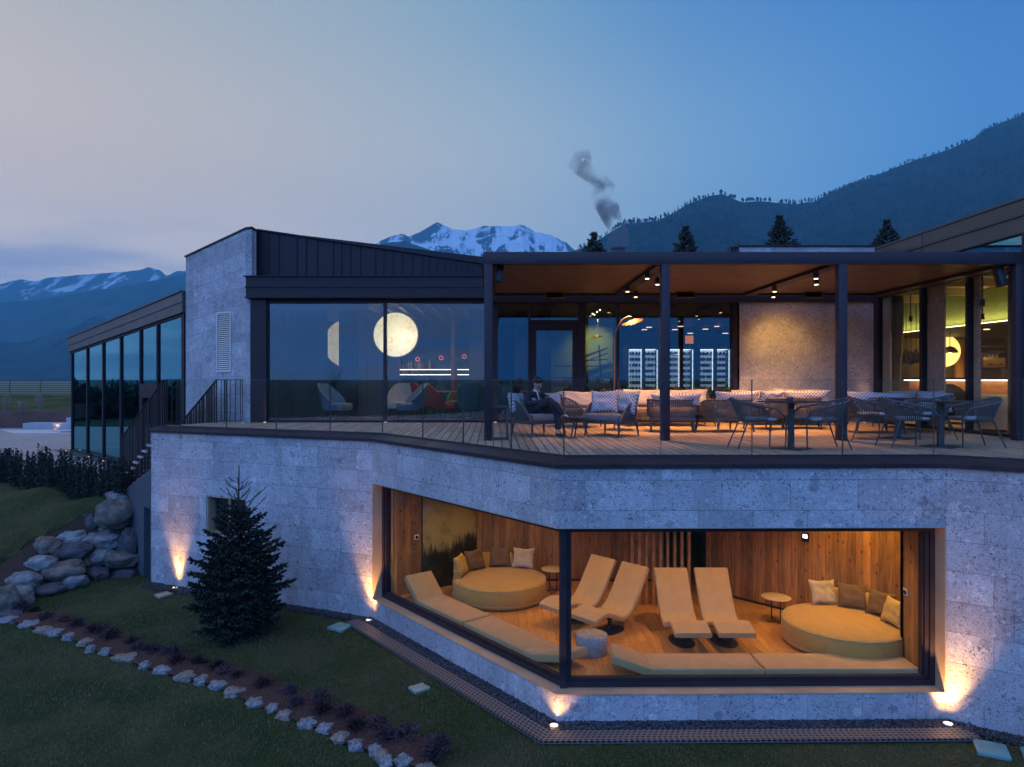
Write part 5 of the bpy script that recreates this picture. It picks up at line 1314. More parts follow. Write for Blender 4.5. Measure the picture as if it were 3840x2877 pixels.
# ================================================================== haze
mb = MB(); mb.bb(-11500, 10500, -1700, 9300, -60, 1350)
m = bpy.data.materials.new('haze'); m.use_nodes = True; t = m.node_tree
for n in list(t.nodes): t.nodes.remove(n)
o = t.nodes.new('ShaderNodeOutputMaterial'); pv = t.nodes.new('ShaderNodeVolumePrincipled')
pv.inputs['Color'].default_value = (.20, .68, 1, 1); pv.inputs['Density'].default_value = HZ if 'HZ' in globals() else 0.00012; pv.inputs['Anisotropy'].default_value = .0
t.links.new(pv.outputs[0], o.inputs['Volume'])
try: m.cycles.homogeneous_volume = True
except Exception: pass
hz_ = solo('haze', mb, m, None, None, kind='stuff', base=(0, 0, -60))
# ================================================================== chimney smoke
m = bpy.data.materials.new('smoke'); m.use_nodes = True; t = m.node_tree
for n in list(t.nodes): t.nodes.remove(n)
o = t.nodes.new('ShaderNodeOutputMaterial'); pv = t.nodes.new('ShaderNodeVolumePrincipled')
pv.inputs['Color'].default_value = (.34, .42, .50, 1)
v = coord(t); f = noi(t, v, .50, 4, .5, dist=.5)
tc_ = t.nodes.new('ShaderNodeTexCoord'); s = t.nodes.new('ShaderNodeSeparateXYZ'); t.links.new(tc_.outputs['Object'], s.inputs[0])
fade = mrange(t, s.outputs[2], .5, 11, 2.4, .42)
t.links.new(mth(t, 'MULTIPLY', mth(t, 'MULTIPLY', mrange(t, f, .38, .80), fade), 1.35), pv.inputs['Density'])
t.links.new(pv.outputs[0], o.inputs['Volume'])
YS = 60
mb = MB(); path = [(1335, 575, 15), (1334, 545, 17), (1336, 520, 17), (1338, 500, 14), (1328, 486, 13), (1322, 472, 15), (1316, 455, 17), (1304, 440, 15), (1294, 428, 13), (1300, 414, 16), (1306, 405, 17), (1298, 395, 13), (1284, 385, 11), (1268, 372, 13), (1256, 360, 15), (1244, 350, 14), (1250, 342, 12), (1266, 338, 13), (1276, 336, 10)]
pts = [P3(a, b_, YS) for a, b_, r_ in path]; mb.tube(pts, [r_*YS/1498*1.45 for a, b_, r_ in path], 12)
smk = solo('smoke', mb, m, None, None, kind='stuff', smooth=True, base=tuple(P3(1335, 560, YS)))
mb = MB(); c = P3(1335, 566, YS); mb.box(c, (1.0, 1.0, 2.2)); mb.box(c+Vector((0, 0, 1.15)), (1.2, 1.2, .12))
solo('chimney', mb, M['plaster'], 'plain chimney behind the hotel under the smoke plume', 'chimney')
# ================================================================== soft furnishings helpers
def cushion_mb(w, h, t, n=14, seed=0, puff=.75, crumple=.020, seam=True):
    """pillow standing in the local xz plane, thickness along y, base at z=0"""
    mb = MB(); rows = [[], []]
    def edge(u): return (1-abs(u)**2.6)
    for side in (0, 1):
        g = []; ug = []
        for j in range(n+1):
            r_ = []; ur = []
            for i in range(n+1):
                u = i/n*2-1; v = j/n*2-1
                k = (edge(u)*edge(v))**.42
                pull = 1-.10*(1-abs(v)**2)*abs(u)**4; pull2 = 1-.13*(1-abs(u)**2)*abs(v)**4
                x = u*w/2*pull; z = h/2+v*h/2*pull2
                y = (t/2*k*puff+.004)*(1 if side else -1)
                nn = mnoise.noise(Vector((u*2.2+seed*3, v*2.2, side*5)))
                y += nn*crumple*1.6*k; z += mnoise.noise(Vector((u*1.5, seed, v*2)))*crumple
                r_.append(Vector((x, y, z))); ur.append((x, z))
            g.append(r_ if side else r_[::-1]); ug.append(ur if side else ur[::-1])
        mb.grid(g, ug)
    return mb
def put(o_mb, loc, rz, tilt=0, roll=0, base0=(0, 0, 0)):
    T = Matrix.Translation(Vector(loc)) @ Matrix.Rotation(rz, 4, 'Z') @ Matrix.Rotation(tilt, 4, 'X') @ Matrix.Rotation(roll, 4, 'Y')
    o_mb.v = [T @ v for v in o_mb.v]; return o_mb
def pillow(loc, rz, w, h, t, mat, lab, grp, tilt=R(-18), roll=0, seed=1, name='cushion', cat='cushion'):
    mb = cushion_mb(w, h, t, seed=seed); put(mb, loc, rz, tilt, roll)
    return solo(name, mb, mat, lab, cat, grp, smooth=True, base=loc)
# woven dash pattern of the outdoor cushions
m, t, b = newmat('dash_weave_fabric'); b.inputs['Roughness'].default_value = .9; b.inputs['Specular IOR Level'].default_value = .2
uv = t.nodes.new('ShaderNodeTexCoord'); mp = t.nodes.new('ShaderNodeMapping'); mp.inputs['Rotation'].default_value = (0, 0, R(45)); mp.inputs['Scale'].default_value = (21, 21, 1); t.links.new(uv.outputs['UV'], mp.inputs[0])
s = t.nodes.new('ShaderNodeSeparateXYZ'); t.links.new(mp.outputs[0], s.inputs[0])
fx_ = mth(t, 'FRACT', s.outputs[0]); fy_ = mth(t, 'FRACT', s.outputs[1])
par = mth(t, 'FLOORED_MODULO', mth(t, 'ADD', mth(t, 'FLOOR', s.outputs[0]), mth(t, 'FLOOR', s.outputs[1])), 2)
def bandm(a): return mth(t, 'MULTIPLY', mth(t, 'GREATER_THAN', a, .28), mth(t, 'LESS_THAN', a, .72))
def longm(a): return mth(t, 'MULTIPLY', mth(t, 'GREATER_THAN', a, .06), mth(t, 'LESS_THAN', a, .94))
d1 = mth(t, 'MULTIPLY', mth(t, 'MULTIPLY', bandm(fx_), longm(fy_)), par); d2 = mth(t, 'MULTIPLY', mth(t, 'MULTIPLY', bandm(fy_), longm(fx_)), mth(t, 'SUBTRACT', 1, par))
c = mixc(t, mth(t, 'ADD', d1, d2), c4((.50, .48, .48)), c4((.15, .16, .20))); t.links.new(c, b.inputs['Base Color'])
bump(t, b, noi(t, coord(t), 200, 2), .2, .004); M['weave'] = m
M['tanpil'] = pm('beige_cushion', (.50, .40, .27), .9, 0, .08, 5, .2, 250, .2); M['brownpil'] = pm('brown_cushion', (.17, .105, .06), .9, 0, .12, 5, .2, 250, .2); M['mustpil'] = pm('mustard_cushion', (.50, .36, .13), .9, 0, .08, 5, .2, 250, .2)
def soft_slab(mb, poly, z0, z1, e=.02):
    """polygon slab with rounded top rim"""
    P = [Vector(p) for p in poly]; c = sum(P, Vector((0, 0)))/len(P)
    def ins(d): return [(p+(c-p).normalized()*d*1.3) for p in P]
    rings = [(e*.5, z0), (0, z0+e), (0, z1-e), (e*.35, z1-e*.3), (e, z1)]
    vs = []; n = len(P)
    for d, z in rings: vs += [Vector((q.x, q.y, z)) for q in ins(d)]
    fs = [tuple(range(n-1, -1, -1)), tuple((len(rings)-1)*n+k for k in range(n))]
    for r_ in range(len(rings)-1):
        for k in range(n): fs.append((r_*n+k, r_*n+(k+1) % n, (r_+1)*n+(k+1) % n, (r_+1)*n+k))
    mb.add(vs, fs); return mb

# ================================================================== lounge: daybeds
def roundbed(cx, cy, a0, a1, lab, r=.93):
    o = thing('round_daybed', lab, 'daybed', (cx, cy, FL), group='round daybeds in the lounge')
    mb = MB(); mb.lathe([(r-.04, 0), (r-.02, .03), (r, .06), (r, .31), (r-.02, .355), (r-.07, .38), (r*.6, .388), (0.001, .39)], 64, (cx, cy, FL+.02)); part(o, 'mattress', mb, M['bed_fab'], True, smooth=True)
    mb = MB(); mb.lathe([(r-.08, 0), (r-.08, .03)], 48, (cx, cy, FL)); part(o, 'base', mb, M['black'], True)
    mb = MB()
    for rr_, z_ in ((r-.012, .372), (r+.001, .085)): mb.tube([(cx+math.cos(2*math.pi*k/72)*rr_, cy+math.sin(2*math.pi*k/72)*rr_, FL+z_) for k in range(72)], .006, 5, closed=True)
    part(o, 'piping', mb, M['tanpil'], True, smooth=True)
    mb = MB(); rows = []; n = 20
    prof = [(r-.02, .36), (r-.02, .62), (r-.05, .66), (r-.12, .66), (r-.15, .62), (r-.17, .38)]
    for i in range(n+1):
        a = lerp(a0, a1, i/n); k = 1 if 1 < i < n-1 else .55
        rows.append([Vector((cx+math.cos(a)*q, cy+math.sin(a)*q, FL+.02+.36+(z-.36)*k)) for q, z in prof])
    mb.grid(rows); mb.add(rows[0], [tuple(range(len(prof)))]); mb.add(rows[-1], [tuple(range(len(prof)-1, -1, -1))])
    part(o, 'backrest', mb, M['bed_fab'], True, smooth=True)
roundbed(.12, 13.73, R(60), R(192), 'round mustard daybed at the left end of the lounge beside the forest mural')
roundbed(5.68, 11.27, R(-8), R(95), 'round mustard daybed at the right end of the lounge')
zb = FL+.41
for x, y, rz, mt, lab in ((-.58, 13.78, R(72), 'mustpil', 'mustard cushion leaning at the left side of the left daybed'), (-.34, 14.18, R(38), 'brownpil', 'dark brown cushion second from left on the left daybed'),
                          (.14, 14.40, R(4), 'brownpil', 'dark brown cushion third from left on the left daybed'), (.60, 14.30, R(-16), 'tanpil', 'beige cushion at the right end of the left daybed'),
                          (5.74, 12.00, R(2), 'tanpil', 'beige cushion at the left end of the row on the right daybed'), (6.10, 11.78, R(-24), 'brownpil', 'dark brown cushion second on the right daybed'),
                          (6.33, 11.40, R(-58), 'brownpil', 'dark brown cushion third on the right daybed'), (6.30, 11.02, R(-82), 'mustpil', 'yellowish cushion nearest the wood panel on the right daybed')):
    pillow((x, y, zb), rz, .46, .42, .17, M[mt], lab, 'square cushions on the daybeds', tilt=R(-20), seed=x*7)

# ---- wave chaise longues
prof = [(0, .335), (.10, .37), (.24, .415), (.38, .40), (.52, .335), (.66, .27), (.78, .255), (.90, .30), (1.02, .41), (1.16, .60), (1.32, .84), (1.42, .99)]
def smoothp(p, k=3):
    for _ in range(k):
        q = [p[0]]
        for a, b_ in zip(p, p[1:]): q += [(a[0]*.75+b_[0]*.25, a[1]*.75+b_[1]*.25), (a[0]*.25+b_[0]*.75, a[1]*.25+b_[1]*.75)]
        q.append(p[-1]); p = q
    return p
def make_chaise(lab, loc, rz):
    """foot end at local y=-.65, head at y=+.7"""
    o = thing('chaise_longue', lab, 'chaise longue', loc, rz, 'wave chaise longues in the lounge')
    pr = smoothp(prof, 2); th = .085; w = .58; rows = []
    ring = lambda: None
    for i, (y, z) in enumerate(pr):
        a = pr[max(0, i-1)]; c_ = pr[min(len(pr)-1, i+1)]; d = Vector((c_[0]-a[0], c_[1]-a[1])).normalized(); nx, nz_ = -d.y, d.x
        row = []
        for (u, v) in ((-1, -.6), (-.96, -1), (.96, -1), (1, -.6), (1, .5), (.97, .88), (.9, 1), (0, 1.06), (-.9, 1), (-.97, .88), (-1, .5)):
            row.append(Vector((u*w/2, y-.68+nx*v*th/2, z+nz_*v*th/2)))
        rows.append(row)
    mb = MB(); mb.grid(rows, wrap=True); k = len(rows[0]); mb.add(rows[0], [tuple(range(k))]); mb.add(rows[-1], [tuple(range(k-1, -1, -1))])
    part(o, 'seat', mb, M['mat_fab'], smooth=True)
    mb = MB(); mb.v = []; q = MB(); q.lathe([(.0001, .012), (.20, .010), (.22, 0)], 36); 
    for v in q.v: v.x *= .95; v.y *= 1.5
    mb.add(q.v, q.f); part(o, 'base', mb, M['alu'], smooth=True)
    mb = MB(); mb.tube([(0, .02, .01), (0, .03, .14), (0, .02, .27)], [.05, .035, .06], 12); part(o, 'stem', mb, M['black'], smooth=True)
    return o
ch0 = make_chaise('tan wave chaise longue, left one of the pair facing straight to the front window', (3.05, 11.40, FL), 0)
ch0.location = (3.10, 11.42, FL); 
dup(ch0, (3.79, 11.42, FL), R(-1), 'tan wave chaise longue, right one of the pair facing straight to the front window')
rzl = math.atan2(-.789, .615)+R(90)-R(0)   # axis along the inner normal of the left window
axl = math.atan2(.615, .789)-R(90)
dup(ch0, (1.98, 11.90, FL), axl+R(3), 'tan wave chaise longue turned to the left window, nearer to the stone drum')
dup(ch0, (1.50, 12.42, FL), axl+R(3), 'tan wave chaise longue turned to the left window, partly hidden behind its twin')
# ---- little round tables
def make_sidetable(lab, loc):
    o = thing('side_table', lab, 'side table', loc, 0, 'small round tables in the lounge')
    mb = MB(); mb.lathe([(.245, 0), (.25, .004), (.25, .012), (.245, .016)], 40, (0, 0, .43)); part(o, 'table_top', mb, M['mat_fab'] if False else M.setdefault('creamtop', pm('cream_metal', (.55, .42, .26), .5)), smooth=True)
    for k in range(4):
        a = R(20+k*90); mb = MB(); mb.tube([(math.cos(a)*.10, math.sin(a)*.10, .012), (math.cos(a)*.11, math.sin(a)*.11, .43)], .007, 6); part(o, 'leg', mb, M['black'])
    mb = MB(); mb.bar((-.16, .0, .008), (.16, 0, .008), .018, .014); mb.bar((0, -.16, .022), (0, .16, .022), .018, .012); part(o, 'foot', mb, M['black'])
    return o
s0 = make_sidetable('small round table with thin black legs left of the right daybed', (5.02, 12.32, FL))
dup(s0, (1.22, 14.15, FL), .3, 'small round table with thin black legs behind the window corner post')
# ---- stone drum
M['drum'] = stone_mat('drum_stone', (.36, .36, .36), uvon=False)
mb = MB(); mb.lathe([(.235, 0), (.245, .01), (.245, .285), (.235, .295), (0.001, .296)], 48, (1.55, 10.93, FL)); solo('stone_drum', mb, M['drum'], 'grey speckled stone drum on the lounge floor behind the window corner', 'stool', smooth=True)
# ---- floor mattresses along the windows
u_ = Vector((.615, -.789)); n_ = Vector((.789, .615)); Ao = Vector(PL[1])
def fa(s, d): q = Ao+u_*s+n_*d; return (q.x, q.y)
def floormat(nm, main, raise_, lab):
    o = thing('floor_mattress', lab, 'mattress', (main[0][0], main[0][1], FL), 0, 'thin mattresses on the lounge floor by the windows')
    mb = MB(); soft_slab(mb, main, FL+.002, FL+.135, .025); part(o, 'mattress', mb, M['mat_fab'], True, smooth=True)
    mb = MB(); cc_ = Vector((sum(p[0] for p in main)/4, sum(p[1] for p in main)/4)); mb.tube([(p[0]+(cc_.x-p[0])*.008, p[1]+(cc_.y-p[1])*.008, FL+.117) for p in main], .005, 5, closed=True); part(o, 'piping', mb, M['tanpil'], True)
    if raise_:
        (a, b_), (c_, d), z1 = raise_       # hinge edge a-b, far edge c-d with height z1
        hv = Vector((c_[0]-a[0], c_[1]-a[1], z1)); nrm = Vector((-(hv.x*hv.z), -(hv.y*hv.z), hv.x**2+hv.y**2)).normalized(); t_ = .125
        q = [Vector((*a, FL+.008)), Vector((*b_, FL+.008)), Vector((*d, FL+.008+z1)), Vector((*c_, FL+.008+z1))]; q2 = [p+nrm*t_ for p in q]
        mb = MB(); mb.add(q+q2, [(3, 2, 1, 0), (4, 5, 6, 7), (0, 1, 5, 4), (1, 2, 6, 5), (2, 3, 7, 6), (3, 0, 4, 7)]); part(o, 'headrest', mb, M['mat_fab'], True, bev=.022)
floormat('a', [fa(1.08, .36), fa(2.56, .36), fa(2.56, .96), fa(1.08, .96)], ((fa(1.07, .36), fa(1.07, .96)), (fa(.58, .36), fa(.58, .96)), .40), 'tan floor mattress with raised backrest at the left end of the left window')
floormat('b', [fa(2.62, .36), fa(4.36, .36), fa(4.36, .96), fa(2.62, .96)], ((fa(4.37, .36), fa(4.37, .96)), (fa(4.98, .50), fa(4.98, .98)), .15), 'tan floor mattress with slightly raised end before the window corner post')
floormat('c', [(2.27, 9.98), (3.90, 9.98), (3.90, 10.56), (2.27, 10.56)], (((2.26, 9.98), (2.26, 10.56)), ((1.70, 10.02), (1.74, 10.56)), .18), 'tan floor mattress with raised headrest beside the stone drum')
floormat('d', [(3.93, 9.98), (6.17, 9.98), (6.17, 10.56), (3.93, 10.56)], None, 'plain tan floor mattress at the right end of the front window')

# ================================================================== deck furniture
def upath(w, d, r, n=5):
    """open U: starts front left, round the back, ends front right (seat faces -y)"""
    pts = [(-w/2, -d/2)]
    for k in range(n+1):
        a = math.pi-(math.pi/2)*k/n; pts.append((-w/2+r+math.cos(a)*r, d/2-r+math.sin(a)*r))
    for k in range(n+1):
        a = math.pi/2-(math.pi/2)*k/n; pts.append((w/2-r+math.cos(a)*r, d/2-r+math.sin(a)*r))
    pts.append((w/2, -d/2)); return pts
def resamp(pts, n):
    P = [Vector(p) for p in pts]; L_ = [0]
    for a, b_ in zip(P, P[1:]): L_.append(L_[-1]+(b_-a).length)
    out = []
    for k in range(n):
        s = L_[-1]*k/(n-1); i = 0
        while i < len(L_)-2 and L_[i+1] < s: i += 1
        u = (s-L_[i])/(L_[i+1]-L_[i]); out.append((P[i].lerp(P[i+1], u), k/(n-1)))
    return out
def make_lounge(name, lab, cat, grp, w=.80, d=.78, loc=(0, 0, 0), rz=0, nr=64, seatm=None, back=.67):
    o = thing(name, lab, cat, loc, rz, grp)
    top = resamp(upath(w+.06, d+.04, .26), 41); bot = resamp(upath(w-.04, d-.04, .20), 41)
    def zt(t_):
        q = abs(t_-.5)*2; e = .92-.25*(w-.8)/w
        if q < .45: return back
        k = min(1, (q-.45)/.55); return back-(back-.30)*(k**2.3)
    mb = MB(); mb.tube([(p.x, p.y, zt(t_)) for p, t_ in top], .019, 8); part(o, 'rim', mb, M['rope'], smooth=True)
    mb = MB(); fr = [(p.x, p.y) for p, _ in resamp(upath(w, d, .12), 30)]; mb.prism(fr, .245, .315); part(o, 'frame', mb, M['alu'])
    mb = MB(); T = resamp([(p.x, p.y) for p, _ in top], nr); B = resamp([(p.x, p.y) for p, _ in bot], nr)
    for (p, t_), (q, _) in zip(T, B):
        if zt(t_)-.33 < .03: continue
        for sgn in (-.004, .004):
            mb.tube([(p.x, p.y, zt(t_)), (lerp(p.x, q.x, .5)+sgn*2+p.x*.02, lerp(p.y, q.y, .5)+p.y*.02, lerp(zt(t_), .30, .5)), (q.x+sgn, q.y, .30)], .0082, 4, cap=False)
    part(o, 'rope_weave', mb, M['rope'])
    mb = MB(); soft_slab(mb, [(p.x*.93, p.y*.93-.03) for p, _ in resamp(upath(w, d, .16), 26)], .315, .43, .03); part(o, 'seat_cushion', mb, seatm or M['seat_fab'], smooth=True)
    for sx in (-1, 1):
        for sy in (-1, 1):
            mb = MB(); mb.tube([(sx*(w/2-.05), sy*(d/2-.06), .25), (sx*(w/2-.02), sy*(d/2-.03), .0)], [.027, .015], 8); part(o, 'leg', mb, M['alu'], smooth=True)
    return o
def face(dx, dy): return math.atan2(dy, dx)+R(90)      # rotation that turns local -y to (dx,dy)
G1 = 'rope lounge chairs on the deck'
la = make_lounge('lounge_armchair', 'rope lounge armchair with charcoal seat in which the man sits', 'armchair', G1, loc=(.86, 13.35, DK), rz=face(.50, -.86))
dup(la, (2.28, 13.38, DK), face(-.66, -.75), 'rope lounge armchair with two patterned cushions right of the small deck table')
dup(la, (1.95, 15.75, DK), face(.8, -.55), 'rope lounge armchair half hidden behind the one with two cushions')
dup(la, (3.72, 14.45, DK), face(.22, .97), 'rope lounge armchair seen from behind just right of the second pergola post', scale=(1.15, 1, 1))
dup(la, (4.83, 14.50, DK), face(-.36, .93), 'rope lounge armchair seen from behind left of the first dining table', scale=(1.2, 1, 1))
dup(la, (6.05, 15.25, DK), face(-.5, .85), 'rope lounge armchair behind the first dining table, its left one')
dup(la, (6.86, 15.45, DK), face(.35, .93), 'rope lounge armchair behind the first dining table, its right one')
sf = make_lounge('rope_sofa', 'low rope sofa with beige patterned back cushions before the wine cabinets', 'sofa', 'rope sofas on the deck', w=2.05, d=.86, loc=(4.10, 16.35, DK), rz=face(0, -1), nr=110, seatm=pm('brown_seat_fabric', (.17, .115, .09), .9, 0, .1, 5, .2, 200, .2), back=.66)
dup(sf, (7.05, 16.75, DK), face(0, -1), 'low rope sofa with patterned cushions against the lit stone wall')
dup(sf, (9.05, 15.1, DK), face(-1, .06), 'low rope sofa along the restaurant glass wall', scale=(.95, .8, 1))
G2 = 'patterned cushions on the deck seating'; sp_z = DK+.43
W_ = M['weave']; M['weaveb'] = W_
pc = [((.50, 13.42), face(.8, -.6), .48, .42, 'patterned cushion behind the left shoulder of the seated man'), ((1.12, 13.70), face(.1, -1), .50, .42, 'patterned cushion behind the phone of the seated man'),
      ((2.14, 13.42), face(-.42, -.9), .56, .46, 'left one of the two patterned cushions in the empty lounge armchair'), ((2.50, 13.30), face(-.85, -.5), .60, .46, 'right one of the two patterned cushions in the empty lounge armchair'),
      ((1.95, 15.9), face(.3, -1), .85, .40, 'patterned cushion in the half hidden armchair behind'),
      ((3.62, 16.62), face(.1, -1), 1.0, .44, 'left beige patterned back cushion of the sofa before the wine cabinets'), ((4.62, 16.60), face(-.1, -1), 1.05, .44, 'right beige patterned back cushion of the sofa before the wine cabinets'),
      ((3.72, 14.20), face(.2, 1), 1.05, .26, 'long patterned cushion on the armchair beside the second pergola post'), ((5.02, 14.35), face(-.3, 1), 1.12, .30, 'long patterned cushion on the armchair left of the first dining table'),
      ((6.28, 16.98), face(.15, -1), .9, .42, 'left patterned cushion on the sofa against the stone wall'), ((7.45, 16.98), face(-.1, -1), 1.15, .45, 'large right patterned cushion on the sofa against the stone wall'),
      ((5.98, 15.00), face(-.4, 1), .62, .30, 'patterned cushion on the left armchair behind the first table'), ((6.85, 15.22), face(.3, 1), .98, .30, 'long patterned cushion on the right armchair behind the first table'),
      ((9.22, 15.75), face(-1, -.3), .8, .42, 'patterned cushion at the rear of the sofa by the restaurant glass'), ((9.22, 14.75), face(-1, -.1), .8, .44, 'patterned cushion at the middle of the sofa by the restaurant glass'),
      ((9.0, 14.15), face(-.6, -.9), .62, .42, 'crumpled patterned cushion at the near end of the sofa by the glass'), ((7.62, 13.9), face(-.15, -1), 1.2, .28, 'long white patterned cushion on the armchair behind the second table')]
for i, (p, rz, w, h, lab) in enumerate(pc):
    low_ = h < .35
    pillow((p[0], p[1], sp_z+(.13 if low_ else 0)), rz, w, h, .26, W_, lab, G2, tilt=R(-15), roll=R(rdg.uniform(-3, 3)), seed=i)
dup(la, (7.75, 14.2, DK), face(.05, .99), 'rope lounge armchair with the long white cushion behind the second dining table', scale=(1.25, 1, 1))

# ---- dining chairs
def make_dining(lab, loc, rz):
    o = thing('dining_chair', lab, 'chair', loc, rz, 'rope dining chairs on the deck'); w, d = .56, .50
    top = resamp(upath(w+.10, d+.10, .24), 33)
    def zt(t_):
        q = abs(t_-.5)*2; return .79-.15*min(1, q/.8)**1.2-(.0 if q < .9 else (q-.9)*1.0)
    lean = lambda y, z: y+.10*max(0, (z-.66)/.13)*(1 if y > 0 else 0)
    mb = MB(); mb.tube([(p.x, p.y+.08*(1-abs(t_-.5)*2), zt(t_)) for p, t_ in top], .017, 8); part(o, 'rim', mb, M['rope'], smooth=True)
    nr = 46; T = resamp([(p.x, p.y) for p, _ in top], nr); B = resamp(upath(w-.06, d-.02, .18), nr); mb = MB()
    for (p, t_), (q, _) in zip(T, B):
        if abs(t_-.5)*2 > .82: continue
        for sgn in (-.003, .003): mb.tube([(p.x, p.y+.08*(1-abs(t_-.5)*2), zt(t_)), (lerp(p.x, q.x, .5)+sgn*2, lerp(p.y, q.y, .5)+.02, lerp(zt(t_), .45, .5)), (q.x+sgn, q.y, .45)], .0072, 4, cap=False)
    part(o, 'rope_weave', mb, M['rope'])
    mb = MB(); mb.tube([(p.x, p.y, .44) for p, _ in resamp(upath(w-.06, d-.02, .18), 24)]+[(-(w-.06)/2, -(d-.02)/2, .44)], .013, 6); mb.prism([(p.x*.96, p.y*.96) for p, _ in resamp(upath(w-.06, d-.02, .18), 20)], .425, .44); part(o, 'seat_frame', mb, M['alu'])
    mb = MB(); soft_slab(mb, [(p.x*.95, p.y*.95) for p, _ in resamp(upath(w-.06, d, .16), 22)], .442, .485, .014); part(o, 'seat_pad', mb, M['pad_fab'], smooth=True)
    for sx in (-1, 1):
        e = top[0][0] if sx < 0 else top[-1][0]; mb = MB()
        mb.tube([(e.x, e.y, zt(0)), (e.x, e.y-.05, zt(0)-.05), (e.x-.01*sx, e.y-.05, .42), (e.x-.01*sx, e.y-.04, 0)], [.014, .015, .014, .012], 8); part(o, 'leg', mb, M['alu'], smooth=True)
        mb = MB(); mb.tube([(sx*(w/2-.08), d/2-.06, .44), (sx*(w/2-.03), d/2+.11, 0)], [.014, .011], 8); part(o, 'leg', mb, M['alu'], smooth=True)
    return o
dc = make_dining('rope dining chair on the left of the first dining table', (4.12, 10.90, DK), face(1, -.02))
dup(dc, (5.14, 10.88, DK), face(-1, .04), 'rope dining chair on the right of the first dining table')
dup(dc, (6.63, 11.15, DK), face(1, -.03), 'rope dining chair on the left of the second dining table')
dup(dc, (7.72, 11.18, DK), face(-1, .05), 'rope dining chair on the right of the second dining table')
dup(dc, (6.80, 12.62, DK), face(.97, -.1), 'rope dining chair behind the third pergola post, left of the rear table')
dup(dc, (7.98, 12.70, DK), face(-1, .05), 'rope dining chair right of the rear table, behind the second table')
def make_dtable(lab, loc, rz):
    o = thing('dining_table', lab, 'table', loc, rz, 'square pedestal tables on the deck')
    mb = MB(); mb.box((0, 0, .735), (.76, .76, .014)); part(o, 'table_top', mb, M['perg'], bev=.003)
    mb = MB(); mb.box((0, 0, .37), (.078, .078, .71), rz=R(45)); part(o, 'column', mb, M['alu'])
    mb = MB(); mb.box((0, 0, .008), (.46, .46, .014)); mb.box((0, 0, .72), (.3, .3, .012)); part(o, 'base_plate', mb, M['alu'], bev=.002)
    return o
dt = make_dtable('square pedestal table between the two front left dining chairs', (4.65, 10.84, DK), R(43))
dup(dt, (7.17, 11.12, DK), R(41), 'square pedestal table between the two front right dining chairs')
dup(dt, (7.42, 12.72, DK), R(44), 'square pedestal table in the second row, mostly hidden')
for x, y, lab in ((4.66, 10.90, 'small dark ashtray on the first dining table'), (7.3, 11.22, 'small dark ashtray on the second dining table')):
    mb = MB(); mb.lathe([(.045, 0), (.048, .01), (.048, .055), (.04, .06), (.036, .02), (0.001, .015)], 20, (x, y, DK+.743)); solo('ashtray', mb, M['alu'], lab, 'ashtray', 'ashtrays on the dining tables', smooth=True)
# ---- small deck table (three legs)
o = thing('tripod_table', 'small dark round table between the two lounge armchairs on the deck', 'side table', (1.58, 12.95, DK))
mb = MB(); mb.lathe([(.20, 0), (.205, .004), (.205, .014), (.2, .018)], 32, (1.58, 12.95, DK+.36)); part(o, 'table_top', mb, M['alu'], True, smooth=True)
for k in range(3):
    a = R(100+k*120); mb = MB(); mb.tube([(1.58+math.cos(a)*.07, 12.95+math.sin(a)*.07, DK+.36), (1.58+math.cos(a)*.20, 12.95+math.sin(a)*.20, DK)], [.018, .013], 8); part(o, 'leg', mb, M['alu'], True)
# ---- arc lamp
lp = Vector((2.62, 14.85, DK)); hx = X(1343, 14.8); gold = pm('bronze_lamp', (.20, .13, .065), .4, .6)
o = thing('arc_floor_lamp', 'tall dark arc lamp with leaf shaped tilted head behind the empty armchair', 'floor lamp', tuple(lp))
mb = MB(); mb.lathe([(.0001, .02), (.30, .016), (.32, 0)], 36, lp+Vector((.08, 0, 0))); part(o, 'base', mb, M['alu'], True, smooth=True)
def q3(dx, dy): return P3(dx, dy, 14.8)
stp = [lp+Vector((-.03, 0, 0)), q3(1327, 800), q3(1327.5, 740), q3(1330, 720), q3(1336, 704), q3(1344, 692), q3(1354, 685.5), q3(1364, 685)]
mb = MB(); mb.tube(stp, [.022, .021, .02, .02, .02, .02, .022, .024], 10); part(o, 'stem', mb, gold, True, smooth=True)
c = q3(1366, 696); mb = MB(); Tm = Matrix.Rotation(R(-16), 3, 'Y') @ Matrix.Rotation(R(20), 3, 'X'); rows = []
for j in range(7):
    row = []
    for k in range(24):
        a = 2*math.pi*k/24; ex = math.cos(a); ey = math.sin(a)*abs(math.sin(a))**.3; r_ = 1-(j/6)**1.0*1
        z = .055*(1-(1-j/6)**2)
        row.append(c+Tm @ Vector((ex*.25*r_, ey*.15*r_, z)))
    rows.append(row)
mb.grid(rows, wrap=True); mb.add(rows[0], [tuple(range(24))]); part(o, 'lamp_head', mb, gold, True, smooth=True)
mb = MB(); mb.bar(q3(1364, 685), c+Vector((0, 0, .05)), .03); part(o, 'joint', mb, M['black'], True)

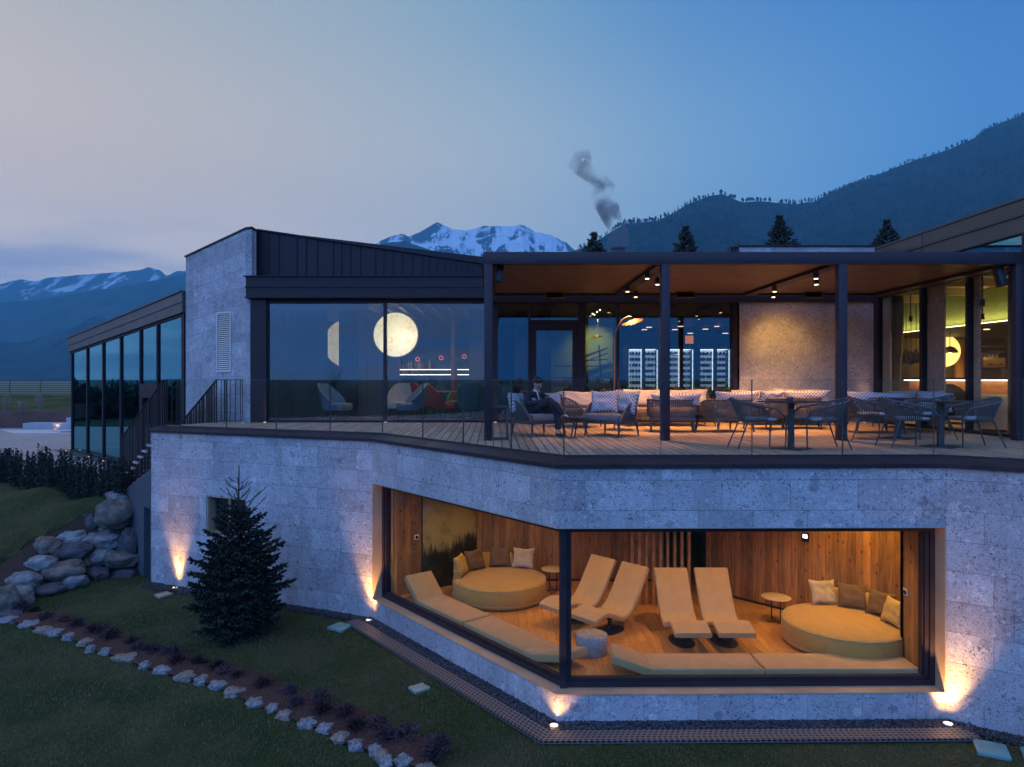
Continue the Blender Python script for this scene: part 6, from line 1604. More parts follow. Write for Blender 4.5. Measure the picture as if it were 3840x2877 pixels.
# ================================================================== the seated man
def skin(name, joints, edges, mat, parent, sub=2, inv=None):
    me = bpy.data.meshes.new(name); me.from_pydata([tuple((inv @ Vector(p)) if inv else p) for p, r_ in joints], edges, [])
    ob = bpy.data.objects.new(name, me); COL.objects.link(ob)
    md = ob.modifiers.new('s', 'SKIN'); md.use_smooth_shade = True
    for i, (p, r_) in enumerate(joints):
        rr = r_ if isinstance(r_, tuple) else (r_, r_); me.skin_vertices[0].data[i].radius = rr
    me.skin_vertices[0].data[0].use_root = True
    ob.modifiers.new('u', 'SUBSURF').levels = sub
    bpy.context.view_layer.update(); dg = bpy.context.evaluated_depsgraph_get(); nm = bpy.data.meshes.new_from_object(ob.evaluated_get(dg))
    bpy.data.objects.remove(ob); nm.materials.clear(); nm.materials.append(mat); nm.shade_smooth(); nm.name = name
    r = bpy.data.objects.new(name, nm); COL.objects.link(r); r.parent = parent; ROOT[r.name] = ROOT.get(parent.name) if parent else None
    return r
# local frame: x = his left, y = -forward, z up; seat at z=.43, facing -y
man = thing('person', 'man in a dark suit and round glasses sitting cross-legged and looking at his phone', 'person', (.80, 13.38, DK), face(.60, -.80))
suit = pm('navy_suit', (.016, .018, .030), .75, 0, .15, 20, .15, 300, .3); skinm = pm('skin', (.50, .30, .21), .5, 0, .06, 20); shirt = pm('white_shirt', (.62, .64, .68), .7); hairm = pm('dark_hair', (.018, .012, .010), .6, 0, .3, 60, .6, 120); shoe = pm('black_shoe', (.015, .014, .015), .3)
hd_c = Vector((-.02, -.11, .995))
J = [((0, 0, .52), .11), ((0, .02, .66), .115), ((0, .01, .78), .12), ((0, -.03, .865), .052), ((-.005, -.065, .925), .05), ((-.015, -.10, .985), (.072, .085)), ((-.02, -.115, 1.05), (.062, .075)),
     ((.15, .01, .78), .04), ((.24, -.045, .63), .030), ((.11, -.25, .615), .026), ((.04, -.33, .665), .024), ((.035, -.37, .69), (.03, .016)),
     ((-.15, .01, .78), .04), ((-.24, -.055, .62), .030), ((-.10, -.24, .65), .026), ((-.01, -.31, .70), .024), ((-.005, -.345, .72), (.03, .016)),
     ((.09, -.10, .50), .07), ((.13, -.43, .50), .045), ((.13, -.51, .28), .038), ((.12, -.50, .09), .036), ((.13, -.60, .05), .035),
     ((-.09, -.10, .52), .07), ((-.02, -.45, .695), .045), ((.13, -.51, .495), .038), ((.24, -.56, .40), .034), ((.30, -.63, .36), .034)]
E = [(0, 1), (1, 2), (2, 3), (3, 4), (4, 5), (5, 6), (2, 7), (7, 8), (8, 9), (9, 10), (10, 11), (2, 12), (12, 13), (13, 14), (14, 15), (15, 16), (0, 17), (17, 18), (18, 19), (19, 20), (20, 21), (0, 22), (22, 23), (23, 24), (24, 25), (25, 26)]
# fingers: five per hand, curled round the phone
def fingers(hand, side, idx0):
    for k in range(4):
        b_ = Vector(hand)+Vector((side*(-.012+.0*k), -.012, .024-.016*k)); ln = (.034, .038, .035, .028)[k]
        pts_ = [b_, b_+Vector((-side*.004, -.028, .004)), b_+Vector((-side*(.012+ln*.4), -.028-ln*.5, .006)), b_+Vector((-side*(.020+ln*.9), -.020-ln*.3, .006))]
        i0 = len(J)
        for q, p in enumerate(pts_): J.append((tuple(p), (.0085, .0085, .0078, .0065)[q]))
        E.append((idx0, i0)); E.extend([(i0+q, i0+q+1) for q in range(3)])
    i0 = len(J); b_ = Vector(hand)+Vector((-side*.014, .008, .026))
    for q, p in enumerate((b_, b_+Vector((-side*.012, -.012, .018)), b_+Vector((-side*.016, -.030, .026)))): J.append((tuple(p), (.010, .009, .0075)[q]))
    E.append((idx0, i0)); E.extend([(i0, i0+1), (i0+1, i0+2)])
fingers(J[11][0], 1, 11); fingers(J[16][0], -1, 16)
skin('body', J, E, skinm, man, 2)
SJ = [((0, .0, .50), (.17, .13)), ((0, .02, .62), (.165, .12)), ((0, .015, .74), (.185, .12)), ((0, -.005, .81), (.15, .085)), ((0, -.02, .845), (.075, .06)),
      ((.19, .005, .785), .072), ((.25, -.05, .63), .062), ((.12, -.25, .615), .048), ((.065, -.31, .65), .036),
      ((-.19, .005, .785), .072), ((-.25, -.06, .62), .062), ((-.11, -.24, .65), .048), ((-.035, -.295, .69), .036)]
SE = [(0, 1), (1, 2), (2, 3), (3, 4), (3, 5), (5, 6), (6, 7), (7, 8), (3, 9), (9, 10), (10, 11), (11, 12)]
skin('jacket', SJ, SE, suit, man, 2)
TJ = [((0, 0, .50), (.15, .10)), ((.10, -.12, .51), .10), ((.14, -.44, .51), .075), ((.14, -.52, .28), .064), ((.13, -.50, .13), .058), ((-.10, -.12, .53), .10), ((-.02, -.46, .71), .074), ((.14, -.52, .50), .062), ((.22, -.55, .42), .052)]
skin('trousers', TJ, [(0, 1), (1, 2), (2, 3), (3, 4), (0, 5), (5, 6), (6, 7), (7, 8)], suit, man, 2)
skin('shoe', [((.12, -.47, .055), .045), ((.125, -.56, .045), (.045, .035)), ((.13, -.68, .035), (.042, .026))], [(0, 1), (1, 2)], shoe, man, 2)
skin('shoe', [((.23, -.55, .385), .044), ((.28, -.61, .355), (.045, .036)), ((.36, -.70, .335), (.042, .027))], [(0, 1), (1, 2)], shoe, man, 2)
T_ = Matrix.Translation(hd_c) @ Matrix.Rotation(R(22), 4, 'X')
def hp(p): return T_ @ Vector(p)
mb = MB(); mb.blob((0, .026, .066), (.084, .092, .070), 20, 12, seed=3, amp=.12, fr=3); mb.blob((0, .062, .01), (.078, .05, .07), 14, 8, seed=5, amp=.1, fr=3); mb.blob((.01, -.046, .104), (.066, .04, .028), 14, 8, seed=6, amp=.15, fr=3); mb.v = [T_ @ v for v in mb.v]; part(man, 'hair', mb, hairm, smooth=True)
mb = MB(); mb.blob((0, -.098, -.01), (.013, .02, .022), 8, 6); mb.blob((0, -.092, .01), (.008, .012, .02), 8, 6); mb.v = [T_ @ v for v in mb.v]; part(man, 'nose', mb, skinm, smooth=True)
mb = MB(); mb.blob((0, -.086, -.043), (.024, .01, .006), 10, 6); mb.v = [T_ @ v for v in mb.v]; part(man, 'mouth', mb, pm('lips', (.32, .13, .10), .5), smooth=True)
for sx in (-1, 1):
    mb = MB(); mb.blob((sx*.078, .0, -.002), (.010, .02, .03), 8, 6); mb.v = [T_ @ v for v in mb.v]; part(man, 'ear', mb, skinm, smooth=True)
    mb = MB(); mb.blob((sx*.030, -.083, .012), (.007, .004, .003), 8, 6); mb.v = [T_ @ v for v in mb.v]; part(man, 'eye', mb, M['black'], smooth=True)
mb = MB()
for sx in (-1, 1):
    mb.tube([(sx*.034+math.cos(R(a))*.025, -.100, .008+math.sin(R(a))*.021) for a in range(0, 360, 24)], .0026, 5, closed=True); mb.tube([(sx*.060, -.098, .014), (sx*.080, -.02, .012)], .003, 4)
mb.tube([(-.010, -.102, .012), (.010, -.102, .012)], .003, 4); mb.v = [T_ @ v for v in mb.v]; part(man, 'glasses', mb, M['black'])
mb = MB(); mb.add([(-.045, -.085, .875), (.045, -.085, .875), (.07, -.05, .90), (0, -.155, .70), (-.07, -.05, .90), (0, -.05, .93), (0, -.06, .70)], [(0, 3, 1), (1, 3, 6, 2), (4, 6, 3, 0), (0, 1, 2, 5, 4)]); part(man, 'shirt', mb, shirt)
mb = MB(); mb.add([(-.014, -.105, .862), (.014, -.105, .862), (.02, -.160, .72), (0, -.163, .70), (-.02, -.160, .72), (0, -.08, .80)], [(0, 4, 3, 2, 1), (0, 1, 5), (1, 2, 5), (2, 3, 5), (3, 4, 5), (4, 0, 5)]); part(man, 'tie', mb, M['black'])
mb = MB(); pc_ = Vector((.012, -.385, .735)); mb.box(pc_, (.072, .009, .145), M=Matrix.Rotation(R(-35), 4, 'X'))
mw = Matrix.Translation(man.location) @ Matrix.Rotation(man.rotation_euler[2], 4, 'Z'); mb.v = [mw @ v for v in mb.v]
solo('phone', mb, M['black'], 'dark smartphone held in both hands of the seated man', 'phone', bev=.003)
# ================================================================== bar behind the glazing
mb = MB(); mb.bb(-6.05, 9.6, 17.66, 25.2, DK-.1, DK+.0); part(H, 'floor', mb, pm('bar_floor', (.13, .10, .08), .25, 0, .2, 2), True)
mb = MB(); mb.bb(-6.05, 9.6, 17.70, 25.2, 6.80, 6.9); part(H, 'ceiling', mb, pm('bar_ceiling', (.10, .085, .085), .8), True)
navy = pm('navy_panel', (.020, .024, .040), .55, 0, .15, 2)
mb = MB(); mb.bb(-6.05, 9.6, 25.0, 25.1, DK, 6.8); mb.bb(-6.1, -6.0, 17.7, 25.1, DK, 6.8); part(H, 'inner_wall', mb, navy, True)
wg_ = pm('green_wall', (.20, .26, .10), .85, 0, .08, 2)
mb = MB(); mb.bb(1.70, 3.62, 21.0, 21.12, DK+1.15, 6.8); mb.bb(3.55, 3.66, 19.6, 21, DK, 6.8) if False else None; part(H, 'inner_wall', mb, wg_, True)
mb = MB(); mb.bb(1.75, 3.5, 20.9, 21.0, DK, DK+1.12); part(H, 'inner_wall', mb, M['stone_plain'], True)
mb = MB()
for dx0, dx1, y in ((596, 706, 20.6), (732, 770, 20.8), (1140-28, 1140, 20.5), (1160, 1190, 20.2), (1013, 1046, 20.4)): mb.bb(X(dx0, y), X(dx1, y), y, y+.12, DK, 6.8)
part(H, 'panel', mb, navy, True)
brnp = pm('brown_panel', (.13, .085, .07), .5, 0, .15, 2)
mb = MB()
for k in range(4): mb.bb(X(770, 21)+k*.33, X(770, 21)+k*.33+.315, 21.0, 21.08, DK, 6.8)
part(H, 'panel', mb, brnp, True)
mb = MB()
for k in range(7): mb.bb(-3.3+k*.42, -3.3+k*.42+.08, 17.9, 24.8, 6.62, 6.80)
for k in range(9): mb.bb(4.2+k*.5, 4.2+k*.5+.07, 21.4, 24.8, 6.45, 6.75)
part(H, 'ceiling_batten', mb, pm('batten', (.16, .12, .11), .6), True)
mb = MB(); mb.lathe([(.10, 0), (.10, 6.8-DK)], 20, (X(981, 21.2), 21.2, DK)); part(H, 'column', mb, pm('copper_column', (.32, .15, .07), .4, .5), True, smooth=True)
# moon lamps
m, t, b = newmat('moon_face'); v = coord(t); f = noi(t, v, 3.2, 7, .7, dist=2.5)
c = mixc(t, mrange(t, f, .50, .60), c4((1, .84, .46)), c4((.80, .48, .14))); t.links.new(c, b.inputs['Emission Color']); b.inputs['Base Color'].default_value = (.8, .7, .5, 1); b.inputs['Emission Strength'].default_value = 1.12; M['moon'] = m
def moon(dx, dy, Y, r, lab, st=None, name='moon_lamp'):
    c = P3(dx, dy, Y); o = thing(name, lab, 'wall lamp', (c.x, c.y, c.z-r)); vs = []; fs = []; n = 64
    for yy, rr in ((0, r*.97), (-.03, r*.97)): vs += [c+Vector((math.cos(2*math.pi*k/n)*rr, yy, math.sin(2*math.pi*k/n)*rr)) for k in range(n)]
    fs = [tuple(range(n)), tuple(range(2*n-1, n-1, -1))]; mb = MB(); mb.add(vs, fs+[(k, n+k, n+(k+1) % n, (k+1) % n) for k in range(n)]); part(o, 'diffuser', mb, st or M['moon'], True)
    mb = MB(); mb.tube([c+Vector((math.cos(2*math.pi*k/n)*r, -.01, math.sin(2*math.pi*k/n)*r)) for k in range(n)], .018, 6, closed=True); mb.bar(c+Vector((0, .03, 0)), c+Vector((0, .3, 0)), .05); part(o, 'rim', mb, pm('brass', (.35, .22, .08), .35, .8) if 'brass' not in bpy.data.materials else bpy.data.materials['brass'], True)
moon(855, 723, 19.4, .63, 'big round glowing moon lamp behind the mullion of the large left glazing')
m2 = M['moon'].copy(); m2.node_tree.nodes['Principled BSDF'].inputs['Emission Strength'].default_value = .55
moon(752, 742, 24.2, .86, 'dim second moon lamp seen in the slot between dark panels', m2)
l = bpy.data.lights.new('moon_glow', 'POINT'); l.energy = 14; l.color = (1, .72, .38); l.shadow_soft_size = .4; lo_ = bpy.data.objects.new('moon_glow', l); COL.objects.link(lo_); lo_.location = (X(855, 19)+.1, 19.0, 6.0)
# back bar with light strips and bottles
strip = emis('led_strip', (1, .85, .66), 5); 
bbx0, bbx1, by = X(846, 22.2), X(1014, 22.2), 22.2
o = thing('back_bar', 'glass back bar with two glowing shelf lines behind the large glazing', 'bar', ((bbx0+bbx1)/2, by, DK))
zz1, zz2 = Z(797, by), Z(808, by)
mb = MB()
for z in (zz1, zz2): mb.bb(bbx0, bbx1, by, by+.3, z-.03, z-.012)
part(o, 'shelf', mb, M['alu'], True); mb = MB()
for z in (zz1, zz2): mb.bb(bbx0+.1, bbx1, by-.012, by-.002, z-.03, z-.012)
part(o, 'light_strip', mb, strip, True)
mb = MB(); mb.bb(bbx0-.2, bbx1+.2, by-.7, by-.2, DK, DK+1.02); part(o, 'counter', mb, pm('teal_marble', (.04, .10, .11), .3, 0, .5, 3), True)
mb = MB(); mb.bb(bbx0, bbx1, by+.3, by+.36, DK+1.0, DK+1.9); part(o, 'back_panel', mb, pm('teal_back', (.05, .12, .14), .3, 0, .4, 2), True)
mb = MB(); mb.add([(bbx0, by+.1, Z(781, by)), (bbx1, by+.1, Z(768, by)), (bbx1, by+.1, Z(748, by)), (bbx0, by+.1, Z(771, by)), (bbx0, by+.25, Z(781, by)), (bbx1, by+.25, Z(768, by)), (bbx1, by+.25, Z(748, by)), (bbx0, by+.25, Z(771, by))], [(0, 1, 2, 3), (5, 4, 7, 6), (0, 4, 5, 1), (3, 2, 6, 7)]); part(o, 'canopy', mb, navy, True)
mb = MB()
for dx, dy in ((902, 784-8), (953, 780-7), (1003, 776-6)):
    q = P3(dx, dy, by+.08); mb.lathe([(.001, 0), (.075, 0)], 16, (0, 0, 0)) if False else mb.tube([q+Vector((math.cos(a)*.06, 0, math.sin(a)*.06)) for a in [2*math.pi*k/14 for k in range(14)]], .014, 5, closed=True)
part(o, 'ring_lamp', mb, emis('red_ring', (.8, .16, .12), 1.2), True)
def bottle_mb(h=.30, r=.038, seg=10): b_ = MB(); b_.lathe([(r*.9, 0), (r, .01), (r, h*.58), (r*.75, h*.68), (r*.36, h*.76), (r*.34, h*.97), (r*.30, h)], seg); return b_
btm = [pm('dark_bottle', (.02, .03, .02), .12), pm('amber_bottle', (.25, .10, .03), .12), pm('clear_bottle', (.35, .38, .40), .1), pm('pale_bottle', (.45, .42, .30), .2)]
bmesh_ = [make_mesh('bottle', bottle_mb(.28+.02*k), m_, True) for k, m_ in enumerate(btm)]
nb = 0
for row, z in ((0, zz1), (1, zz2)):
    for k in range(17):
        x = bbx0+.15+k*(bbx1-bbx0-.3)*(.55 if row == 0 else .5)/16; o = bpy.data.objects.new('bottle', bmesh_[rdg.randrange(4)]); COL.objects.link(o); o.location = (x, by+.12+rdg.uniform(-.04, .08), z-.012); s = rdg.uniform(.75, 1); o.scale = (s, s, s)
        tag(o, 'liquor bottle number %s from the left on the %s glowing shelf of the back bar' % (names[k], 'upper' if row == 0 else 'lower'), 'bottle', 'bottles on the back bar'); o['label'] = '%s bottle from the left on the %s glowing shelf of the back bar' % (names[k], 'upper' if row == 0 else 'lower')
# easy chairs of the bar
def make_wing(name, lab, loc, rz, mat, s=1.):
    o = thing(name, lab, 'armchair', loc, rz, 'upholstered chairs behind the glazing')
    mb = MB(); rows = []
    for j in range(9):
        v = j/8; z = .32+v*.66; row = []
        for k in range(15):
            a = math.pi*(k/14)*1.15-math.pi*.075; side = abs(k-7)/7; zz = .32+(z-.32)*(1-.72*max(0, (side-.30)/.7)**1.2); rr = .36+.06*v
            row.append(Vector((math.cos(a)*rr, math.sin(a)*rr*.95+.05+.10*v*(1-side), zz)))
        rows.append(row)
    inner = [[Vector((p.x*.86, p.y*.86+.0, p.z+.0)) for p in r_] for r_ in rows]
    mb.grid(rows); mb.grid(inner); mb.grid([rows[-1], inner[-1]]); mb.grid([[r_[0] for r_ in rows], [r_[0] for r_ in inner]]); mb.grid([[r_[-1] for r_ in rows], [r_[-1] for r_ in inner]]); mb.grid([rows[0], inner[0]])
    part(o, 'shell', mb, mat, smooth=True)
    mb = MB(); soft_slab(mb, [(p.x*.78, p.y*.8) for p, _ in resamp(upath(.85, .8, .3), 20)], .24, .44, .04); part(o, 'seat_cushion', mb, mat, smooth=True)
    for sx in (-1, 1):
        for sy in (-1, 1): mb = MB(); mb.tube([(sx*.24, sy*.22, .25), (sx*.29, sy*.28, 0)], [.02, .012], 6); part(o, 'leg', mb, M['black'])
    return o
blueg = pm('blue_grey_wool', (.22, .28, .32), .9); redw = pm('red_wool', (.42, .05, .04), .9); tealw = pm('teal_wool', (.12, .28, .24), .9); whw = pm('white_wool', (.62, .58, .55), .9); dtl = pm('dark_teal_wool', (.03, .09, .10), .9)
make_wing('wing_chair', 'blue grey wing chair facing right behind the left pane of the large glazing', (X(726, 19.0), 19.0, DK), face(.85, -.3), blueg)
make_wing('wing_chair', 'blue grey wing chair facing left behind the right pane of the large glazing', (X(886, 19.0), 19.0, DK), face(-.85, -.3), blueg)
make_wing('wing_chair', 'off white high back chair behind the blue grey wing chair', (X(866, 20.4), 20.4, DK), face(-.1, -1), whw)
make_wing('tub_chair', 'left one of the two red chairs in the bar', (X(925, 20.3), 20.3, DK), face(.9, .3), redw)
make_wing('tub_chair', 'right one of the two red chairs in the bar', (X(954, 20.0), 20.0, DK), face(.9, .2), redw)
make_wing('tub_chair', 'light teal chair at the copper edged bar table', (X(990, 20.9), 20.9, DK), face(-.5, -.8), tealw)
make_wing('tub_chair', 'dark teal chair in front of the copper edged table, left of the first pergola post', (X(1020, 19.2), 19.2, DK), face(.1, 1), dtl)
make_wing('tub_chair', 'dark teal chair seen between the first pergola post and the seated man', (X(1092, 19.2), 19.2, DK), face(0, 1), dtl)
cop = pm('copper_edge', (.62, .26, .14), .35, .6)
def bartable(dx, Y, lab, w=1.5):
    c = (X(dx, Y), Y, DK); o = thing('bar_table', lab, 'table', c, 0, 'copper edged tables of the bar')
    mb = MB(); mb.box((0, 0, .735), (w, .7, .03)); part(o, 'table_top', mb, cop); mb = MB(); mb.box((-w*.3, 0, .36), (.06, .5, .72)); mb.box((w*.3, 0, .36), (.06, .5, .72)); part(o, 'leg', mb, M['black'])
bartable(985, 20.1, 'copper edged table left of the first pergola post'); bartable(1118, 20.2, 'copper edged table behind the seated man', 1.1)
for x, y, e, c in ((-2.2, 21.2, 85, (1, .60, .34)), (-.8, 19.4, 100, (1, .55, .3)), (-4.2, 19.2, 40, (.8, .8, .9)), (-2.4, 18.8, 55, (1, .75, .6)), (1.0, 19.6, 40, (1, .6, .35))):
    spot('bar_fill_light', (x, y, 6.55), (x, y, 0), e, c, 120, .8, .08)  # unseen lamps added to brighten the bar behind the glass
# green corner with shelf, lamp and bottles
spot('wall_glow', (X(1288, 20.4), 20.2, 6.5), (X(1286, 20.9), 21.0, 5.2), 90, (1, .80, .34), 110, 1., .05)
spot('counter_light', (3.1, 20.2, 6.5), (3.0, 20.7, 4.6), 30, (1, .6, .3), 60, .6, .03)
mb = MB()
for (a, b_) in (((1198, 791), (1312, 791)), ((1240, 781), (1312, 776)), ((1258, 770), (1312, 752)), ((1312, 752), (1240, 781)), ((1294, 745), (1298, 815)), ((1270, 779), (1312, 763))): mb.bar(P3(*a, 20.7), P3(*b_, 20.7), .035)
solo('wall_rack', mb, M['black'], 'thin black line rack of triangles on the green wall in the bar', 'rack')
mb = MB(); mb.bb(X(1262, 20.3), X(1318, 20.3), 20.1, 20.6, DK, Z(828, 20.3)); solo('service_counter', mb, pm('wood_counter', (.30, .16, .08), .5, 0, .2, 4), 'small wooden counter with bottles before the green wall', 'counter')
for k in range(8):
    o = bpy.data.objects.new('bottle', bmesh_[k % 4]); COL.objects.link(o); o.location = (X(1267+k*5.5, 20.3), 20.25+.1*(k % 2), Z(828, 20.3)); s = (.7, .9, .8, .6)[k % 4]; o.scale = (s, s, s)
    tag(o, '%s small bottle from the left on the counter by the green wall' % names[k], 'bottle', 'bottles on the small counter')
p = P3(1291, 728, 20.2); o = thing('pendant_lamp', 'small brass pendant dish glowing in front of the green wall', 'pendant lamp', tuple(p))
mb = MB(); mb.lathe([(.17, 0), (.12, .04), (.02, .07)], 20, p); mb.bar(p+Vector((0, 0, .07)), (p.x, p.y, 6.8), .01); part(o, 'shade', mb, bpy.data.materials['brass'], True, smooth=True)
# four little ceiling spots
for k, (dx, dy) in enumerate(((1280, 679), (1284, 681), (1290, 675), (1296, 671))):
    p = P3(dx, dy, 18.6); mb = MB(); mb.lathe([(.0001, 0), (.016, 0), (.018, .03), (.01, .03)], 10, p); o = solo('ceiling_spot', mb, lampM, '%s tiny ceiling spot from the left above the green corner' % names[k], 'spot lamp', 'ceiling spots in the green corner')
# orange lit box and ceiling lights in the room behind the cabinets
mb = MB(); mb.bb(X(1482, 23.5), X(1498, 23.5), 23.5, 23.6, Z(742, 23.5), Z(725, 23.5)); solo('lit_picture', mb, emis('orange_glow', (1, .28, .04), .75), 'small glowing orange panel above the middle wine cabinet', 'light panel')
for k, (dx, dy) in enumerate(((1402, 707), (1392, 712), (1458, 712), (1470, 705), (1524, 711), (1549, 705), (1491, 720), (1567, 720))):
    p = P3(dx, dy, 22.2); mb = MB(); mb.box(p, (.16, .1, .02)); solo('ceiling_light', mb, emis('ceil_glow', (1, .62, .45), 2.2) if 'ceil_glow' not in bpy.data.materials else bpy.data.materials['ceil_glow'], '%s ceiling light strip above the wine cabinets, counted from the left' % names[[1, 0, 2, 3, 5, 6, 4, 7][k]], 'ceiling light', 'ceiling lights above the wine cabinets')
# ---- wine cabinets
wled = emis('cabinet_led', (.90, .95, 1), 2.0); wback = emis('cabinet_back_glow', (.62, .70, .80), .42)  # back panels glow in place of LED light falling on them
def make_cab(lab, x0, x1, Y):
    zt = Z(746, Y); o = thing('wine_cabinet', lab, 'wine cabinet', ((x0+x1)/2, Y, DK), 0, 'lit wine cabinets behind the glazing'); D_ = .6; xm = (x0+x1)/2
    mb = MB()
    for a, b_ in ((x0, x0+.06), (x1-.06, x1), (xm-.045, xm+.045)): mb.bb(a, b_, Y, Y+.05, DK, zt-.1)
    mb.bb(x0, x1, Y, Y+D_, zt-.1, zt); mb.bb(x0, x1, Y, Y+D_, DK, DK+.1); mb.bb(x0, x0+.02, Y+.05, Y+D_, DK+.1, zt-.1); mb.bb(x1-.02, x1, Y+.05, Y+D_, DK+.1, zt-.1)
    part(o, 'cabinet_frame', mb, M['alu'], True)
    mb = MB(); mb.bb(x0+.02, x1-.02, Y+D_-.03, Y+D_-.01, DK+.1, zt-.1); part(o, 'back_panel', mb, wback, True)
    for a in (x0+.075, xm-.055, xm+.055, x1-.075): mb = MB(); mb.bb(a-.007, a+.007, Y+.08, Y+.10, DK+.12, zt-.12); part(o, 'led_strip', mb, wled, True)
    mb = MB(); mb.bb(x0+.1, x1-.1, Y+.1, Y+.5, zt-.115, zt-.105); part(o, 'led_strip', mb, wled, True)
    sh = []
    for k in range(11): z = zt-.26-k*.163; sh.append(z)
    mb = MB()
    for z in sh: mb.bb(x0+.03, x1-.03, Y+.07, Y+D_-.04, z-.008, z)
    part(o, 'shelf', mb, M['louv'], True)
    mb = MB(); mb.bb(x0+.06, xm-.045, Y+.01, Y+.02, DK+.1, zt-.1); part(o, 'pane', mb, M['balglass'], True); mb = MB(); mb.bb(xm+.045, x1-.06, Y+.01, Y+.02, DK+.1, zt-.1); part(o, 'pane', mb, M['balglass'], True)
    return sh
YC = 19.2
wb = [pm('wine_glass_dark', (.004, .007, .009), .35, spec=.2), pm('wine_glass_green', (.012, .02, .01), .35, spec=.2), pm('wine_gold', (.50, .36, .10), .3), pm('wine_red', (.22, .03, .03), .3)]
wlab = pm('bottle_label', (.62, .60, .55), .6)
def wine_mesh(k):
    b_ = MB(); h = .30; r = .041; b_.lathe([(.001, .012), (r*.55, .006), (r*.9, 0), (r, .01), (r, h*.58), (r*.75, h*.68), (r*.36, h*.76), (r*.34, h*.97), (r*.30, h)], 12)
    me = make_mesh('wine_bottle', b_, wb[k], True); return me
wms = [wine_mesh(k) for k in range(4)]
lb_ = MB(); lb_.lathe([(.0418, .05), (.0418, .15)], 12); lme = make_mesh('label', lb_, wlab, True)
cabs = [('left', X(1354, YC), X(1427, YC)), ('middle', X(1441, YC), X(1504, YC)), ('right', X(1508, YC), X(1583, YC))]
for ci, (cn, x0, x1) in enumerate(cabs):
    sh = make_cab('%s one of three tall wine cabinets with cold white light' % cn, x0, x1, YC); xm = (x0+x1)/2
    for bay, (a, b_) in enumerate(((x0+.125, xm-.10), (xm+.10, x1-.125))):
        for si in range(7):
            if ci == 1:
                n = 2; 
            else: n = 4
            for k in range(n):
                o = bpy.data.objects.new('wine_bottle', wms[rdg.choice((0, 0, 0, 1, 1, 2 if si in (2, 5) else 0, 3 if bay == 0 and si in (1, 3) else 0))]); COL.objects.link(o)
                g = bpy.data.objects.new('label', lme); COL.objects.link(g); g.parent = o
                if ci == 1: o.location = (a-.02+.0*k, YC+.16+k*.14, sh[si]+.045+rdg.uniform(0, .01)+.0); o.rotation_euler = (0, R(90), 0); o.scale = (1, 1, .95)
                else: o.scale = (1.02, 1.02, 1); o.location = (lerp(a-.02, b_+.02, k/(n-1)), YC+.11+rdg.uniform(-.02, .03), sh[si]+.045); o.rotation_euler = (R(-90), 0, R(rdg.uniform(-14, 14)))
                pos = ('first', 'second', 'third', 'fourth')[k] if n == 4 else ('front', 'rear')[k]
                tag(o, '%s bottle on the %s shelf, %s half of the %s wine cabinet' % (pos, ('top', 'second', 'third', 'fourth', 'fifth', 'sixth', 'seventh')[si], ('left', 'right')[bay], cn), 'bottle', 'wine bottles in the lit cabinets')
# moss plants inside along the glazing
m, t, b = newmat('moss_leaves'); b.inputs['Roughness'].default_value = .85; f = noi(t, coord(t), 9, 3); t.links.new(mixc(t, mrange(t, f, .35, .65), c4((.035, .032, .016)), c4((.13, .11, .05))), b.inputs['Base Color'])
for i, (dx, r_) in enumerate(((1232, .34), (1262, .30), (1300, .30), (1345, .30), (1400, .32), (1462, .32), (1520, .32), (1562, .34))):
    rd = random.Random(300+i); x = X(dx, 18.2); o = thing('potted_plant', '%s bushy low plant from the left behind the glazing near the sofas' % names[i], 'plant', (x, 18.2, DK), group='low plants behind the glazing')
    mb = MB(); mb.lathe([(.18, 0), (.22, .34), (.20, .34), (.19, .30)], 20, (x, 18.2, DK)); part(o, 'pot', mb, M['drum'], True, smooth=True)
    mb = MB(); leafball(mb, (x, 18.2, DK+.60), (r_, .26, .30), 1500, .055, rd, .2); part(o, 'foliage', mb, m, True)

# ================================================================== restaurant on the right
brw = pm('taupe_wall', (.30, .22, .13), .8, 0, .15, 1.5); 
mb = MB(); mb.bb(9.75, 16, 12.56, 24, DK-.1, DK); part(H, 'floor', mb, pm('restaurant_floor', (.30, .24, .17), .4, 0, .15, 1.5), True)
mb = MB(); mb.bb(9.72, 16, 12.56, 24, 6.97, 6.995)
for y in (13.6, 15.2, 16.8, 18.4, 20.): mb.bb(9.75, 11.8, y, y+.10, 6.80, 6.97)
part(H, 'ceiling', mb, pm('restaurant_ceiling', (.34, .27, .17), .8), True)
mb = MB(); mb.bb(9.75, 16, 22.0, 22.1, DK, 6.97); mb.bb(15.8, 15.9, 12.6, 22, DK, 6.97); mb.bb(9.9, 16, 12.52, 12.56, DK, 6.97); part(H, 'inner_wall', mb, brw, True)
mb = MB(); mb.bb(11.9, 12.0, 12.6, 22, 6.12, 6.96); part(H, 'inner_wall', mb, pm('olive_wall', (.20, .25, .09), .85, 0, .06, 2), True)
mb = MB(); mb.bb(12.0, 15.8, 12.6, 22, 6.06, 6.12); part(H, 'ceiling', mb, pm('dark_ceiling', (.06, .045, .035), .6), True)
led = emis('warm_led', (1, .86, .42), 6)
mb = MB(); mb.bb(11.84, 11.87, 12.7, 21.0, 6.10, 6.125); o = solo('led_line', mb, led, 'long glowing light line under the green wall band in the restaurant', 'light strip')
mb = MB(); mb.bb(11.80, 11.90, 12.7, 21.9, 6.07, 6.10); part(H, 'ledge', mb, M['metal'], True)
area('led_wash', (11.78, 16.2, 6.16), (11.9, 16.2, 6.9), 42, (1, .80, .32), 8.5, .05)
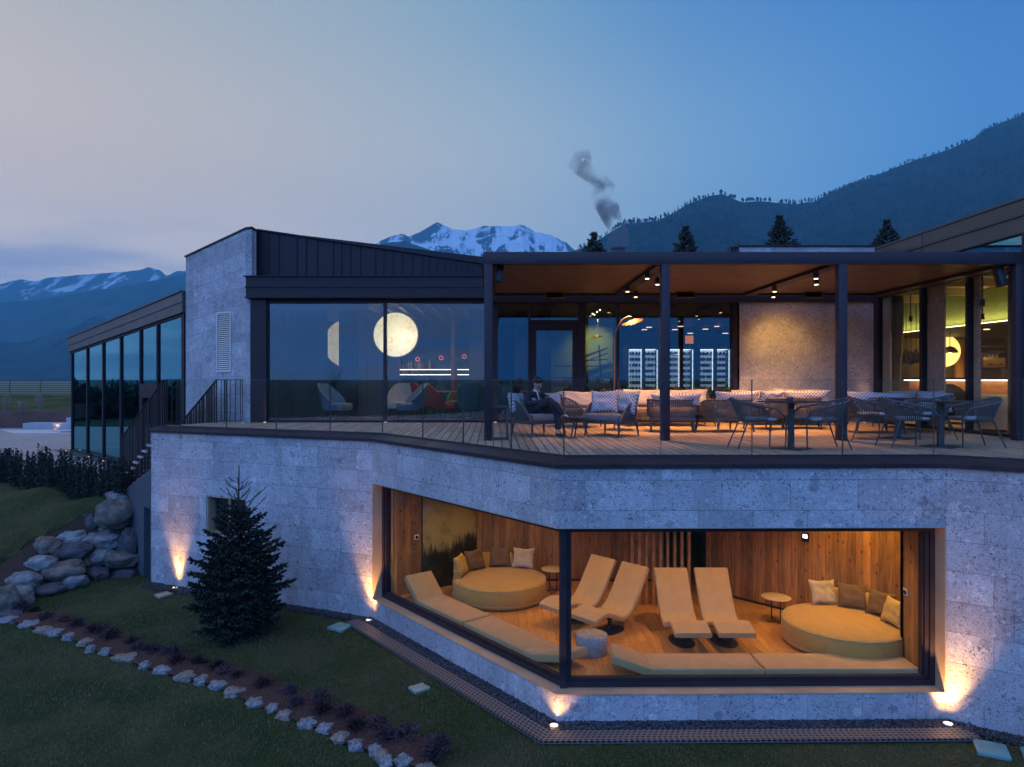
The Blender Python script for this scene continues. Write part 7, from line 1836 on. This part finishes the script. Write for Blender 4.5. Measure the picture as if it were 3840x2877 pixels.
# thin stone panels inside the glass stand in for a reflected stone wall
mb = MB(); mb.bb(9.72, 9.76, 14.96, 15.72, DK, 6.80); mb.bb(9.72, 9.76, 13.88, 14.24, DK, 6.80); mb.bb(9.72, 9.76, 17.0, 17.45, DK, 6.80); part(H, 'reflection_panel', mb, M['stone_plain'], True)
# bar counter
o = thing('bar_counter', 'long bar counter with glowing top edge and reddish wood front in the restaurant', 'counter', (12.6, 17, DK))
mb = MB(); mb.bb(12.35, 12.95, 13.6, 20.6, DK, DK+1.04); part(o, 'front', mb, pm('red_wood', (.38, .17, .08), .5, 0, .2, 4), True)
mb = MB(); mb.bb(12.2, 13.0, 13.5, 20.7, DK+1.08, DK+1.13); part(o, 'top', mb, M['metal'], True); mb = MB(); mb.bb(12.25, 12.27, 13.5, 20.7, DK+1.05, DK+1.075); part(o, 'light_strip', mb, led, True)
area('counter_wash', (12.2, 17, DK+1.05), (12.35, 17, DK+.4), 16, (1, .55, .2), 7, .03)
# shelves and machine behind
o = thing('kitchen_rack', 'steel shelves with pale edges behind the restaurant counter at the right', 'shelf', (14.6, 17.6, DK+1)); mb = MB()
for dx0, dx1, dy in ((2106, 2172, 748), (2122, 2160, 763), (2152, 2172, 760), (2106, 2140, 785), (2106, 2172, 801)): mb.bb(X(dx0, 19.6), X(dx1, 19.6), 19.6, 19.9, Z(dy, 19.6)-.02, Z(dy, 19.6)+.02)
part(o, 'shelf', mb, pm('steel_pale', (.6, .52, .38), .3, .4), True); mb = MB(); mb.bb(X(2100, 20), X(2180, 20), 19.95, 20.0, DK, 5.95); part(o, 'back_panel', mb, pm('dark_tile', (.07, .05, .035), .4), True)
p = P3(2136, 797, 19.0); o = thing('coffee_machine', 'brass coloured espresso machine on the back counter of the restaurant', 'coffee machine', tuple(p)); mb = MB(); mb.box(p+Vector((0, 0, .17)), (.62, .4, .28)); part(o, 'body', mb, pm('brass_dark', (.30, .20, .08), .35, .7), True, bev=.02)
mb = MB()
for k in range(5): mb.lathe([(.03, 0), (.04, .07)], 10, p+Vector((-.22+k*.11, 0, .32)))
part(o, 'cup', mb, white, True); mb = MB(); mb.bar(p+Vector((-.15, -.22, .12)), p+Vector((-.15, -.33, .12)), .03); mb.bar(p+Vector((.12, -.22, .12)), p+Vector((.12, -.33, .12)), .03); part(o, 'handle', mb, M['black'], True)
mb = MB(); mb.bb(13.6, 14.6, 18.6, 19.5, DK, p.z); solo('back_counter', mb, M['metal'], 'dark back counter under the espresso machine', 'counter')
m3 = M['moon'].copy(); m3.node_tree.nodes['Principled BSDF'].inputs['Emission Strength'].default_value = 1.7
for n_ in m3.node_tree.nodes:
    if n_.type == 'MIX': n_.inputs[6].default_value = (1, .80, .22, 1); n_.inputs[7].default_value = (1, .68, .15, 1)
moon(2040, 758, 21.4, .50, 'bright yellow round lamp behind the pendant in the restaurant', m3)
mb = MB(); x0_, x1_ = X(2066, 21.6), X(2082, 21.6); mb.bb(x0_, x1_, 21.6, 21.7, DK, 6.0); solo('lit_post', mb, pm('orange_wood', (.55, .27, .07), .5, 0, .2, 4), 'orange lit wooden post right of the yellow round lamp', 'post')
def pend(dx, dy, Y, lab, r, kind):
    p = P3(dx, dy, Y); zc = 6.06 if p.x > 12 else 6.97; o = thing('pendant_lamp', lab, 'pendant lamp', tuple(p), group='pendant lamps in the restaurant'); mb = MB()
    prof_ = [(r, 0), (r*.95, r*.3), (r*.6, r*.75), (r*.1, r*.95)] if kind else [(.02, -.0), (r*.9, .06), (r, .14), (r*.55, .30), (.03, .40)]
    mb.lathe(prof_, 20, p); part(o, 'shade', mb, bpy.data.materials['brass_dark'] if kind else M['black'], True, smooth=True); mb = MB(); mb.bar(p+Vector((0, 0, .1)), (p.x, p.y, zc), .012); part(o, 'cord', mb, M['black'], True)
    if kind: mb = MB(); mb.blob(p+Vector((0, 0, .02)), (.05, .05, .05), 10, 6); part(o, 'bulb', mb, led, True)
pend(2052, 762, 19.0, 'domed pendant lamp in front of the yellow round lamp', .19, True)
pend(1986, 768, 19.8, 'small glowing pendant at the right of the dark glass ones', .10, True)
for k, dx in enumerate((1930, 1944, 1957, 1968, 1979)): pend(dx, 785+(k % 2)*4, 18.6+.1*k, '%s dark teardrop pendant from the left in the rear restaurant' % names[k], .11, False)
m, t, b = newmat('curtain_cloth'); b.inputs['Roughness'].default_value = .9; f = noi(t, coord(t, 'Object', (1, 6, .3)), 3, 3); t.links.new(mixc(t, f, c4((.14, .12, .06)), c4((.30, .26, .14))), b.inputs['Base Color'])
def curtain(y0, y1, lab, tie=0.):
    mb = MB(); rows = []; n = 60; c0 = (y0+y1)/2
    for j in range(13):
        z = lerp(DK+.02, 6.9, j/12); k = 1-tie*math.exp(-((z-4.6)/.9)**2); rows.append([Vector((9.92+.045*math.sin(i*1.05+.3*j*.2)*k+.02*math.sin(i*.37), y1-(y1-lerp(y0, y1, i/n))*k, z)) for i in range(n+1)])
    mb.grid(rows); mb.grid([[p+Vector((.006, 0, 0)) for p in r_] for r_ in rows]); solo('curtain', mb, m, lab, 'curtain', 'curtains along the restaurant glass', smooth=True)
curtain(16.85, 17.45, 'olive curtain gathered at the rear end of the restaurant glass wall', .2); curtain(12.85, 13.35, 'olive curtain at the near end of the restaurant glass wall')
clothm = pm('table_linen', (.62, .58, .50), .85, 0, .05, 3, .3, 12)
def ctable(x, y, lab, r=.45):
    o = thing('laid_table', lab, 'table', (x, y, DK), group='round tables laid with white cloth'); mb = MB(); rows = []
    for j, (rr, z) in enumerate(((0.001, .76), (r*.98, .76), (r, .75), (r*1.04, .5), (r*1.10, .2), (r*1.12, .05))):
        rows.append([Vector((x+math.cos(a)*rr*(1+.05*math.sin(a*9+j)*(j > 2)), y+math.sin(a)*rr*(1+.05*math.sin(a*9+j)*(j > 2)), DK+z)) for a in [2*math.pi*k/48 for k in range(48)]])
    mb.grid(rows, wrap=True); part(o, 'cloth', mb, clothm, True, smooth=True); mb = MB(); mb.lathe([(.04, 0), (.04, .74)], 10, (x, y, DK)); part(o, 'leg', mb, M['black'], True)
    for q in (-1, 1): mb = MB(); mb.lathe([(.03, 0), (.004, .004), (.004, .08), (.035, .12), (.03, .20)], 12, (x+q*.16, y-.1, DK+.762)); solo('wine_glass', mb, M['balglass'], 'wine glass on the %s side of the %s' % ('left' if q < 0 else 'right', 'near white clothed table' if y < 15 else 'far white clothed table'), 'glass', 'glasses on the laid tables', smooth=True)
ctable(10.75, 14.6, 'round table with white cloth nearest the restaurant glass front'); ctable(11.35, 17.2, 'round table with white cloth farther back in the restaurant')
make_wing('tub_chair', 'dark dining chair standing against the near clothed table in the restaurant', (10.35, 15.25, DK), face(.3, -1), M['dark'])
for x, y, e in ((10.8, 14.0, 110), (10.8, 16.2, 110), (10.8, 18.6, 90), (13.6, 18, 120), (13.6, 15, 70), (14.2, 20.6, 100)):
    spot('restaurant_light', (x, y, 6.7 if x < 12 else 6.0), (x, y, 0), e, (1, .68, .30), 130, .8, .06)
for k, (dx, dy, Y) in enumerate(((2082, 681, 13.9), (2122, 700-9, 15.4), (1967, 713-20, 17.5))):
    mb = MB(); mb.lathe([(.04, 0), (.045, .13), (.02, .14)], 12, P3(2122 if k < 2 else 1967, (662, 690, 694)[k], (13.5, 15.3, 17.9)[k])); p = P3(2122 if k < 2 else 1967, (662, 690, 694)[k], (13.5, 15.3, 17.9)[k]); mb.bar(p+Vector((0, 0, .1)), (p.x, p.y, 6.97), .02); mb.lathe([(.0001, -.002), (.03, -.002)], 10, p)
    solo('track_spot', mb, M['black'], '%s small black track spot under the restaurant ceiling' % ('nearest', 'middle', 'rearmost')[k], 'spot lamp', 'track spots in the restaurant')
for k, (x, y) in enumerate(((12.6, 14.8), (13.4, 15.6), (12.6, 16.2), (13.6, 17.2), (12.8, 18.0), (14.4, 17.0))):
    mb = MB(); mb.lathe([(.0001, 0), (.06, 0), (.07, .006)], 14, (x, y, 6.05)); solo('recessed_light', mb, lampM, '%s recessed ceiling lamp above the restaurant counter, counted from the front' % names[k], 'ceiling light', 'recessed lamps above the counter')
# ---- grass blades near the paths
bx = [(-9, -1.2, 8.6, 15.6)]
def excl(x, y):
    w = [(-7.98, 15.9), (-2.6, 13.45), (.85, 9.05), (6.5, 9.05), (9, 7.2), (9, 30), (-8, 30)]
    if inpoly(x, y, w): return True
    d = 1498/max(y, .1); px_ = 1066+x*d; py_ = 820+CZ*d
    return px_ < -30 or px_ > 2240 or py_ > 1700
mb = grass('g', 52000, (-13, 9, 6.9, 17.5), lambda x, y: excl(x, y) or (x < -8.5 and inpoly(x, y, HILL) and rdg.random() < .2), .02, .05, M['blade'], 3)
solo('grass', mb, M['blade'], None, None, kind='stuff', base=(0, 0, 0))
